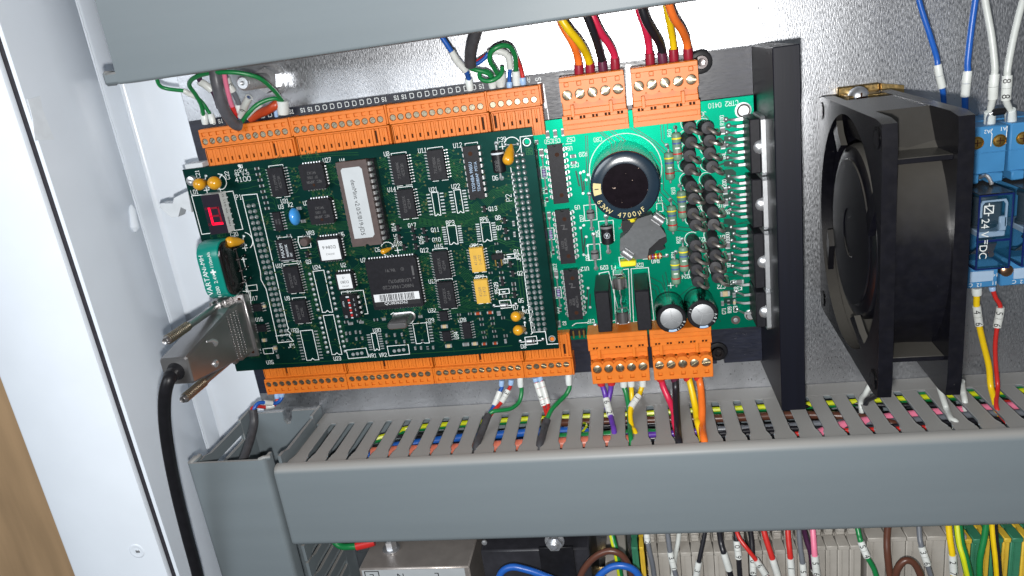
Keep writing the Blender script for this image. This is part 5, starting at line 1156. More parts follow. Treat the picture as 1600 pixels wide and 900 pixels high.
# crystal can, DIP switch
q = at(632, 494, ZC); M = Mesh()
ov = lambda hx, hy, n=24: [(q.x + (hx - hy) * (1 if math.cos(2 * math.pi * k / n) > 0 else -1) + hy * math.cos(2 * math.pi * k / n), q.y + hy * math.sin(2 * math.pi * k / n)) for k in range(n)]
def loft(M, rings):
    n = len(rings[0][0]); vs = []
    for P, z in rings: vs += [(p[0], p[1], z) for p in P]
    M.add(vs, [(j * n + i, j * n + (i + 1) % n, (j + 1) * n + (i + 1) % n, (j + 1) * n + i) for j in range(len(rings) - 1) for i in range(n)] + [tuple(range(n))[::-1], tuple(range((len(rings) - 1) * n, len(rings) * n))])
loft(M, [(ov(5.6, 2.4), ZC + 0.2), (ov(5.6, 2.4), ZC + 1.0), (ov(4.9, 1.75), ZC + 1.2), (ov(4.8, 1.7), ZC + 11.6), (ov(4.6, 1.5), ZC + 12.3), (ov(4.1, 1.0), ZC + 12.7)])
part('crystal', M, MT['nickel'], cb); SK.line(px_poly([(611, 491), (614, 489), (640, 487), (646, 491), (648, 498), (643, 505), (628, 507)], ZC), 0.36, ZS)
q = at(546, 480, ZC + 4.5); M = Mesh(); M.box(q.x - 3.9, q.x + 3.9, q.y - 5.6, q.y + 5.6, ZC + 0.3, ZC + 4.2, 0.25); o = part('dip_switch', M, MT['black_plastic'], cb)
W = Mesh(); Rk = Mesh()
for k in range(4):
    y = q.y + 3.3 - k * 2.45
    Rk.box(q.x - 0.1, q.x + 0.9, y - 0.45, y + 0.55, ZC + 3.7, ZC + 4.9, 0.12); W.box(q.x - 0.3, q.x + 0.7, y - 1.55, y - 0.95, ZC + 4.15, ZC + 4.3, 0.05)
    strokes(W, str(k + 1), q.x + 2.6, y, 0.9, ZC + 4.24, math.pi, 0.12)
print_text(W, 'OPEN', (q.x - 2.6, q.y + 1.6, ZC + 4.24), (0, 1, 0), (-1, 0, 0), 1.1); W.box(q.x - 0.9, q.x + 0.6, q.y + 4.5, q.y + 5.2, ZC + 4.18, ZC + 4.24); strokes(W, '0C', q.x - 2.6, q.y - 4.6, 0.9, ZC + 4.24, math.pi, 0.12)
part('slider', Rk, MT['band_red'], o); part('marking', W, MT['markw'], o, smooth=False)
M = Mesh()
for k in range(4):
    for sx in (-1, 1): M.ribbon([(q.x + sx * 3.8, q.y + 3.8 - k * 2.54, ZC + 2.2), (q.x + sx * 4.5, q.y + 3.8 - k * 2.54, ZC + 2.0), (q.x + sx * 4.5, q.y + 3.8 - k * 2.54, ZC)], (0, 1, 0), 1.1, 0.25)
part('leads', M, TIN, o); SK.line([(q.x - 4.3, q.y + 5.0), (q.x - 4.3, q.y + 6.2), (q.x + 6.4, q.y + 6.2), (q.x + 6.4, q.y - 5.4), (q.x + 4.8, q.y - 5.4)], 0.3, ZS)
# drop capacitors
for u, v, r, z, l, sgn in ((335, 286, 3.0, 32.5, ((346, 273.5), (341, 295)), 1), (311, 288, 2.7, 32.5, ((322, 275), (326, 293)), 1), (360, 378, 2.5, 30.5, ((381, 369), (384, 383)), 1), (794, 249, 2.45, 30.0, ((790, 226), (809, 225)), 1), (599, 393, 1.3, 28.5, ((611, 388), (614, 385)), 1), (806, 494.5, 2.35, 33.0, ((817, 480), (819, 497)), 1), (809.5, 516, 2.35, 33.0, ((820, 504), (822, 520)), 1)):
    tantalum(cb, u, v, r, z, l)
q = at(460.5, 338.5, ZC + 4); M = Mesh(); M.ball((q.x, q.y, ZC + 4.0), 1.0, 18, 12, (2.2, 4.0, 3.6)); M.mat(1)
for d in (2.6, -2.6): M.tube([(q.x, q.y + d * 0.8, ZC + 2), (q.x, q.y + d, ZC)], 0.3, 7)
part('disc_capacitor', M, [MT['blue_drop'], MT['solder']], cb)
def arc_px(u, v, r, a0, a1, lw=0.34):
    q = at(u, v, ZC); SK.line([(q.x + r * math.cos(math.radians(a0 + (a1 - a0) * k / 14)), q.y + r * math.sin(math.radians(a0 + (a1 - a0) * k / 14))) for k in range(15)], lw, ZS)
arc_px(342, 284, 3.6, -70, 80); arc_px(382, 376, 4.0, -60, 70); arc_px(800, 227, 3.4, 25, 155); arc_px(800, 227, 3.4, -60, -10); arc_px(606, 389, 3.2, 30, 150); arc_px(606, 389, 3.2, -140, -60); arc_px(819, 488, 3.8, -60, 60); arc_px(822, 512, 3.8, -60, 60)
for u, v in ((323, 297), (344, 296), (383, 387.5), (381, 405), (785, 229), (621.5, 391)):
    q = at(u, v, ZC); SK.line([(q.x - 1.3, q.y), (q.x + 1.3, q.y)], 0.32, ZS); SK.line([(q.x, q.y - 1.3), (q.x, q.y + 1.3)], 0.32, ZS + 0.01)
# seven segment display
x0, x1, y0, y1, zt = 9.3, 18.2, 70.3, 88.5, 30.2
M = Mesh(); M.box(x0, x1, y0, y1, ZC + 0.3, zt - 0.25, 0.05); dsp = part('digit_display', M, MT['white_plastic'], cb)
M = Mesh(); M.box(x0 + 0.05, x1 - 0.05, y0 + 0.05, y1 - 0.05, zt - 0.26, zt, 0.05); part('display_face', M, MT['led_face'], dsp)
cx, cy, w, h = 14.0, 78.7, 4.4, 7.2; zf = zt + 0.015
segs = {'left_upper': ((-w / 2, 0.25), (-w / 2, h / 2 - 0.1), 1), 'left_lower': ((-w / 2, -h / 2 + 0.1), (-w / 2, -0.25), 1), 'bottom': ((-w / 2 + 0.35, -h / 2), (w / 2 + 0.1, -h / 2), 1),
        'right_upper': ((w / 2, 0.3), (w / 2, h / 2), 0), 'right_lower': ((w / 2, -h / 2 + 0.6), (w / 2, -0.3), 0), 'top': ((-w / 2 + 0.8, h / 2), (w / 2 - 0.3, h / 2), 0), 'middle': ((-w / 2 + 0.8, 0), (w / 2 - 0.6, 0), 0)}
for k, (a, b, on_) in segs.items():
    M = Mesh(); M.line([(cx + a[0], cy + a[1]), (cx + b[0], cy + b[1])], 1.15 if on_ else 0.8, zf); part('segment', M, MT['led_on' if on_ else 'led_off'], dsp, smooth=False, label='lit red segment' if on_ else None)
M = Mesh(); M.disc(cx - 3.7, cy + 3.6, 0.55, zf, 12, 0.38); M.disc(cx - 3.9, cy - 3.7, 0.55, zf, 12, 0.38); part('decimal_dot', M, MT['led_off'], dsp, smooth=False)
M = Mesh()
for k, ch in enumerate('MADE IN 031 D'):
    print_text(M, ch, (x1 + 0.03, y0 + 3.2 + k * 1.12, ZC + 3.3), (0, 1, 0), (0, 0, 1), 1.9)
part('side_print', M, MT['ink'], dsp, smooth=False)
M = Mesh()
for k in range(6):
    M.tube([(x1 - 0.6, y0 + 2.6 + k * 2.54, ZC), (x1 - 0.6, y0 + 2.6 + k * 2.54, ZC + 1)], 0.3, 6); M.ball((x1 + 0.25, y0 + 2.6 + k * 2.54, ZC + 0.5), 0.55, 8, 5)
part('leads', M, MT['solder'], dsp)
SK.line(px_poly([(319, 304), (299.5, 306), (315.5, 366), (328, 364.5)], ZC), 0.34, ZS); SK.line(px_poly([(352, 300), (364, 298.5), (379.5, 358), (366, 360)], ZC), 0.34, ZS)
# rechargeable battery pack
def stadium(y0, y1, z0, z1, r, n=8):
    o = []
    for (cy, cz, a0) in ((y1 - r, z1 - r, 0), (y0 + r, z1 - r, 90), (y0 + r, z0 + r, 180), (y1 - r, z0 + r, 270)):
        for k in range(n + 1):
            a = math.radians(a0 + 90 * k / n); o.append((cy + r * math.cos(a), cz + r * math.sin(a)))
    return o
def loft_x(M, rings):
    n = len(rings[0][0]); vs = []
    for P, x in rings: vs += [(x, p[0], p[1]) for p in P]
    M.add(vs, [(j * n + i, j * n + (i + 1) % n, (j + 1) * n + (i + 1) % n, (j + 1) * n + i) for j in range(len(rings) - 1) for i in range(n)] + [tuple(range(n))[::-1], tuple(range((len(rings) - 1) * n, len(rings) * n))])
M = Mesh(); loft_x(M, [(stadium(41.9, 68.3, 25.2, 41.0, 6.6), 6.4), (stadium(41.7, 68.5, 25.0, 41.2, 6.8), 6.8), (stadium(41.7, 68.5, 25.0, 41.2, 6.8), 16.2), (stadium(42.0, 68.2, 25.3, 40.9, 6.5), 16.5)])
bt = part('battery', M, MT['teal'], cb)
M = Mesh(); loft_x(M, [(stadium(42.5, 67.7, 25.8, 40.4, 6.0), 16.4), (stadium(42.5, 67.7, 25.8, 40.4, 6.0), 17.2), (stadium(43.2, 67.0, 26.5, 39.7, 5.4), 17.9), (stadium(44.0, 66.2, 27.2, 39.0, 4.8), 18.0), (stadium(44.2, 66.0, 27.4, 38.8, 4.7), 17.7), (stadium(45.4, 64.8, 28.6, 37.6, 4.0), 17.8), (stadium(46, 64, 29.2, 37.0, 3.6), 18.4), (stadium(47, 63, 30.2, 36.0, 2.8), 18.5)])
part('cell_end', M, MT['dark_metal'], bt)
M = Mesh(); zz = 41.23
print_text(M, 'VARTA', (8.6, 50.4, zz), (0, 1, 0), (-1, 0, 0), 3.6, sx=0.95); k0 = M.since(); print_text(M, 'Ni-MH', (8.6, 59.6, zz), (0, 1, 0), (-1, 0, 0), 3.0)
print_text(M, '1/200  2.4V', (12.6, 49.2, zz), (0, 1, 0), (-1, 0, 0), 2.5, sx=0.95); print_text(M, '110mAh', (12.6, 61.2, zz), (0, 1, 0), (-1, 0, 0), 2.3, sx=0.95)
M.box(12.2, 13.0, 54.4, 57.0, zz - 0.02, zz + 0.01); M.box(11.3, 13.9, 55.3, 56.1, zz - 0.01, zz + 0.02)
part('battery_print', M, MT['silk'], bt, smooth=False)
M = Mesh()
for y in (46.5, 52.0, 57.5, 62.5): M.tube([(18.3, y, 30), (19.4, y, 29.4), (19.8, y + 0.4, 27), (19.8, y + 0.4, ZC)], 0.4, 8); M.ball((19.8, y + 0.4, ZC + 0.3), 0.8, 9, 5)
part('solder_tags', M, MT['dark_metal'], bt)
# pin fields of the two headers soldered from below
def pin_rows(name, grid):
    M = Mesh(); H = Mesh()
    for x, y in grid:
        M.lathe((x, y, ZC + 0.01), (0, 0, 1), [(1.0, 0), (0.92, 0.2), (0.6, 0.75), (0.4, 1.1)], 10); H.box(x - 0.3, x + 0.3, y - 0.3, y + 0.3, ZC + 1.0, ZC + 1.35, 0.08)
    o = part(name, M, MT['solder'], cb); part('pin_tips', H, MT['tin'], o)
a, b = at(807, 242.5, ZC), at(842.7, 515, ZC)
pin_rows('solder_pins', [(a.x + (b.x - a.x) * k / 31 + d * 2.54, a.y + (b.y - a.y) * k / 31) for k in range(32) for d in (-1, 0, 1) if not (k < 3 and d == -1)])
a, b = at(392.5, 321.5, ZC), at(443, 517, ZC)
pin_rows('solder_pins', [(a.x + (b.x - a.x) * k / 23 + d * 1.2, a.y + (b.y - a.y) * k / 23) for k in range(24) for d in (-1, 1)])
for u, v in ((440, 524.5), (448, 523), (442, 533), (450, 532)): q = at(u, v, ZC); PD.disc(q.x, q.y, 0.75, ZC + 0.02, 12, 0.45)
SK.line(px_poly([(378, 305), (401.6, 303), (449, 508), (451, 513), (449, 516), (454, 521), (452, 525), (458.5, 533), (434.5, 535.5), (416, 452), (408, 437), (407, 425)], ZC), 0.34, ZS, True); SK.line(px_poly([(431, 525), (451, 522.5)], ZC), 0.3, ZS)
SK.line(px_poly([(805, 240), (799, 241), (815, 210.5)], ZC)[1:2] + px_poly([(815, 241), (812.5, 214), (832, 211.5)], ZC), 0.34, ZS); SK.line(px_poly([(798, 262), (831, 519), (852, 518), (855, 538), (872, 537)], ZC), 0.34, ZS)
sk('P2', 795, 309, 2.4, math.pi / 2); sk('P1', 373, 308, 2.2)
# mounting holes
q = at(823, 222, ZC); PD.disc(q.x, q.y, 1.75, ZC + 0.02, 22, 1.4); M = Mesh(); M.disc(q.x, q.y, 1.4, ZC + 0.01, 20); M.mat(1); M.disc(q.x + 0.15, q.y + 0.15, 1.05, ZC + 0.015, 18); part('tooling_hole', M, [MT['via_hole'], MT['pcb2']], cb, smooth=False)
q = at(862.5, 529.3, ZC); PD.disc(q.x, q.y, 1.6, ZC + 0.02, 22, 1.2); M = Mesh(); M.disc(q.x, q.y, 1.2, ZC + 0.01, 20); M.mat(1); M.disc(q.x + 0.1, q.y - 0.1, 0.95, ZC + 0.015, 18); part('tooling_hole', M, [MT['via_hole'], MT['orange']], cb, smooth=False)
q = at(827, 236.5, ZC)
for sx in (-1, 1):
    for sy in (-1, 1): TR.line([(q.x + sx * 0.25, q.y + sy * 0.25), (q.x + sx * 1.3, q.y + sy * 0.25), (q.x + sx * 1.3, q.y + sy * 1.3), (q.x + sx * 0.25, q.y + sy * 1.3)], 0.18, ZC + 0.02, True)
q = at(298, 283, ZC + 1.5); M = Mesh(); M.lathe((q.x, q.y, ZC), (0, 0, 1), [(2.3, 0), (2.3, 1.2), (2.0, 1.9), (1.0, 2.2), (0.9, 1.6), (0.2, 1.5)], 22); part('board_screw', M, MT['steel'], cb)
# legend
for t, u, v in (('U27', 511, 250), ('U4', 535, 251), ('U8', 604, 240.5), ('U11', 660, 235), ('U12', 715, 227), ('C39', 784, 218), ('U14', 612, 296), ('U21', 677, 296), ('U22', 712, 291), ('U31', 445, 314), ('U3', 439, 323), ('X2', 453.5, 320), ('U26', 480, 317), ('VR3', 485, 364), ('U6', 534, 366), ('D6', 774, 278), ('Q13', 770, 326),
                ('RP3', 703.5, 348), ('RP6', 756.5, 342.5), ('Q8', 778, 340), ('Q7', 780, 356), ('Q17', 644, 352), ('Q11', 680, 359), ('Q10', 682, 374.5), ('Q12', 663, 391), ('Q18', 622, 381), ('C6', 590, 390), ('U15', 685.5, 385), ('RP1', 742.5, 384), ('RP2', 750, 433), ('JP4', 778.5, 395), ('Q1', 807, 393), ('Q3', 790, 408), ('Q2', 812.5, 427), ('U13', 676, 439.5),
                ('U7', 567.5, 406.5), ('U2', 536.5, 414), ('U24', 495, 417.5), ('Q3', 482, 409), ('U1', 468, 410), ('U10', 437, 415), ('U9', 449, 466), ('S1', 545.5, 457), ('U32', 675, 485), ('U29', 672, 500.5), ('U28', 722, 500), ('U30', 589, 516), ('U33', 461, 516), ('JP1', 455.5, 540), ('U35', 422, 566), ('U23', 527, 560), ('VR1', 582.5, 555.5), ('VR2', 598.5, 554.5), ('Q5', 814, 469.5),
                ('U17', 397, 466), ('U16', 405, 499), ('LD1', 304, 300), ('D7', 806, 480.5), ('40', 822, 487), ('C20', 366, 366), ('J4', 376.5, 444.5), ('D8', 818, 541)):
    sk(t, u, v)
for t, u, v in (('Q14', 615, 355), ('Q15', 619, 372), ('Q16', 658, 375), ('U34', 713, 524), ('JP5', 810, 402.5), ('JP6', 776.5, 456), ('Q9', 775, 445), ('C21', 309, 272), ('C22', 355, 274)): sk(t, u, v, 1.8, math.pi / 2)
sk('9U', 375.5, 260, 1.5, 0, 0.3); sk('CCK/4', 376.5, 267, 1.25, 0, 0.17, 1.05); sk('94 V-0', 378, 272.3, 1.25, 0, 0.17, 1.0); sk('4100', 379.5, 280, 2.0, 0, 0.22, 1.05)
for u, v, s_ in ((383, 468, '1'), (379, 528, '1')): sk(s_, u, v, 1.5)
for pts in ([(378, 400), (385, 421)], [(357, 404), (363, 431)], [(374, 433), (384, 432)], [(384, 452), (386, 457)], [(383, 437), (391, 466)], [(387, 536), (404, 533), (407, 547)], [(380, 455), (391, 456), (392, 473), (386, 474)]):
    SK.line(px_poly(pts, ZC), 0.34, ZS)
# etched words in the copper
q = at(341.5, 368.5, ZC); strokes(TR, 'C  ACCT', q.x, q.y, 1.7, ZC + 0.02, 0, 0.2); q = at(398, 556.5, ZC); strokes(TR, 'METER', q.x, q.y, 1.7, ZC + 0.02, 0, 0.2)
# bundles of parallel tracks
def bundle(pts, n, pitch, w=0.17, px=True):
    P = [Vector((p[0], p[1])) for p in (px_poly(pts, ZC) if px else pts)]
    for k in range(n):
        off = (k - (n - 1) / 2) * pitch; L = []
        for i, p in enumerate(P):
            a = P[max(0, i - 1)]; b = P[min(len(P) - 1, i + 1)]; d = (b - a).normalized()
            L.append((p.x - d.y * off, p.y + d.x * off))
        TR.line(L, w, ZC + 0.02)
bundle([(607, 346), (640, 347), (690, 341), (720, 339), (740, 331), (752, 322)], 10, 0.62); bundle([(655, 345), (700, 352), (730, 349), (760, 339)], 5, 0.6)
bundle([(757, 318), (772, 303), (792, 296), (808, 293)], 7, 0.62); bundle([(768, 335), (782, 327), (800, 318), (812, 316)], 6, 0.62); bundle([(694, 258), (706, 266), (722, 284), (728, 287)], 6, 0.8); bundle([(700, 251), (712, 258), (722, 262)], 4, 0.8)
bundle([(520, 400), (540, 394), (566, 391), (575, 399)], 6, 0.7); bundle([(480, 356), (505, 355), (540, 352), (556, 357)], 7, 0.6); bundle([(430, 355), (470, 353), (505, 349)], 4, 0.7); bundle([(470, 245), (520, 241), (560, 240)], 2, 1.0); bundle([(560, 262), (590, 258), (604, 252)], 5, 0.8); bundle([(600, 300), (612, 310), (618, 312)], 4, 0.9)
bundle([(566, 418), (553, 428), (552, 452), (564, 466)], 7, 0.75); bundle([(562, 430), (530, 424), (520, 412)], 5, 0.7); bundle([(655, 410), (668, 402), (674, 398)], 6, 0.85); bundle([(658, 450), (672, 452), (680, 458)], 6, 0.85); bundle([(660, 470), (672, 478), (700, 486), (735, 482)], 5, 0.7); bundle([(715, 420), (728, 428), (734, 438), (740, 441)], 7, 0.7); bundle([(720, 470), (740, 478), (765, 476)], 5, 0.75)
bundle([(800, 388), (812, 392), (816, 440), (820, 470)], 3, 1.4, 0.3); bundle([(770, 372), (790, 380), (804, 379)], 2, 0.9, 0.3); bundle([(690, 357), (689, 372), (692, 382)], 1, 1, 0.4); bundle([(777, 350), (778, 372)], 1, 1, 0.4)
bundle([(418, 560), (415, 545), (395, 470), (392, 455)], 1, 1, 0.25); bundle([(415, 545), (424, 569), (470, 567), (560, 561), (640, 553), (720, 548), (800, 540)], 1, 1, 0.25); bundle([(476, 500), (486, 503), (498, 520), (500, 545)], 4, 0.8); bundle([(524, 495), (534, 510), (538, 538)], 4, 0.7); bundle([(560, 500), (590, 508), (630, 512), (640, 520)], 4, 0.8)
bundle([(440, 245), (432, 253), (426, 256)], 3, 0.8); bundle([(508, 262), (518, 268), (522, 282)], 6, 0.7); bundle([(512, 310), (524, 318), (530, 330)], 6, 0.7); bundle([(474, 412), (482, 422), (485, 440), (478, 455)], 5, 0.7); bundle([(488, 480), (492, 470), (488, 455)], 4, 0.7); bundle([(400, 330), (412, 340), (420, 345)], 3, 0.9); bundle([(600, 440), (600, 440.5)], 1, 1)
rr = random.Random(21)
for k in range(260):
    u, v = rr.uniform(405, 800), rr.uniform(250, 545)
    q = at(u, v, ZC); VI.disc(q.x, q.y, 0.36, ZC + 0.05, 9); VH.disc(q.x, q.y, 0.21, ZC + 0.08, 7)
    if rr.random() < 0.8:
        d = rr.choice((-1, 1)); l = rr.uniform(1, 5); m = rr.uniform(0.6, 2.2) * rr.choice((-1, 1))
        TR.line([(q.x, q.y), (q.x + d * abs(m), q.y + m), (q.x + d * (abs(m) + l), q.y + m)] if rr.random() < 0.6 else [(q.x, q.y), (q.x + m, q.y + d * abs(m)), (q.x + m, q.y + d * (abs(m) + l))], 0.16, ZC + 0.02)
for k in range(26): 
    a = at(812, 262 + k * 9.6, ZC); b = at(796 - 6 * (k % 3), 259 + k * 9.6, ZC)
    if k % 4 != 3: TR.line([(a.x + 0.6, a.y), (a.x - 1.5, a.y), (b.x, b.y)], 0.17, ZC + 0.02)
part('copper_tracks', TR, MT['trace'], cb, smooth=False, kind='stuff'); part('via_rings', VI, MT['via'], cb, smooth=False, kind='stuff'); part('via_holes', VH, MT['via_hole'], cb, smooth=False, kind='stuff')
part('printed_legend', SK, MT['silk'], cb, smooth=False, kind='stuff'); part('solder_pads', PD, MT['solder'], cb, smooth=False, kind='stuff')
# spacers and header bodies between the boards, pale latch arms at the left edge
M = Mesh(); M.box(151, 160, 8, 92, ZP2 + 0.1, 22.3, 0.3); part('header_body', M, MT['black_plastic'], cb)
M = Mesh(); M.box(30, 36, 20, 84, ZP2 + 0.1, 22.3, 0.3); part('header_body', M, MT['black_plastic'], cb)
rc = thing('rail_clip', 'pale grey plastic carrier edge with a hooked arm behind the dark green board', 'plastic clip', (-3, 60, 0))
M = Mesh(); M.box(-2.4, 1.6, 46, 76, 11.0, 13.0, 0.4); M.box(-0.6, 8.2, 99.6, 101.9, 12.0, 20.5, 0.3); M.box(-0.6, 1.2, 80, 99.6, 10.0, 12.0, 0.3); part('edge_rail', M, MT['grey_plastic'], rc)
M = Mesh()
P = [at(u, v, 13) for u, v in ((298, 297), (276, 308), (275, 316), (256, 316), (254, 322), (272, 338), (283, 337), (287, 322), (304, 330))]
M.prism([(p.x, p.y) for p in P], 9.5, 15.5, 'z'); part('hook', M, MT['grey_plastic'], rc, smooth=False)
# ------------------------------------------------------------------ orange screw terminal plugs
def screw_mesh(r, key, mt):
    M = Mesh(); n = 18; g = r * 0.16
    M.lathe((0, 0, -1.2), (0, 0, 1), [(r * 0.98, 0), (r * 0.98, 0.75)], n)
    for s in (1, -1):
        a0 = math.asin(g / r); P = [(r * math.cos(a0 + (math.pi - 2 * a0) * k / 9), s * r * math.sin(a0 + (math.pi - 2 * a0) * k / 9)) for k in range(10)]
        P2_ = [(p[0] * 0.9, s * (g + (abs(p[1]) - g) * 0.9)) for p in P]
        m = len(P); vs = [(p[0], p[1], -0.45) for p in P] + [(p[0], p[1], -0.12) for p in P] + [(p[0], p[1], 0) for p in P2_]
        M.add(vs, [tuple(range(2 * m, 3 * m))] + [(i, (i + 1) % m, m + (i + 1) % m, m + i) for i in range(m)] + [(m + i, m + (i + 1) % m, 2 * m + (i + 1) % m, 2 * m + i) for i in range(m)])
    return mesh_data(key, M, MT[mt])
SCR = [screw_mesh(1.28, 'screw', 'brass'), screw_mesh(1.28, 'screw', 'brass')]
BIGSCR = screw_mesh(1.95, 'screw', 'brass')
def hole_plate(M, x0, x1, y0, y1, cx, cy, r, z0, z1, n=20):
    """a rectangular plate pierced by a round hole: top face and hole wall"""
    out = []
    for k in range(n):
        a = 2 * math.pi * k / n + math.pi / n; c, s_ = math.cos(a), math.sin(a)
        tx = ((x1 if c > 0 else x0) - cx) / c if abs(c) > 1e-6 else 1e9; ty = ((y1 if s_ > 0 else y0) - cy) / s_ if abs(s_) > 1e-6 else 1e9
        t = min(tx, ty); out.append((cx + c * t, cy + s_ * t))
    # keep the corners square
    for (X, Y) in ((x0, y0), (x1, y0), (x1, y1), (x0, y1)):
        i = min(range(n), key=lambda k: (out[k][0] - X) ** 2 + (out[k][1] - Y) ** 2); out[i] = (X, Y)
    inn = [(cx + r * math.cos(2 * math.pi * k / n + math.pi / n), cy + r * math.sin(2 * math.pi * k / n + math.pi / n)) for k in range(n)]
    inn2 = [(cx + (p[0] - cx) * 0.93, cy + (p[1] - cy) * 0.93) for p in inn]
    vs = [(p[0], p[1], z1) for p in out] + [(p[0], p[1], z1) for p in inn] + [(p[0], p[1], z1 - 0.25) for p in inn2] + [(p[0], p[1], z0) for p in inn2]
    fs = []
    for j in range(3):
        for k in range(n): fs.append((j * n + k, j * n + (k + 1) % n, (j + 1) * n + (k + 1) % n, (j + 1) * n + k))
    M.add(vs, fs)
PLUG_GROUP = 'orange screw terminal plugs along the circuit boards'
def plug_small(x_first, n, top, label, code, seed):
    """3.5 mm pitch plug and the socket it sits in (the socket belongs to the power board)"""
    s = -1 if top else 1; yo = 116.2 if top else -15.6
    Y = lambda d: yo + s * d
    zt = 20.0; xa = x_first - 1.9; xb = x_first + 3.5 * (n - 1) + 2.4; rr = random.Random(seed)
    t = thing('terminal_plug', label, 'terminal plug', ((xa + xb) / 2, yo, 8), group=PLUG_GROUP)
    M = Mesh()
    M.box(xa, xb, Y(0), Y(8.3), 8.6, zt - 1.0, 0.25)
    M.box(xa, xb, Y(0.15), Y(1.6), zt - 1.0, zt, 0.12); M.box(xa, xb, Y(3.25), Y(3.75), zt - 1.0, zt, 0.0); M.box(xa, xb, Y(7.35), Y(8.25), zt - 1.0, zt - 0.1, 0.1)
    xs = [x_first + 3.5 * k for k in range(n)]
    prev = xa
    for x in xs + [None]:
        nx = (x - 0.85) if x is not None else xb
        M.box(prev, nx, Y(1.6), Y(3.25), zt - 1.0, zt); prev = (x + 0.85) if x is not None else xb
    for k, x in enumerate(xs):
        l = xa if k == 0 else x - 1.75; r = xb if k == n - 1 else x + 1.75
        ya, yb = sorted((Y(3.75), Y(7.35))); hole_plate(M, l, r, ya, yb, x, Y(5.55), 1.5, zt - 1.3, zt)
        M.box(x - 0.85, x + 0.85, Y(1.65), Y(3.2), zt - 0.95, zt - 0.55, 0.15)
        M.box(x + 0.4, x + 1.9, Y(7.75), Y(8.1), zt - 0.12, zt + 0.12, 0.05)
    M.box(xb, xb + 0.9, Y(-0.2), Y(8.0), 8.8, zt - 0.6, 0.2)
    part('plug_body', M, MT['orange'], t, smooth=False)
    for k, x in enumerate(xs):
        copy_part('screw', SCR[k % 2], (x, Y(5.55), zt - 0.35), t, rr.uniform(-0.5, 0.9))
    # wire entries on the outer side
    M = Mesh()
    for x in xs: M.box(x - 1.2, x + 1.2, Y(-0.02), Y(0.5), 10.0, 13.6)
    part('wire_entry', M, MT['dark_hole'], t, smooth=False, kind=None)
    # socket
    M = Mesh(); zs = 18.9
    M.box(xa + 0.5, xb + 0.5, Y(8.5), Y(20.4), ZP2 + 0.15, zs - 1.4, 0.2); M.box(xa + 0.4, xb + 0.6, Y(8.5), Y(9.2), zs - 1.4, zs - 0.25, 0.1)
    M.box(xa + 0.45, xa + 0.95, Y(8.5), Y(20.4), zs - 1.4, zs, 0.1); M.box(xb + 0.05, xb + 0.55, Y(8.5), Y(20.4), zs - 1.4, zs, 0.1)
    H = Mesh()
    for k, x in enumerate(xs):
        if k == code:
            H.box(x - 0.5, x + 0.5, Y(10.2), Y(15.4), zs - 1.3, zs - 0.9)
            M.box(x - 1.62, x - 0.55, Y(9.3), Y(20.3), zs - 1.4, zs, 0.08); M.box(x + 0.55, x + 1.62, Y(9.3), Y(20.3), zs - 1.4, zs, 0.08); M.box(x - 0.55, x + 0.55, Y(15.5), Y(20.3), zs - 1.4, zs, 0.08)
            continue
        M.box(x - 1.66, x - 0.42, Y(9.3), Y(20.3), zs - 1.4, zs, 0.09); M.box(x + 0.42, x + 1.66, Y(9.3), Y(20.3), zs - 1.4, zs, 0.09)
        M.box(x - 0.36, x + 0.36, Y(9.3), Y(13.4), zs - 1.4, zs - 0.05, 0.09); M.box(x - 0.5, x + 0.5, Y(15.1), Y(20.3), zs - 1.4, zs, 0.07)
        M.box(x - 0.9, x + 0.9, Y(9.25), Y(9.75), zs - 0.2, zs + 0.14, 0.06)
        H.box(x - 0.44, x + 0.44, Y(13.4), Y(15.1), zs - 1.35, zs - 0.85)
    so = part('plug_socket', M, MT['orange'], pb, smooth=False); part('pin_slots', H, MT['dark_hole'], so, smooth=False)
plug_small(12.0, 12, True, 'first long orange plug on the top edge, under the green looped wires', 9, 1)
plug_small(56.1, 12, True, 'second long orange plug on the top edge, without any wires', 10, 2)
plug_small(100.3, 12, True, 'third long orange plug on the top edge, one blue wire at right', 11, 3)
plug_small(144.2, 6, True, 'short orange plug on the top edge under the looped green wires and black cable', 0, 4)
plug_small(12.6, 12, False, 'first long orange plug on the bottom edge, blue and red wires at its left', 3, 5)
plug_small(56.4, 12, False, 'second long orange plug on the bottom edge, without any wires', 5, 6)
plug_small(100.4, 12, False, 'third long orange bottom plug with blue, red and green wires at its right end', 6, 7)
plug_small(144.2, 6, False, 'short orange plug on the bottom edge, green wire at its right corner', 5, 8)
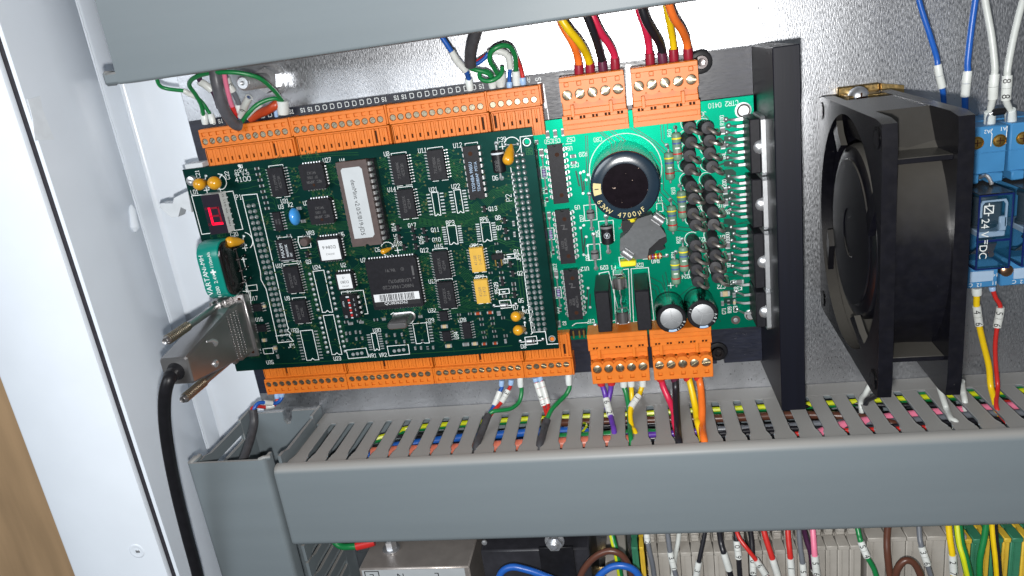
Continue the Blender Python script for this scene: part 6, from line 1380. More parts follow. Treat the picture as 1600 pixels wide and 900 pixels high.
def plug_large(x_first, top, label, seed):
    """5.08 mm pitch five way plug and its socket"""
    s = -1 if top else 1; yo = 118.2 if top else -17.2; n = 5
    Y = lambda d: yo + s * d
    zt = 28.0; xa = x_first - 2.75; xb = x_first + 5.08 * 4 + 2.65; rr = random.Random(seed)
    t = thing('terminal_plug', label, 'terminal plug', ((xa + xb) / 2, yo, 8), group=PLUG_GROUP)
    M = Mesh(); M.box(xa, xb, Y(0), Y(10.2), 10.0, zt - 1.4, 0.3)
    M.box(xa, xb, Y(0.15), Y(2.0), zt - 1.4, zt, 0.18); M.box(xa, xb, Y(3.9), Y(4.5), zt - 1.4, zt)
    xs = [x_first + 5.08 * k for k in range(n)]; prev = xa
    for x in xs + [None]:
        nx = (x - 0.95) if x is not None else xb
        M.box(prev, nx, Y(2.0), Y(3.9), zt - 1.4, zt); prev = (x + 0.95) if x is not None else xb
    for k, x in enumerate(xs):
        l = xa if k == 0 else x - 2.54; r = xb if k == n - 1 else x + 2.54
        ya, yb = sorted((Y(4.5), Y(9.6))); hole_plate(M, l, r, ya, yb, x, Y(7.1), 2.12, zt - 1.6, zt)
        M.box(x - 0.9, x + 0.9, Y(2.1), Y(3.8), zt - 1.3, zt - 0.7, 0.2)
        # scalloped bulge behind each screw
        P = [(x + 2.5 * math.cos(math.pi * q / 8), Y(9.3) + s * 1.7 * math.sin(math.pi * q / 8)) for q in range(9)]
        M.prism(P, zt - 5.0, zt - 0.05, 'z')
    M.box(xa, xb, Y(9.4), Y(10.2), 11.0, zt - 3.0)
    M.box(xa, xb, Y(10.2), Y(15.4), 11.0, zt - 4.2, 0.3); M.box(xa, xb, Y(13.0), Y(15.4), zt - 4.3, zt - 3.2, 0.2)
    for x in (x_first + 1.3, x_first + 16.9):
        M.box(x - 0.75, x + 0.75, Y(11.2), Y(16.2), zt - 4.3, zt - 2.3, 0.2)
    part('plug_body', M, MT['orange'], t, smooth=False)
    for k, x in enumerate(xs): copy_part('screw', BIGSCR, (x, Y(7.1), zt - 0.45), t, (-0.9, 0.6, -1.0, 0.5, -0.15)[k] if top else (0.2, 0.5, 1.5, 0.6, 0.1)[k] + 0.5 * (seed % 2))
    M = Mesh(); zs = 25.6
    xa -= 0.5; xb += 0.4
    M.box(xa, xb, Y(17.1), Y(23.2), ZP2 + 0.15, zs - 0.6, 0.2); M.box(xa, xb, Y(15.95), Y(17.05), ZP2 + 0.15, zs - 1.6); M.box(xa, xb, Y(17.0), Y(19.0), zs - 0.6, zs, 0.18); M.box(xa + 1.5, xb - 1.2, Y(19.3), Y(21.0), zs - 0.6, zs - 0.25, 0.1); M.box(xa, xb, Y(21.1), Y(23.2), zs - 0.6, zs - 0.15, 0.1)
    M.box(xa, xb, Y(15.4), Y(15.9), ZP2 + 0.2, zs - 0.3, 0.1)
    H = Mesh(); prev = xa
    for x in xs + [None]:
        nx = (x - 1.15) if x is not None else xb
        M.box(prev, nx, Y(15.7), Y(17.1), zs - 1.2, zs - 0.05, 0.06); prev = (x + 1.15) if x is not None else xb
        if x is not None:
            H.box(x - 1.15, x + 1.15, Y(15.95), Y(17.05), zs - 1.55, zs - 1.1); M.box(x - 0.25, x + 0.25, Y(15.7), Y(17.0), zs - 1.3, zs - 0.3, 0.05)
    for x in xs[:-1]: M.box(x + 2.5, x + 2.58, Y(19.3), Y(23.0), zs - 0.25, zs - 0.1)
    so = part('plug_socket', M, MT['orange'], pb, smooth=False); part('pin_slots', H, MT['dark_hole'], so, smooth=False)
plug_large(176.2, True, 'left of the two five way orange plugs at the top of the emerald board', 1)
plug_large(204.7, True, 'right of the two five way orange top plugs, beside the black round washer', 2)
plug_large(176.4, False, 'five way orange plug at the bottom with purple, green and yellow wires', 3)
plug_large(204.0, False, 'bottom five way orange plug with thick red, black and orange wires', 4)
# ------------------------------------------------------------------ wires with ferrules and marker sleeves
NS = 7
def pt(p):
    if p[0] == 'y': return at_y(p[1], p[2], p[3])
    if p[0] == 'w': return Vector(p[1:])
    return at(*p)
def wire(label, color, path, r, sleeves=(), ferrules=(), cat='wire', group=None, name='wire', mats=None, stripe=None, down=None):
    """sleeves: (i0, i1, text) on control points; ferrules: (point a, point b, colour, radius)"""
    P = [pt(p) for p in path]
    if down: P += [P[-1] + Vector((0.3, -9, -2.5)), P[-1] + Vector((0.4, -13, down - P[-1].z))]      # on into its terminal, below the frame
    C = smooth(P, NS)
    t = thing(name, label, cat, tuple(C[0]), group)
    M = Mesh(); M.tube(C, r, 10); part('insulation', M, mats or wire_mat(color), t)
    if stripe:
        K = Mesh(); K.tube([p + Vector((-0.35, 0.1, 0.45)) * r for p in C], r * 0.62, 8); part('stripe', K, wire_mat(stripe), t)
    for sl in sleeves:
        i0, i1, txt = sl[:3]; rs = sl[3] if len(sl) > 3 else r * 1.38
        Q = C[i0 * NS:i1 * NS + 1]; M = Mesh(); n = max(1, len(txt)); per = len(Q) / n
        for k in range(n):                                   # one short sleeve per character
            q = Q[int(k * per):int((k + 1) * per) + 1]
            if len(q) < 2: continue
            if k < n - 1: q = q[:-1] + [q[-1].lerp(q[-2], 0.12)]
            M.tube(q, rs, 12)
        sv = part('marker_sleeve', M, wire_mat('sleeve'), t)
        if txt.strip():
            K = Mesh()
            for k, chx in enumerate(txt):
                m = Q[min(len(Q) - 1, int((k + 0.5) * per))]; m2 = Q[min(len(Q) - 1, int((k + 0.5) * per) + 1)]; m1 = Q[max(0, int((k + 0.5) * per) - 1)]
                d = (m2 - m1).normalized(); view = (CAM - m).normalized(); side = view.cross(d).normalized(); up = d.cross(side).normalized()
                if up.dot(view) < 0: up = -up
                print_text(K, chx, m + up * (rs + 0.06), side * -1 if False else d, up.cross(d), rs * 2.15)
            part('printed_number', K, MT['ink'], sv, smooth=False)
    for a, b, col, rf in ferrules:
        a, b = pt(a), pt(b); M = Mesh(); d = (b - a); L = d.length
        M.lathe(a, d, [(rf * 0.88, 0), (rf, 0.25), (rf, L * 0.72), (rf * 0.9, L)], 14); part('ferrule', M, wire_mat(col), t)
    return t
# --- left top group
G1 = 'wires into the first long orange plug'
wire('green looped wire with white sleeve coming out of the upper duct at far left', 'green', [(245, 105, 26), (245, 122, 24), (250, 134, 22), (263, 139, 20), (287, 142, 18), (294, 146, 17), (305, 151, 15), (316, 160, 12), (328, 178, 12)], 0.85, [(4, 6, ' ', 1.25)], [((329, 178, 12), (333, 193, 12), 'ferrule_white', 1.5)], group=G1)
wire('green wire arching over the grey cable from left ferrule to right ferrule', 'green', [(318, 180, 13), (314, 163, 16), (305, 147, 20), (296, 134, 24), (300, 124, 28), (318, 116, 31), (345, 113, 33), (375, 114, 31), (405, 122, 27), (425, 138, 21), (437, 152, 16), (442, 160, 13)], 0.95, ferrules=[((318, 177, 12.5), (321, 194, 12), 'ferrule_white', 1.55), ((441, 157, 13), (443, 178, 12), 'ferrule_white', 2.7)], group=G1)
wire('thick grey heat shrink cable with a bent end on the first orange plug', 'grey', [(334, 88, 30), (335, 103, 31), (338, 125, 32), (343, 147, 31), (349, 168, 29), (358, 184, 26), (367, 194, 23), (375, 196, 21)], 2.5, mats=MT['shrink_grey'], cat='cable', name='cable')
wire('short green wire from the grey cable end up to the right ferrule', 'green', [(373, 196, 20), (379, 189, 20), (388, 177, 21), (400, 165, 20), (415, 157, 18), (430, 154, 16), (440, 158, 14)], 0.95, group=G1)
wire('dark purple wire with a white sleeve beside the grey cable', 'plum', [(308, 92, 24), (309, 110, 22), (313, 127, 20), (320, 132, 20), (331, 141, 19), (337, 152, 17), (342, 168, 13)], 1.15, [(2, 4, ' ', 1.75)], group=G1)
wire('pink wire ending in a red sleeve right of the grey cable', 'pink', [(348, 88, 24), (349, 108, 23), (354, 135, 20), (359, 155, 17), (364, 170, 14), (369, 188, 12)], 1.1, ferrules=[((360, 167, 15), (369, 187, 12), 'ferrule_red', 1.8)], group=G1)
wire('grey wire with a white numbered sleeve behind the pink wire', 'grey', [(351, 110, 20), (353, 121, 19), (357, 132, 18), (364, 143, 17), (371, 156, 15), (375, 168, 13)], 1.15, [(1, 3, '5', 1.7)], [((372, 163, 14), (376, 178, 12), 'ferrule_white', 1.5)], group=G1)
wire('blue wire tip with two white numbered sleeves pointing up from the plug', 'blue', [(389, 152, 20), (386, 158, 19), (383, 164, 18), (377, 182, 14), (374, 190, 12)], 1.0, [(0, 3, ' 6', 1.65)], group=G1)
wire('rust coloured heat shrink bundle lying behind the green wire', 'rust', [(390, 186, 12), (402, 179, 12), (416, 173, 13), (428, 166, 14), (434, 160, 13)], 2.0, group=G1)
wire('thin white wire beside the rust coloured bundle', 'white', [(386, 184, 14), (397, 173, 14), (409, 164, 14)], 0.7, group=G1)
wire('short blue wire behind the white twin ferrule at the end of the first plug', 'ferrule_blue', [(428, 160, 13), (430, 170, 13), (432, 182, 12)], 0.9, group=G1)
# --- blue wire and the black cable with green loops
G2_ = 'wires into the short top plug'
wire('bright blue wire with a white sleeve into the third top plug', 'blue', [(676, 34, 26), (688, 54, 25), (705, 80, 23), (714, 95, 21), (727, 110, 18), (731, 118, 15), (733, 126, 13)], 1.1, [(2, 4, '  ', 1.5)], [((732, 123, 13), (735, 141, 12), 'ferrule_white', 1.65)], group='single wires of the long top plugs')
wire('black cable coming down to the green loops above the short orange plug', 'black', [(748, 28, 30), (744, 48, 29), (738, 68, 27), (735, 86, 24), (735, 102, 21)], 2.5, mats=MT['shrink'], cat='cable', name='cable')
wire('green wire leaving the black cable end and curling to the plug', 'green', [(733, 100, 20), (735, 106, 20), (742, 109, 19), (755, 112, 18), (764, 116, 17), (768, 122, 16), (764, 126, 17)], 0.95, group=G2_)
wire('green wire curl with its cut end pointing up', 'green', [(784.5, 105, 17), (784, 113, 18), (779, 120, 19), (768, 126, 20), (757, 126, 20), (750, 121, 19), (750, 114, 18), (758, 111, 17), (766, 115, 16), (770, 121, 14)], 0.95, group=G2_)
wire('green loop arching up and down into the white ferrule of the short plug', 'green', [(778, 116, 15), (772, 106, 18), (766, 96, 22), (766, 84, 24), (773, 76, 25), (786, 71, 24), (797, 74, 22), (804, 85, 19), (806, 98, 16), (806, 112, 13)], 1.05, ferrules=[((806, 111, 13), (807.5, 133, 12), 'ferrule_white', 1.75)], group=G2_)
wire('blue wire with white sleeves from the black cable to the pale blue ferrule', 'blue', [(740, 101, 18), (748, 98, 18), (757, 91, 18), (763, 84, 18), (772, 80, 17), (786, 82, 16), (794, 88, 15), (796, 96, 14), (797, 107, 13), (796, 118, 12.5), (796, 130, 12)], 0.85, [(3, 8, '    ', 1.4)], [((796, 128, 12), (796, 137, 12), 'ferrule_blue', 1.3)], group=G2_)
wire('red wire from the black cable under the blue one', 'red', [(740, 98, 17), (748, 95, 17), (758, 88, 17), (768, 80, 16)], 0.9, group=G2_)
wire('red wire into the last pale blue ferrule of the short plug', 'red', [(806, 88, 15), (810, 97, 14), (814, 108, 13), (817, 121, 12.5)], 0.85, ferrules=[((816.5, 121, 12.5), (818, 132, 12), 'ferrule_blue', 1.4)], group=G2_)
M = Mesh(); a, b = at(768, 122, 13), at(770, 137, 12); M.lathe(a, b - a, [(1.7, 0), (2.0, .4), (1.6, (b - a).length)], 14); a, b = at(781, 120, 13), at(783, 135, 12); M.lathe(a, b - a, [(2.8, -1.5), (2.8, .4), (1.7, (b - a).length)], 14)
solo('twin_ferrule', M, wire_mat('ferrule_white'), 'white twin ferrules with the curled green wire on the short plug', 'ferrule', tuple(a), group=G2_)
# --- thick wires into the two five way plugs at the top
G3 = 'thick wires into the five way top plugs'
fz = 16.5
def ferr(u, v0, v1, z=fz, du=1.2): return ((u, v0, z), (u + du, v1, z - 0.5), 'ferrule_maroon', 1.95)
wire('orange wire into the upper left five way plug', 'orange', [(866, 8, 27), (880, 42, 25), (895, 68, 22), (902, 88, 18), (905, 104, 16.5)], 1.55, ferrules=[ferr(904, 101, 120)], group=G3)
wire('yellow wire crossing over the orange one into the upper left five way plug', 'yellow', [(867, 8, 32), (876, 28, 31), (889, 47, 30), (905, 66, 26), (916, 84, 20), (922, 101, 16.5)], 1.6, ferrules=[ferr(921.5, 98, 117)], group=G3)
wire('black wire into the upper left five way plug', 'black', [(908, 2, 30), (916, 22, 29), (927, 50, 26), (935, 74, 21), (941, 97, 16.5)], 1.6, ferrules=[((940.5, 95, fz), (943, 114, 16), 'ferrule_plum', 1.95)], group=G3)
wire('crimson wire behind the black one, into the upper left five way plug', 'crimson', [(917, 6, 26), (927, 27, 26), (938, 50, 24), (952, 70, 20), (959, 84, 17.5), (961, 95, 16.5)], 1.5, ferrules=[ferr(960.5, 91, 110)], group=G3)
wire('crimson wire behind the black one, into the upper right five way plug', 'crimson', [(992, -12, 26), (999, 18, 25), (1008, 44, 22), (1013, 66, 18.5), (1015, 86, 16.5)], 1.45, ferrules=[ferr(1015, 83, 102)], group=G3)
wire('black wire into the upper right five way plug', 'black', [(998, -18, 32), (1002, 8, 31), (1010, 33, 29), (1022, 53, 24), (1031, 68, 19), (1035, 84, 16.5)], 1.65, ferrules=[((1033.5, 81, fz), (1036, 99, 16), 'ferrule_plum', 1.95)], group=G3)
wire('yellow wire into the upper right five way plug', 'yellow', [(1038, -16, 28), (1042, 14, 26), (1047, 40, 22), (1051, 62, 18.5), (1053, 80, 16.5)], 1.4, ferrules=[ferr(1052, 77, 96)], group=G3)
wire('orange wire in front of the yellow one, into the upper right five way plug', 'orange', [(1036, -22, 33), (1044, 4, 32), (1053, 28, 29), (1065, 46, 24), (1072, 62, 19), (1075, 78, 16.5)], 1.6, ferrules=[ferr(1074.5, 75, 93)], group=G3)
# --- wires at the upper right
wire('blue wire with white sleeve, left of the two blue ones at upper right', 'blue', [(1428, -40, 22), (1437, 5, 22), (1452, 52, 22), (1463, 88, 21), (1465, 101, 21), (1468, 118, 21), (1472, 136, 20), (1474, 150, 18), (1475, 172, 15)], 1.05, [(4, 6, '  ', 1.45)], group='blue wires beside the fan')
wire('blue wire with white sleeve, right of the two blue ones at upper right', 'blue', [(1530, -40, 20), (1524, 0, 20), (1517, 50, 20), (1512, 96, 20), (1512, 111, 20), (1510, 130, 20), (1508, 150, 19), (1508, 166, 18), (1508, 196, 15)], 1.2, [(4, 6, '  ', 1.65)], group='blue wires beside the fan')
wire('white wire with blank sleeve into the left ferrule of the blue relay socket', 'white', [(1534, -40, 22), (1540, 5, 24), (1549, 55, 26), (1554, 100, 27), (1554, 116, 27), (1552, 135, 27), (1551, 154, 26), (1548, 168, 25), (1547, 180, 24)], 1.25, [(4, 6, '  ', 1.7)], [((1547, 174, 25), (1546, 198, 23), 'ferrule_white', 2.0)], group='white wires of the relays')
wire('white wire marked 8 8 into the right ferrule of the blue relay socket', 'white', [(1612, -40, 22), (1597, 5, 24), (1583, 62, 26), (1575, 105, 27), (1574, 118, 27), (1573, 137, 27), (1572, 155, 26), (1576, 168, 25), (1579, 178, 24)], 1.25, [(4, 6, '88', 1.75)], [((1578, 171, 25), (1580, 194, 23), 'ferrule_white', 2.0)], group='white wires of the relays')
q0, q1 = at(1551, 176, 29), at(1571, 173, 29)
t = thing('link_diode', 'small black diode bridging the two white ferrules of the relay socket', 'diode', tuple(q0))
M = Mesh(); M.lathe(q0, q1 - q0, [(0.9, 0), (1.35, .4), (1.35, (q1 - q0).length - .4), (0.9, (q1 - q0).length)], 14); part('body', M, MT['black_plastic'], t)
M = Mesh(); a, b = at(1541, 196, 26), at(1573, 190, 26); M.tube(smooth([q0, at(1545, 179, 28.6), at(1542, 186, 27), a], 4), 0.35, 7); M.tube(smooth([q1, at(1574, 176, 28.6), at(1573, 184, 27), b], 4), 0.35, 7); part('leads', M, MT['steel'], t)
# --- bottom wires
G4 = 'wires from the bottom plugs into the duct'
wire('blue wire curling from the first bottom plug to the short black sleeve at lower left', 'blue', [(441, 612, 12), (440, 622, 13), (434, 629, 15), (425, 630, 17), (413, 629, 20), (404, 630, 22), (398, 637, 24), (396, 646, 25)], 0.95, [(3, 4, ' ', 1.4)], [((441, 610, 12), (440, 620, 12.5), 'ferrule_blue', 1.4)], group=G4)
wire('red wire curling from the first bottom plug to the short black sleeve at lower left', 'red', [(433, 613, 12), (433, 625, 13), (428, 633, 15), (415, 636, 17), (401, 635, 20), (394, 638, 23), (393, 646, 25)], 0.9, [(2, 3, ' ', 1.4)], [((433, 611, 12), (433, 622, 12.5), 'ferrule_blue', 1.4)], group=G4)
wire('short black cable sleeve dropping into the open duct at lower left', 'black', [(395, 640, 25), (397, 660, 27), (393, 680, 32), (386, 702, 39), (378, 724, 45), (372, 745, 44)], 2.1, mats=MT['shrink'], cat='cable', name='cable')
wire('blue wire with numbered white sleeves under the third bottom plug', 'blue', [(784, 597, 12), (784, 606, 12), (781, 612, 13), (772, 634, 17), (766, 644, 21), (762, 654, 24)], 0.95, [(2, 3, '  ', 1.5)], [((784, 594, 12), (783.5, 603, 12), 'ferrule_blue', 1.35)], group=G4)
wire('red wire with a white sleeve marked 3 under the third bottom plug', 'red', [(799, 596, 12), (797, 605, 12), (794, 610, 13), (783, 629, 17), (772, 641, 21), (763, 654, 24)], 0.9, [(2, 3, '3 ', 1.5)], [((799, 593, 12), (798, 601, 12), 'ferrule_blue', 1.35)], group=G4)
wire('green wire bending left from the white ferrule of the third bottom plug', 'green', [(813, 598, 12), (815, 612, 12.5), (811, 628, 15), (799, 638, 19), (784, 641, 22), (770, 643, 24), (762, 650, 25)], 1.0, ferrules=[((812.5, 589, 12), (813.5, 604, 12), 'ferrule_white', 1.55)], group=G4)
wire('dark grey cable sleeve entering a duct slot, left of the two', 'grey', [(763, 648, 25), (757, 664, 30), ('y', 750, 682, -36.5), ('y', 744, 699, -38.5), ('w', 115, -50, 52)], 1.75, mats=MT['shrink'], cat='cable', name='cable')
wire('pale sleeved wire marked 1 3 under the short bottom plug', 'red', [(836, 592, 12), (838, 598, 12), (850, 634, 16), (852, 641, 19), (855, 650, 22)], 0.9, [(1, 2, ' 31', 1.5)], [((836, 590, 12), (837, 596, 12), 'ferrule_blue', 1.35)], group=G4)
wire('pale sleeved wire with blank sleeves, right of the pair under the short bottom plug', 'red', [(844, 590, 12), (846, 596, 12.5), (856, 631, 16.5), (857, 638, 19), (856, 650, 22)], 0.9, [(1, 2, '   ', 1.5)], [((843, 588, 12), (845, 595, 12), 'ferrule_blue', 1.35)], group=G4)
wire('green wire bending left from the white ferrule of the short bottom plug', 'green', [(889, 598, 12), (890, 606, 12.5), (884, 617, 14), (872, 629, 18), (862, 640, 22), (856, 652, 25), (854, 660, 27)], 1.05, ferrules=[((888, 584, 12), (889, 601, 12), 'ferrule_white', 1.6)], group=G4)
wire('dark grey cable sleeve entering a duct slot, right of the two', 'grey', [(855, 656, 26), (851, 668, 30), ('y', 847, 683, -36.5), ('y', 843, 699, -38.5), ('w', 147, -50, 52)], 1.75, mats=MT['shrink'], cat='cable', name='cable')
fr = lambda u, v0, v1, c, r=1.75: ((u, v0, 16), (u + .5, v1, 16), c, r)
wire('violet wire with white sleeves marked 6 2', 'purple', [(940, 600, 16), (944, 611, 17), (947, 623, 19), (954, 650, 26), (957, 662, 31), ('y', 960, 678, -38), ('w', 181, -50, 46)], 1.25, [(2, 3, '62', 1.65)], [fr(939, 594, 602, 'ferrule_red', 1.9)], group=G4)
wire('violet wire right of the sleeved one', 'purple', [(955, 598, 16), (954, 610, 16.5), (951, 624, 18), (948, 640, 20)], 1.25, ferrules=[fr(955, 593, 601, 'ferrule_red', 1.9)], group=G4)
wire('green wire from the lower left five way plug into a duct slot', 'green', [(975, 604, 16), (979, 618, 18), (983, 640, 23), (984, 662, 30), ('y', 986, 688, -38), ('w', 189, -52, 50)], 1.15, ferrules=[fr(974, 594, 604, 'ferrule_white')], group=G4)
wire('yellow wire beside the green one from the lower left five way plug', 'yellow', [(986, 602, 16), (987, 616, 17), (987, 634, 20), (985, 648, 23)], 1.15, ferrules=[fr(986, 593, 603, 'ferrule_white')], group=G4)
wire('yellow wire with white sleeves looping back into the duct', 'yellow', [(1004, 601, 16), (1001, 611, 17), (998, 618, 19), (986, 637, 24), (985, 652, 28), (988, 668, 33), ('y', 993, 678, -38), ('w', 193, -50, 46)], 1.15, [(2, 3, '1 ', 1.6)], [fr(1004, 592, 603, 'ferrule_white')], group=G4)
wire('crimson wire from the lower right five way plug', 'crimson', [(1033, 592, 16), (1037, 606, 17), (1046, 626, 20), (1053, 645, 26), ('y', 1055, 664, -38), ('w', 211, -50, 44)], 1.5, ferrules=[fr(1032, 588, 595, 'ferrule_red', 1.95)], group=G4)
wire('black wire from the lower right five way plug', 'black', [(1055, 590, 16), (1056, 610, 18), (1057, 640, 26), (1059, 668, 35), ('y', 1062, 694, -38.2), ('w', 212, -54, 52)], 1.6, ferrules=[fr(1054, 588, 596, 'ferrule_plum', 1.9)], group=G4)
wire('yellow wire from the lower right five way plug', 'yellow', [(1075, 588, 16), (1080, 606, 18), (1086, 634, 23), (1089, 655, 30), ('y', 1092, 668, -38), ('w', 221, -50, 44)], 1.5, ferrules=[fr(1074, 586, 594, 'ferrule_red', 1.95)], group=G4)
wire('orange wire from the lower right five way plug', 'orange', [(1091, 586, 16), (1095, 606, 18), (1097, 636, 26), (1097, 664, 34), ('y', 1101, 692, -38.2), ('w', 222, -54, 52)], 1.65, ferrules=[fr(1090, 585, 593, 'ferrule_red', 1.95)], group=G4)
wire('white wire slanting into the duct left of the fan', 'white', [(1372, 578, 30), (1362, 597, 28), (1353, 614, 27), ('y', 1345, 632, -38), ('w', 290, -50, 34)], 1.15, group='fan leads')
wire('dark grey wire slanting into the duct left of the fan', 'black', [(1380, 608, 40), (1368, 619, 32), ('y', 1352, 634, -38), ('w', 292, -50, 36)], 1.1, group='fan leads')
wire('white wire curving under the fan into the duct', 'white', [(1464, 585, 34), (1468, 605, 32), ('y', 1478, 636, -36.9), ('y', 1486, 654, -37.6), ('y', 1494, 664, -39), ('w', 317, -50, 46)], 1.25, group='fan leads')
wire('short white wire behind the right fan corner', 'white', [(1503, 596, 25), (1505, 612, 22), ('y', 1508, 630, -38), ('w', 332, -50, 26)], 1.25, group='fan leads')
wire('yellow wire marked 4 6 under the blue relay', 'yellow', [(1526, 455, 22), (1526, 466, 22), (1526, 478, 22), (1530, 508, 22), (1536, 535, 22), (1545, 572, 22), (1548, 604, 23), ('y', 1556, 634, -38), ('w', 345, -50, 28)], 1.25, [(2, 3, '46', 1.65)], [((1526, 450, 22), (1526.5, 461, 22), 'ferrule_white', 1.95)], group='relay wires below')
wire('red wire with white sleeve under the blue relay', 'red', [(1551, 452, 22), (1556, 466, 22), (1563, 480, 22), (1558, 511, 22), (1555, 540, 22), (1556, 570, 22), (1559, 604, 23), ('y', 1559, 642, -38), ('w', 350, -50, 36)], 0.9, [(2, 3, '56', 1.6)], [((1550, 448, 22), (1551, 454, 22), 'ferrule_blue', 1.3)], group='relay wires below')

# ------------------------------------------------------------------ stud bolt on the plate
q = at(424, 124, 3)
t = thing('stud_bolt', 'bright threaded stud with nut and washers on the plate at upper left', 'bolt', (q.x, q.y, 0))
M = Mesh(); M.lathe((q.x, q.y, 0.05), (0, 0, 1), [(6.8, 0), (6.8, 1.4)], 30); M.lathe((q.x, q.y, 1.5), (0, 0, 1), [(5.4, 0), (5.4, 1.4)], 26); part('washer', M, MT['steel'], t)
M = Mesh(); k = M.since(); M.prism([(5.7 * math.cos(math.pi * i / 3), 5.7 * math.sin(math.pi * i / 3)) for i in range(6)], 0, 6.2); M.xform(k, Matrix.Translation((q.x, q.y, 3.2)) @ Matrix.Rotation(0.35, 4, 'Z')); part('nut', M, MT['steel'], t, smooth=False)
M = Mesh(); prof = [(2.9, 0)]
for i in range(22): prof += [(3.2, 8.6 + i * 0.95), (2.8, 8.6 + i * 0.95 + 0.48)]
prof += [(2.8, 29.6), (2.3, 30.2), (0.9, 30.2), (0.2, 29.7)]
M.lathe((q.x, q.y, 0.5), (0, 0, 1), prof, 26); part('threaded_rod', M, MT['steel'], t, ang=25)

# ------------------------------------------------------------------ serial plug with metal hood and its cable
t = thing('serial_plug', 'chromed metal serial plug with thumbscrews and black cable at the left of the board', 'plug', (9, 25.5, 24))
M = Mesh(); M.box(1.6, 17.4, 9.6, 41.2, 28.6, 30.2, 0.5); M.box(2.6, 16.6, 11.5, 39.5, 24.2, 28.6, 0.3); part('flange', M, MT['nickel'], t)
M = Mesh()
for y in (11.6, 39.2): M.lathe((14.9, y + (1 if y < 20 else -1) * 0.6, 30.2), (0, 0, 1), [(0.9, 0), (0.9, 0.03)], 12)
part('flange_holes', M, MT['dark_hole'], t, smooth=False)
def ring(x0, x1, y0, y1, c): return [(x0 + c, y0), (x1 - c, y0), (x1, y0 + c), (x1, y1 - c), (x1 - c, y1), (x0 + c, y1), (x0, y1 - c), (x0, y0 + c)]
M = Mesh(); loft(M, [(ring(2.2, 16.2, 12.6, 38.6, 0.9), 30.2), (ring(2.2, 16.2, 12.6, 38.6, 0.9), 41.0), (ring(2.6, 15.6, 14.0, 37.0, 0.9), 44.5), (ring(2.7, 15.3, 19.5, 31.4, 0.8), 79.0), (ring(3.3, 14.7, 20.1, 30.8, 0.6), 79.8)])
hood = part('hood', M, MT['nickel'], t, smooth=False)
M = Mesh()
for r_ in range(4):
    for k in range(18):
        z = 37.2 + r_ * 2.5; y = 14.8 + k * 1.2; x = 16.2 if z < 41 else 16.2 - (z - 41) * 0.10
        M.box(x - 0.2, x + 0.35, y, y + 0.75, z - 0.45, z + 0.45, 0.18)
part('grip_ribs', M, MT['nickel'], hood)
M = Mesh(); M.lathe((15.4, 20.5, 62.0), (1, 0, 0), [(1.7, 0), (1.7, 0.5), (1.2, 0.9), (0.3, 0.7)], 16); M.lathe((15.3, 28.5, 58.0), (1, 0, 0), [(1.9, -0.6), (1.6, 0.35), (0.6, 0.55)], 16); M.tube([(15.4, 28.5, 58), (15.45, 30.5, 60), (15.3, 31.5, 64)], [1.4, 0.9, 0.3], 10); part('hood_screw', M, MT['steel'], hood)
M = Mesh(); M.lathe((9.0, 25.5, 79.75), (0, 0, 1), [(3.9, 0), (3.7, 0.5), (3.3, 1.6), (2.9, 2.2)], 22); part('cable_grommet', M, MT['black_plastic'], t)
for y, x in ((38.9, 8.2), (12.6, 8.2)):
    s_ = 1 if y > 25 else -1
    M = Mesh(); M.lathe((x, y, 28.6), (0, 0, 1), [(1.6, 0), (1.6, 32), (1.75, 33), (1.8, 34), (1.8, 50), (1.4, 51.2), (1.2, 51.4), (0.6, 51.0)], 18); th = part('thumbscrew', M, MT['nickel'], t)
    K = Mesh()
    for a in range(16):
        for k in range(13):
            an = 2 * math.pi * (a + 0.5 * (k % 2)) / 16; K.box(x + 1.82 * math.cos(an) - 0.2, x + 1.82 * math.cos(an) + 0.2, y + 1.82 * math.sin(an) - 0.2, y + 1.82 * math.sin(an) + 0.2, 63.0 + k * 1.2, 63.8 + k * 1.2)
    part('knurling', K, MT['brass'], th, smooth=False, kind='stuff')
    K = Mesh(); K.box(x - 3.5, x + 3.5, y - 2.2, y + 2.2, 30.2, 36.5, 0.5); K.box(x - 2.8, x - 0.9, y - 2.4, y + 2.4, 36.5, 40.0, 0.4); K.box(x + 0.9, x + 2.8, y - 2.4, y + 2.4, 36.5, 40.0, 0.4); part('screw_lug', K, MT['nickel'], t)
M = Mesh(); C = smooth([Vector((9.0, 25.5, 78)), Vector((9.0, 25.3, 83)), at(263, 596, 86), at(257.5, 620, 86), at(257.5, 660, 83), at(264, 710, 79), at(276, 770, 75), at(292, 835, 72), at(308, 895, 70), at(322, 960, 66)], 8)
M.tube(C, [2.9 if i < 12 else 2.55 for i in range(len(C))], 16); part('cable', M, MT['black_plastic'], t)

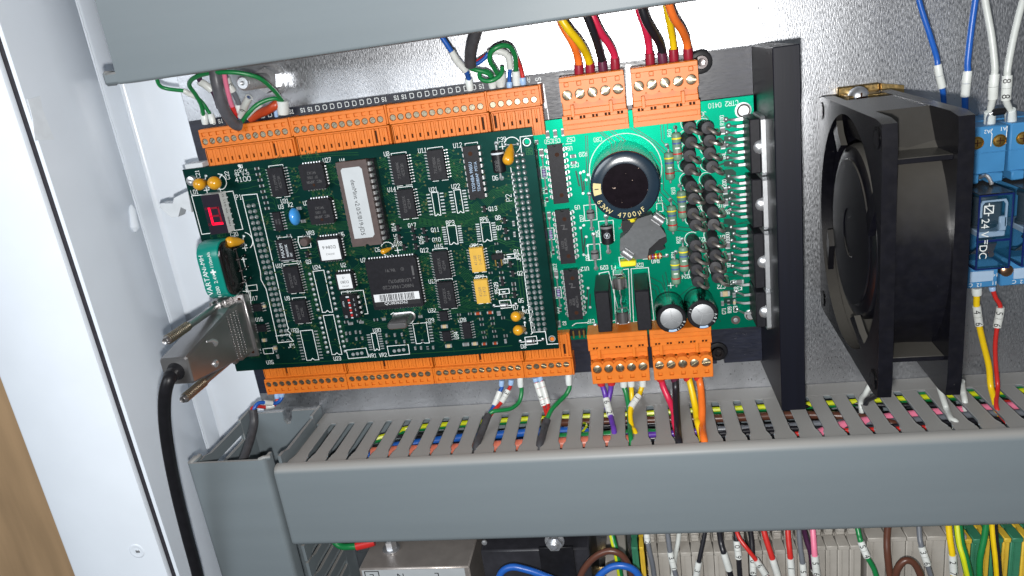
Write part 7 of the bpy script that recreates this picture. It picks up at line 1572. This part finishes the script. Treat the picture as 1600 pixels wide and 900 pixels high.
# ------------------------------------------------------------------ cooling fan
RF = Matrix.Translation((275.2, 50.6, 53.0)) @ Matrix.Rotation(math.radians(-2.6), 4, 'Y')
fan = thing('cooling_fan', 'dusty black square cooling fan standing edge on beside the heat sink', 'fan', (287, 50, 7))
def fpart(name, M, mt, par=fan, **k):
    M.xform(0, RF); return part(name, M, mt, par, **k)
def flange(X0, X1, half=46.2, r=43.4, n=72, c=3.2):
    M = Mesh(); out = []
    for k in range(n):
        a = 2 * math.pi * k / n; ca, sa = math.cos(a), math.sin(a); tt = half / max(abs(ca), abs(sa)); y, z = ca * tt, sa * tt
        # round the corner
        ex, ez = abs(y) - (half - c), abs(z) - (half - c)
        if ex > 0 and ez > 0:
            l = math.hypot(ex, ez); y = math.copysign(half - c + ex / l * c, y); z = math.copysign(half - c + ez / l * c, z)
        out.append((y, z))
    inn = [(r * math.cos(2 * math.pi * k / n), r * math.sin(2 * math.pi * k / n)) for k in range(n)]
    vs = [(X, p[0], p[1]) for X in (X0, X1) for P in (out, inn) for p in P]; fs = []
    for k in range(n):
        j = (k + 1) % n
        fs += [(k, j, n + j, n + k), (2 * n + k, 2 * n + j, 3 * n + j, 3 * n + k), (k, j, 2 * n + j, 2 * n + k), (n + k, n + j, 3 * n + j, 3 * n + k)]
    M.add(vs, fs); return M
fpart('frame_flange', flange(0, 4.4), MT['fan_black']); fpart('frame_flange', flange(20.8, 25.2), MT['fan_black'])
M = Mesh(); M.lathe((4.2, 0, 0), (1, 0, 0), [(44.8, 0), (44.2, 8.4), (44.8, 16.8), (43.4, 16.8), (43.4, 0)], 72, caps=False); fpart('barrel', M, MT['fan_black'])
for y in (33.0, -33.0):
    M = Mesh(); M.box(4.3, 20.9, y - 0.9, y + 0.9, 27.0, 42.6, 0.2); fpart('barrel_ledge', M, MT['fan_black'])
M = Mesh(); M.prism([(34, 28), (46.0, 20), (46.0, -20), (34, -28)], 4.3, 20.9, 'x'); fpart('barrel_roof', M, MT['fan_black'])
for sy, sz in ((1, 1), (-1, 1), (1, -1), (-1, -1)):
    M = Mesh(); M.lathe((-0.35, sy * 40.6, sz * 40.6), (1, 0, 0), [(3.6, 0), (3.4, 0.0), (2.3, 0.0), (2.2, 0.3)], 18); M.lathe((-0.02, sy * 40.6, sz * 40.6), (1, 0, 0), [(3.6, 0), (3.6, 0.3)], 18); fpart('screw_eye', M, MT['fan_black'])
M = Mesh(); M.lathe((1.2, 0, 0), (1, 0, 0), [(0.2, 0.5), (9, 0.5), (9.4, 0.2), (27.0, 0.2), (27.4, 0.6), (29.0, 0.6), (31.8, 1.6), (32.6, 3.4), (32.6, 19.0)], 56); hub = fpart('hub', M, MT['fan_black'], ang=25)
for i in range(4):
    a = math.radians(62 + 90 * i); ca, sa = math.cos(a), math.sin(a); M = Mesh()
    tn = Vector((0, -sa, ca)); A = Vector((0, ca * 31.0, sa * 31.0)) + tn * 5; B = Vector((0, ca * 43.8, sa * 43.8)) - tn * 3
    M.ribbon([A + Vector((1.2, 0, 0)), (A + B) / 2 + Vector((1.6, 0, 0)), B + Vector((2.2, 0, 0))], tn, [7.0, 6.0, 7.5], 2.2); fpart('strut', M, MT['fan_black'])
for i in range(5):
    a0 = 2 * math.pi * i / 5 + 0.3; vs = []
    for j in range(5):
        r_ = 32.2 + (42.4 - 32.2) * j / 4
        for k in range(5):
            a = a0 + (k / 4 - 0.5) * 1.02 + j * 0.05; vs.append((7.0 + 11.5 * k / 4 - 0.8 * math.sin(math.pi * k / 4), r_ * math.cos(a), r_ * math.sin(a)))
    m = len(vs); vs2 = [(p[0] + 0.9, p[1], p[2]) for p in vs]; M = Mesh()
    q4 = [(j * 5 + k, j * 5 + k + 1, j * 5 + k + 6, j * 5 + k + 5) for j in range(4) for k in range(4)]
    rim = [0, 1, 2, 3, 4, 9, 14, 19, 24, 23, 22, 21, 20, 15, 10, 5]
    M.add(vs + vs2, q4 + [tuple(i_ + m for i_ in f)[::-1] for f in q4] + [(rim[k], rim[(k + 1) % 16], rim[(k + 1) % 16] + m, rim[k] + m) for k in range(16)]); fpart('blade', M, MT['fan_black'])
# yellow passivated bracket with its screw
t = thing('fan_bracket', 'yellow passivated angle bracket with cross head screw behind the top of the fan', 'bracket', (295, 100, 0))
a, b, c = at(1310, 138, 4), at(1376, 129, 4), at(1411, 133, 4); M = Mesh()
M.box(a.x, b.x, 92, a.y + 0.2, 0.1, 3.2, 0.5); M.prism([(b.x + 0.02, a.y - 0.1), (c.x, c.y), (c.x + 0.4, c.y - 9), (b.x + 0.02, 92)], 0.1, 5.2, 'z'); M.box(a.x + 1, b.x - 2, 93.5, 96.0, 3.2, 16, 0.4); part('angle', M, MT['passivated'], t)
q = at(1344, 152, 15); M = Mesh(); M.lathe((q.x, q.y, 3.0), (0, 0, 1), [(2.2, 0), (2.2, 9), (4.1, 9.2), (4.0, 10.6), (3.3, 12.6), (1.9, 13.6), (0.3, 13.8)], 26); part('screw', M, MT['steel'], t)
M = Mesh(); M.box(q.x - 1.9, q.x + 1.9, q.y - 0.35, q.y + 0.35, 16.3, 16.9, 0.1); M.box(q.x - 0.35, q.x + 0.35, q.y - 1.9, q.y + 1.9, 16.29, 16.89, 0.1); part('cross_recess', M, MT['dark_hole'], t, smooth=False)
q = at(1367, 154, 12); M = Mesh(); M.lathe((q.x, q.y, 3.0), (0, 0, 1), [(2.2, 0), (2.2, 8.4), (1.8, 9.0), (1.2, 9.0), (1.1, 8.2)], 20); part('spring_nut', M, MT['alu'], t)

# ------------------------------------------------------------------ plug-in relays in blue sockets
def relay(dx, lab_s, lab_r):
    x0, x1 = 324.6 + dx, 339.7 + dx; zs = 29.0
    t = thing('relay_socket', lab_s, 'relay socket', (x0 + 7, 45, 0), group='blue relay sockets')
    M = Mesh(); M.box(x0, x1, 14.0, 80.6, 0.3, 16.0, 0.4); M.box(x0, x1, 62.0, 80.2, 16.0, zs, 0.5); M.box(x0 + 0.4, x1 - 0.4, 63.0, 68.9, zs - 1.0, zs - 0.4, 0.3) ; M.box(x0, x1, 15.4, 27.4, 16.0, zs, 0.5)
    M.box(x0 + 1.0, x0 + 5.6, 58.6, 62.4, 22, zs + 1.0, 0.5); M.box(x0 + 8.6, x1 - 1.0, 58.6, 62.4, 22, zs + 1.0, 0.5); M.box(x0, x1, 70.0, 70.4, zs - 0.2, zs + 0.3, 0.1)
    part('socket_body', M, MT['relay_blue'], t)
    for sx in (4.5, 12.4):
        M = Mesh(); M.lathe((x0 + sx, 74.3, zs), (0, 0, 1), [(2.5, 0.02), (2.4, 0.3), (2.1, 0.32), (2.0, 0.05), (1.9, 0.35), (1.1, 0.5), (0.3, 0.55)], 22, caps=False); s_ = part('screw', M, MT['gold'], t)
        K = Mesh(); K.box(x0 + sx - 1.3, x0 + sx + 1.3, 74.1, 74.5, zs + 0.3, zs + 0.6); K.box(x0 + sx - 0.2, x0 + sx + 0.2, 73.0, 75.6, zs + 0.29, zs + 0.59); part('cross_recess', K, MT['dark_hole'], s_, smooth=False)
    M = Mesh(); M.box(x0 + 2.6, x0 + 6.2, 66.0, 67.1, zs - 0.5, zs - 0.34); M.box(x0 + 9.2, x0 + 13.2, 66.0, 67.1, zs - 0.5, zs - 0.34); part('test_slots', M, MT['dark_hole'], t, smooth=False)
    M = Mesh(); M.lathe((x1 + 3.4 - 0.6, 22.0, zs - 1.5), (0, 0, 1), [(2.5, 0), (2.4, 2.2), (1.6, 2.9), (0.3, 3.0)], 20); part('screw', M, MT['copper'], t)
    M = Mesh(); M.box(x0 + 4.6, x0 + 13.2, 18.2, 22.6, zs - 0.1, zs + 0.6, 0.15); part('marking_tag', M, MT['pale_blue'], t)
    K = Mesh(); zz = zs + 0.05
    for s_, x, y in (('C', x0 + 5.2, 16.9), ('12', x0 + 8.4, 16.7), ('11', x1 - 1.0, 17.0), ('14', x1 - 1.0, 20.4)): print_text(K, s_, (x, y, zz), (-1, 0, 0), (0, -1, 0), 2.2)
    for s_, x, y in (('A2', x0 + 7.9, 78.2), ('A1', x0 + 13.6, 78.6)): print_text(K, s_, (x, y, zz), (-1, 0, 0), (0, -1, 0), 2.0)
    K.line([(x0 + 9.6, 79.0), (x0 + 9.1, 78.0), (x0 + 9.6, 77.0), (x0 + 9.4, 72.6)], 0.28, zz); K.line([(x1 - 0.4, 79.4), (x1 - 0.5, 73.0)], 0.28, zz)
    part('printed_legend', K, MT['silk'], t, smooth=False)
    M = Mesh(); M.tube(smooth([(x0 + 6.6, 60.2, 27), (x0 + 7.2, 61.8, 30.6), (x0 + 8.2, 61.0, 31.6), (x0 + 9.2, 58.4, 32.2)], 4), 0.7, 8); part('retaining_clip', M, MT['steel'], t)
    # the relay itself
    a0, a1, b0, b1, zb, zt = 324.6 + dx, 336.6 + dx, 28.2, 57.4, 20.0, 44.0
    r = thing('relay', lab_r, 'relay', (a0 + 6, 43, zb), group='clear blue relays')
    M = Mesh(); M.box(a0, a1, b0, b1, zb + 0.6, zt, 0.45); part('clear_cover', M, MT['relay_cover'], r)
    M = Mesh()
    for e in ((a0, a1, b0, b0 + 0.6), (a0, a1, b1 - 0.6, b1), (a0, a0 + 0.6, b0 + 0.6, b1 - 0.6), (a1 - 0.6, a1, b0 + 0.6, b1 - 0.6)): M.box(*e, zt - 0.5, zt + 0.06, 0.1)
    M.box(a0 + 0.6, a1 - 0.6, b0 + 11.0, b0 + 11.8, zt - 0.4, zt + 0.05); M.box(a0 - 0.04, a0 + 0.5, b0, b0 + .6, zb + .6, zt - .5); M.box(a1 - 0.5, a1 + 0.04, b0, b0 + .6, zb + .6, zt - .5)
    part('cover_edges', M, MT['relay_edge'], r)
    M = Mesh(); M.box(a0 + 0.3, a1 - 0.3, b1 + 0.02, b1 + 0.3, zb + 1.5, zt - 0.6, 0.1); part('dusty_top', M, MT['fan_black'], r)
    M = Mesh(); M.lathe((a0 + 6, b0 + 14.5, 34), (0, 1, 0), [(4.4, 0), (4.4, 1.2), (3.8, 1.3), (3.8, 11.0), (4.4, 11.1), (4.4, 12.3)], 20); M.box(a0 + 2.6, a1 - 2.6, b0 + 16.5, b1 - 3.4, 37, 41.4, 0.8); part('coil', M, MT['coil'], r)
    M = Mesh(); M.prism([(a0 + 2, b1 - 2.5), (a1 - 2, b1 - 2.5), (a1 - 1.3, b1 - 4), (a1 - 1.3, b1 - 13), (a1 - 2, b1 - 13), (a1 - 2, b1 - 4.4), (a1 - 2.8, b1 - 3.2), (a0 + 2.8, b1 - 3.2), (a0 + 2, b1 - 4.4), (a0 + 2, b1 - 9), (a0 + 1.3, b1 - 9), (a0 + 1.3, b1 - 4)], 41.8, 42.4, 'z'); M.box(a0 + 1.4, a1 - 1.4, b0 + 12.2, b0 + 14.4, 24, 42, 0.3); M.box(a0 + 8.2, a1 - 1.2, b0 + 14.4, b0 + 20, 40, 42.4, 0.4); part('bobbin', M, MT['pale_blue'], r)
    M = Mesh(); M.lathe((a0 + 6.6, b0 + 16.4, 41.6), (0, 0, 1), [(2.2, 0), (2.2, 0.8), (1.8, 1.1), (0.8, 1.1)], 18); part('lamp_lens', M, MT['glass'], r)
    M = Mesh(); M.ribbon([(a0 + 3, b0 + 3, 29), (a0 + 3, b0 + 4, 35), (a0 + 5, b0 + 8, 39), (a0 + 5, b0 + 9.5, 35)], (1, 0, 0), 3.0, 0.5); M.ribbon([(a0 + 7, b0 + 2.4, 29), (a0 + 7, b0 + 4, 37), (a0 + 7, b0 + 9, 40), (a0 + 7, b0 + 10, 35)], (1, 0, 0), 3.4, 0.5); M.lathe((a0 + 6.6, b0 + 5, 40), (0, 0, 1), [(1.1, 0), (1.1, 1.0)], 12); part('contact_springs', M, MT['copper'], r)
    K = Mesh(); zz = zt + 0.09
    print_text(K, '24 V', (a0 + 2.6, b0 + 16.6, zz), (0, -1, 0), (1, 0, 0), 3.9); print_text(K, 'DC', (a0 + 2.4, b0 + 7.4, zz), (0, -1, 0), (1, 0, 0), 3.9); K.line([(a0 + 2.8, b0 + 11.7), (a0 + 2.8, b0 + 10.5)], 0.35, zz); K.line([(a0 + 3.6, b0 + 11.8), (a0 + 3.6, b0 + 10.4)], 0.3, zz)
    K.line([(a0 + 2.0, b0 + 22.2), (a0 + 5.0, b0 + 22.2), (a0 + 5.0, b0 + 25.0), (a0 + 2.0, b0 + 25.0)], 0.4, zz, True); K.line([(a0 + 2.0, b0 + 25.0), (a0 + 5.0, b0 + 22.2)], 0.35, zz + 0.01); K.line([(a0 + 3.5, b0 + 25), (a0 + 3.5, b0 + 25.8)], 0.35, zz); K.line([(a0 + 3.5, b0 + 22.2), (a0 + 3.5, b0 + 21.2)], 0.35, zz)
    part('printed_legend', K, MT['silk'], r, smooth=False)
relay(0, 'blue relay socket nearest the fan, two white ferruled wires on top', 'clear blue relay marked 24 V DC in the socket nearest the fan')
relay(16.0, 'blue relay socket cut by the right edge of the photo', 'clear blue relay cut by the right edge of the photo')

# ------------------------------------------------------------------ below the duct: filter, dark case, terminals
yf = -103.0; zf_ = at_y(650, 887, yf).z; xa, xb = at_y(560, 889, yf).x, at_y(733, 884, yf).x
t = thing('mains_filter', 'metal mains filter box with upside down E N L label at the bottom', 'filter', ((xa + xb) / 2, yf - 20, 0))
M = Mesh(); M.box(xa, xb, yf - 45, yf, 0.2, zf_, 0.7); part('case', M, MT['filter_metal'], t)
M = Mesh(); M.box(xa + 1.5, xb - 2.5, yf - 22, yf - 0.9, zf_ + 0.01, zf_ + 0.15); part('label_plate', M, MT['pale_blue'] if False else MT['foil'], t, smooth=False)
K = Mesh(); zz = zf_ + 0.18
for ch_, u in (('E', 580), ('N', 625), ('L', 682)):
    q = at(u, 893, zz); print_text(K, ch_, (q.x, yf - 5.0, zz), (-1, 0, 0), (0, -1, 0), 5.2)
q = at(580, 893, zz); K.line([(q.x - 3.6, yf - 1.6), (q.x + 3.6, yf - 1.6), (q.x + 3.6, yf - 8.6), (q.x - 3.6, yf - 8.6)], 0.5, zz, True); part('label_print', K, MT['ink'], t, smooth=False)
q = at_y(612, 858, yf); M = Mesh(); M.lathe((q.x, yf - 0.1, q.z), (0, 1, 0), [(4.4, 0), (4.4, 0.7), (3.0, 0.72), (3.0, 5.4), (2.2, 6.0), (2.0, 6.0), (2.0, 12)], 6); M.lathe((q.x, yf, q.z), (0, 1, 0), [(4.6, 0.2), (4.7, 0.9), (3.4, 1.2)], 24)
part('terminal_nut', M, MT['steel'], t, smooth=False)
wire('green and yellow earth wire with a red end sleeve at the filter', 'green', [('w', 30, -84, 34), (528, 851, 36), (548, 854, 38), (562, 852, 38), (580, 846, 36)], 1.7, ferrules=[((556, 853, 38), (585, 846, 36), 'ferrule_red', 2.4)], group='wires at the filter')
x0, x1 = at(750, 870, 32).x, at(868, 870, 32).x
t = thing('power_supply', 'dark power supply case with a black strap and hex bolt below the duct', 'power supply', (130, -120, 0))
yp = at(800, 843, 26).y
M = Mesh(); M.box(at(752, 880, 44).x, at(912, 880, 44).x + 3, yp - 60, yp + 6, 0.2, 42.0, 0.8); part('case', M, MT['psu_black'], t)
M = Mesh(); xs0, xs1 = at(842, 865, 44).x, at(896, 865, 44).x
M.box(xs0, xs1, yp - 60, yp + 8, 42.0, 43.6, 0.3); M.prism([(yp - 12, 43.6), (yp - 30, 43.6), (yp - 30, 46.0), (yp - 16, 46.0)], xs0 + 0.4, xs1 - 0.4, 'x'); part('strap', M, MT['black_plastic'], t)
q = at(866, 849, 46); M = Mesh(); M.lathe((q.x, q.y, 43.6), (0, 0, 1), [(4.6, 0), (4.6, 0.7)], 26); k = M.since(); M.prism([(3.8 * math.cos(math.pi * i / 3), 3.8 * math.sin(math.pi * i / 3)) for i in range(6)], 0.72, 3.6); M.xform(k, Matrix.Translation((q.x, q.y, 43.6))); M.lathe((q.x, q.y, 47.1), (0, 0, 1), [(2.0, 0), (2.0, 1.6), (1.5, 2.0)], 16); part('bolt', M, MT['steel'], t, smooth=False)
q = at(756, 851, 44); M = Mesh(); M.lathe((q.x, q.y, 42), (0, 0, 1), [(1.4, 0), (1.3, 0.8), (0.3, 1.2)], 14); part('rivet', M, MT['steel'], t)
M = Mesh(); M.box(160, 420, -176, -141, 4.0, 6.0, 0.3); M.box(160, 420, -141, -136, 4.0, 12.0, 0.3); solo('din_rail', M, MT['passivated'], 'yellow passivated mounting rail under the row of terminals', 'rail', (160, -150, 0))
wire('brown loop of wire in front of the first terminals', 'brown', [(902, 915, 58), (912, 890, 58), (930, 870, 58), (952, 861, 58), (972, 868, 58), (984, 888, 57), (990, 915, 55)], 1.5, group='looped wires at the bottom edge', down=38)
wire('dark blue loop of wire below the brown one', 'blue', [(925, 915, 60), (940, 896, 60), (958, 885, 60), (978, 885, 60), (994, 894, 60), (1004, 915, 60)], 1.6, group='looped wires at the bottom edge', down=38)
wire('dark blue loop of wire over the power supply strap', 'blue', [(776, 915, 60), (784, 894, 60), (800, 886, 60), (822, 890, 60), (846, 898, 60), (875, 912, 60)], 1.6, group='looped wires at the bottom edge', down=38)
# terminals
def block(name, w, mt, clip=True, label=None, group=None, two=None):
    """one rail terminal w wide with its front face, ledge and clip"""
    t = thing(name, label, 'terminal', (0, 0, 0), group)
    M = Mesh(); g = 0.12
    M.box(g, w - g, -150, -97.6, 0.3, 43.0, 0.35); M.box(g, w - g, -99.4, -97.2, 36.0, 44.0, 0.3); M.box(w * 0.3, w * 0.3 + 0.25, -150, -99.6, 42.8, 43.5); part('terminal_body', M, mt, t)
    if clip:
        M = Mesh(); M.box(0.5, w - 0.7, -95.8, -91.2, 32.0, 38.0, 0.4); M.box(0.8, w - 1.0, -93.4, -91.6, 38.0, 39.2, 0.3); M.box(0.6, w - 0.8, -97.6, -95.4, 30, 35.5, 0.3); part('release_clip', M, mt, t)
    return t
def copy_tree(o, loc, label=None, group=None):
    c = o.copy(); COL.objects.link(c); c.location = Vector(loc) * S
    if label: c['label'] = label
    if group: c['group'] = group
    for ch_ in o.children:
        d = ch_.copy(); COL.objects.link(d); d.parent = c
        for g_ in ch_.children:
            e_ = g_.copy(); COL.objects.link(e_); e_.parent = d
    return c
ORD = ['leftmost', 'second', 'third', 'fourth', 'fifth', 'sixth', 'seventh', 'eighth', 'ninth', 'tenth', 'eleventh', 'twelfth', 'thirteenth', 'fourteenth', 'fifteenth', 'sixteenth', 'seventeenth', 'eighteenth']
def row(proto, places, kind, group):
    """the first place moves the prototype, the others copy it; each gets its own label"""
    for k, p in enumerate(places):
        lb = (ORD[k] + ' ' + kind) if k == 0 else (ORD[k] + ' from left, ' + kind)
        if k == 0: proto.location = Vector(p) * S; proto['label'] = lb; proto['group'] = group
        else: copy_tree(proto, p, lb, group)
row(block('rail_terminal', 5.05, MT['terminal'], label='t'), [(191.0 + 5.05 * k + (1.2 if k >= 9 else 0) + (2.0 if k >= 14 else 0), 0 if k < 14 else 1.5, 0) for k in range(18)], 'narrow beige rail terminal below the long duct', 'narrow beige rail terminals')
row(block('wide_terminal', 8.0, MT['terminal'], label='t'), [(287.0 + 8.05 * k, 6.0, 1.0) for k in range(5)], 'wide beige terminal left of the striped earth terminals', 'wide beige terminals')
row(block('earth_terminal', 4.6, MT['earth_green'], clip=False, label='t'), [(329.5 + 7.7 * k, 4.0, 1.0) for k in range(4)], 'green slice of the striped earth terminals', 'green earth terminal slices')
row(block('earth_terminal', 3.0, MT['earth_yellow'], clip=False, label='t'), [(326.4 + 7.7 * k, 4.0, 1.0) for k in range(4)], 'yellow slice of the striped earth terminals', 'yellow earth terminal slices')
e1 = block('earth_terminal', 3.2, MT['earth_green'], clip=False, label='pale green striped terminal at the left end of the terminal row', group=None); e1.location = Vector((184.0, 2.0, -2.0)) * S
e2 = block('earth_terminal', 2.4, MT['earth_yellow'], clip=False, label='yellow striped terminal at the left end of the terminal row', group=None); e2.location = Vector((187.6, 2.0, -2.0)) * S
M = Mesh(); M.box(170.5, 180.5, -150, -110, 0.5, 36, 0.6); solo('end_stop', M, MT['terminal'], 'beige end stop block behind the brown wire loop', 'end stop', (175, -130, 0))
G6 = 'wires coming down from the duct to the terminals'
def drop(label, color, path, r, sl=(), stripe=None): wire(label, color, path, r, sl, group=G6, stripe=stripe, down=40)
drop('green and yellow striped wire at the left end of the terminal row', 'green', [(952, 815, 40), (957, 840, 44), (964, 868, 48), (972, 915, 48)], 1.4, stripe='lime')
drop('grey wire with sleeves marked 2 above the terminals', 'grey', [(1009, 812, 42), (1010, 830, 45), (1012, 848, 47), (1015, 862, 48), (1020, 885, 48), (1024, 915, 48)], 1.15, [(1, 2, ' 2', 1.45)])
drop('grey wire with sleeve marked 3 1', 'grey', [(1040, 812, 42), (1044, 840, 45), (1047, 862, 47), (1053, 888, 48), (1060, 915, 48)], 1.15, [(2, 3, '31', 1.5)])
drop('white wire behind the grey wire marked 3 1', 'white', [(1062, 812, 40), (1060, 842, 42), (1055, 870, 44), (1050, 915, 46)], 1.1)
drop('glossy black wire with sleeve marked 3', 'black', [(1104, 812, 42), (1100, 840, 45), (1092, 878, 48), (1088, 900, 48), (1085, 920, 48)], 1.05, [(2, 4, '3 ', 1.5)])
drop('black wire with a blank white sleeve', 'black', [(1122, 812, 42), (1126, 845, 45), (1131, 864, 48), (1139, 890, 48), (1146, 920, 48)], 1.3, [(2, 3, '  ', 1.6)])
drop('black wire with sleeves marked 0 9', 'black', [(1148, 815, 42), (1151, 845, 46), (1154, 872, 48), (1157, 915, 48)], 1.15, [(1, 2, '09', 1.55)])
drop('thin red wire crossing in front with sleeves marked 6 1', 'red', [(1146, 815, 44), (1155, 840, 49), (1168, 858, 52), (1181, 875, 53), (1196, 898, 53), (1206, 915, 53)], 0.95, [(3, 4, '61', 1.5)])
drop('black wire with sleeves marked 0 6 behind the thin red wire', 'black', [(1170, 812, 40), (1174, 840, 43), (1176, 866, 46), (1177, 896, 47), (1177, 920, 47)], 1.2, [(2, 3, '06', 1.55)])
drop('red wire with a long blank sleeve', 'red', [(1189, 812, 42), (1197, 842, 46), (1207, 873, 49), (1215, 900, 49), (1220, 920, 49)], 1.3, [(2, 4, '   ', 1.6)])
drop('red wire with sleeve marked 1', 'red', [(1230, 812, 42), (1232, 842, 46), (1235, 872, 49), (1238, 915, 49)], 1.25, [(2, 3, '1 ', 1.55)])
drop('grey wire with sleeves marked 5', 'grey', [(1247, 812, 42), (1250, 850, 46), (1254, 880, 48), (1257, 915, 48)], 1.15, [(2, 3, '5 ', 1.5)])
drop('purple wire behind the pink wire', 'plum', [(1253, 812, 40), (1259, 840, 42), (1266, 862, 44), (1272, 890, 44), (1290, 918, 44)], 1.2, [(3, 4, '3 ', 1.5)])
drop('pink wire with sleeves marked 5 6', 'pink', [(1269, 812, 43), (1271, 840, 47), (1273, 868, 50), (1276, 897, 50), (1278, 920, 50)], 1.3, [(2, 3, '56', 1.65)])
drop('green wire with sleeves marked 5 4', 'green', [(1336, 808, 42), (1342, 834, 46), (1345, 846, 48), (1355, 870, 50), (1366, 890, 50), (1373, 918, 50)], 1.15, [(2, 3, '54', 1.55)])
drop('brown wire dropping beside the brown curl', 'brown', [(1389, 805, 44), (1386, 840, 47), (1387, 870, 50), (1392, 915, 52)], 1.5)
drop('brown wire curl in front of the wide terminals', 'brown', [(1397, 915, 54), (1402, 890, 55), (1414, 876, 55), (1428, 880, 55), (1438, 898, 55), (1441, 918, 54)], 1.5)
drop('grey wire with sleeves above the wide terminals', 'grey', [(1435, 805, 42), (1437, 838, 46), (1440, 854, 48), (1449, 882, 50), (1458, 915, 50)], 1.15, [(2, 3, '36', 1.55)])
drop('yellow wire with sleeves marked 2 7', 'yellow', [(1480, 800, 44), (1484, 840, 48), (1488, 867, 50), (1490, 896, 50), (1490, 920, 50)], 1.3, [(2, 3, '27', 1.65)])
drop('thick green and yellow wire in front of the striped terminals', 'green', [(1495, 800, 44), (1500, 845, 49), (1508, 875, 52), (1516, 915, 52)], 1.9, stripe='lime')
drop('thin green wire in front of the striped terminals', 'green', [(1543, 800, 44), (1538, 840, 47), (1531, 875, 49), (1530, 915, 49)], 1.3)
drop('black and yellow striped wire at the lower right', 'black', [(1550, 800, 44), (1553, 840, 47), (1557, 875, 49), (1559, 915, 49)], 1.75, stripe='yellow')
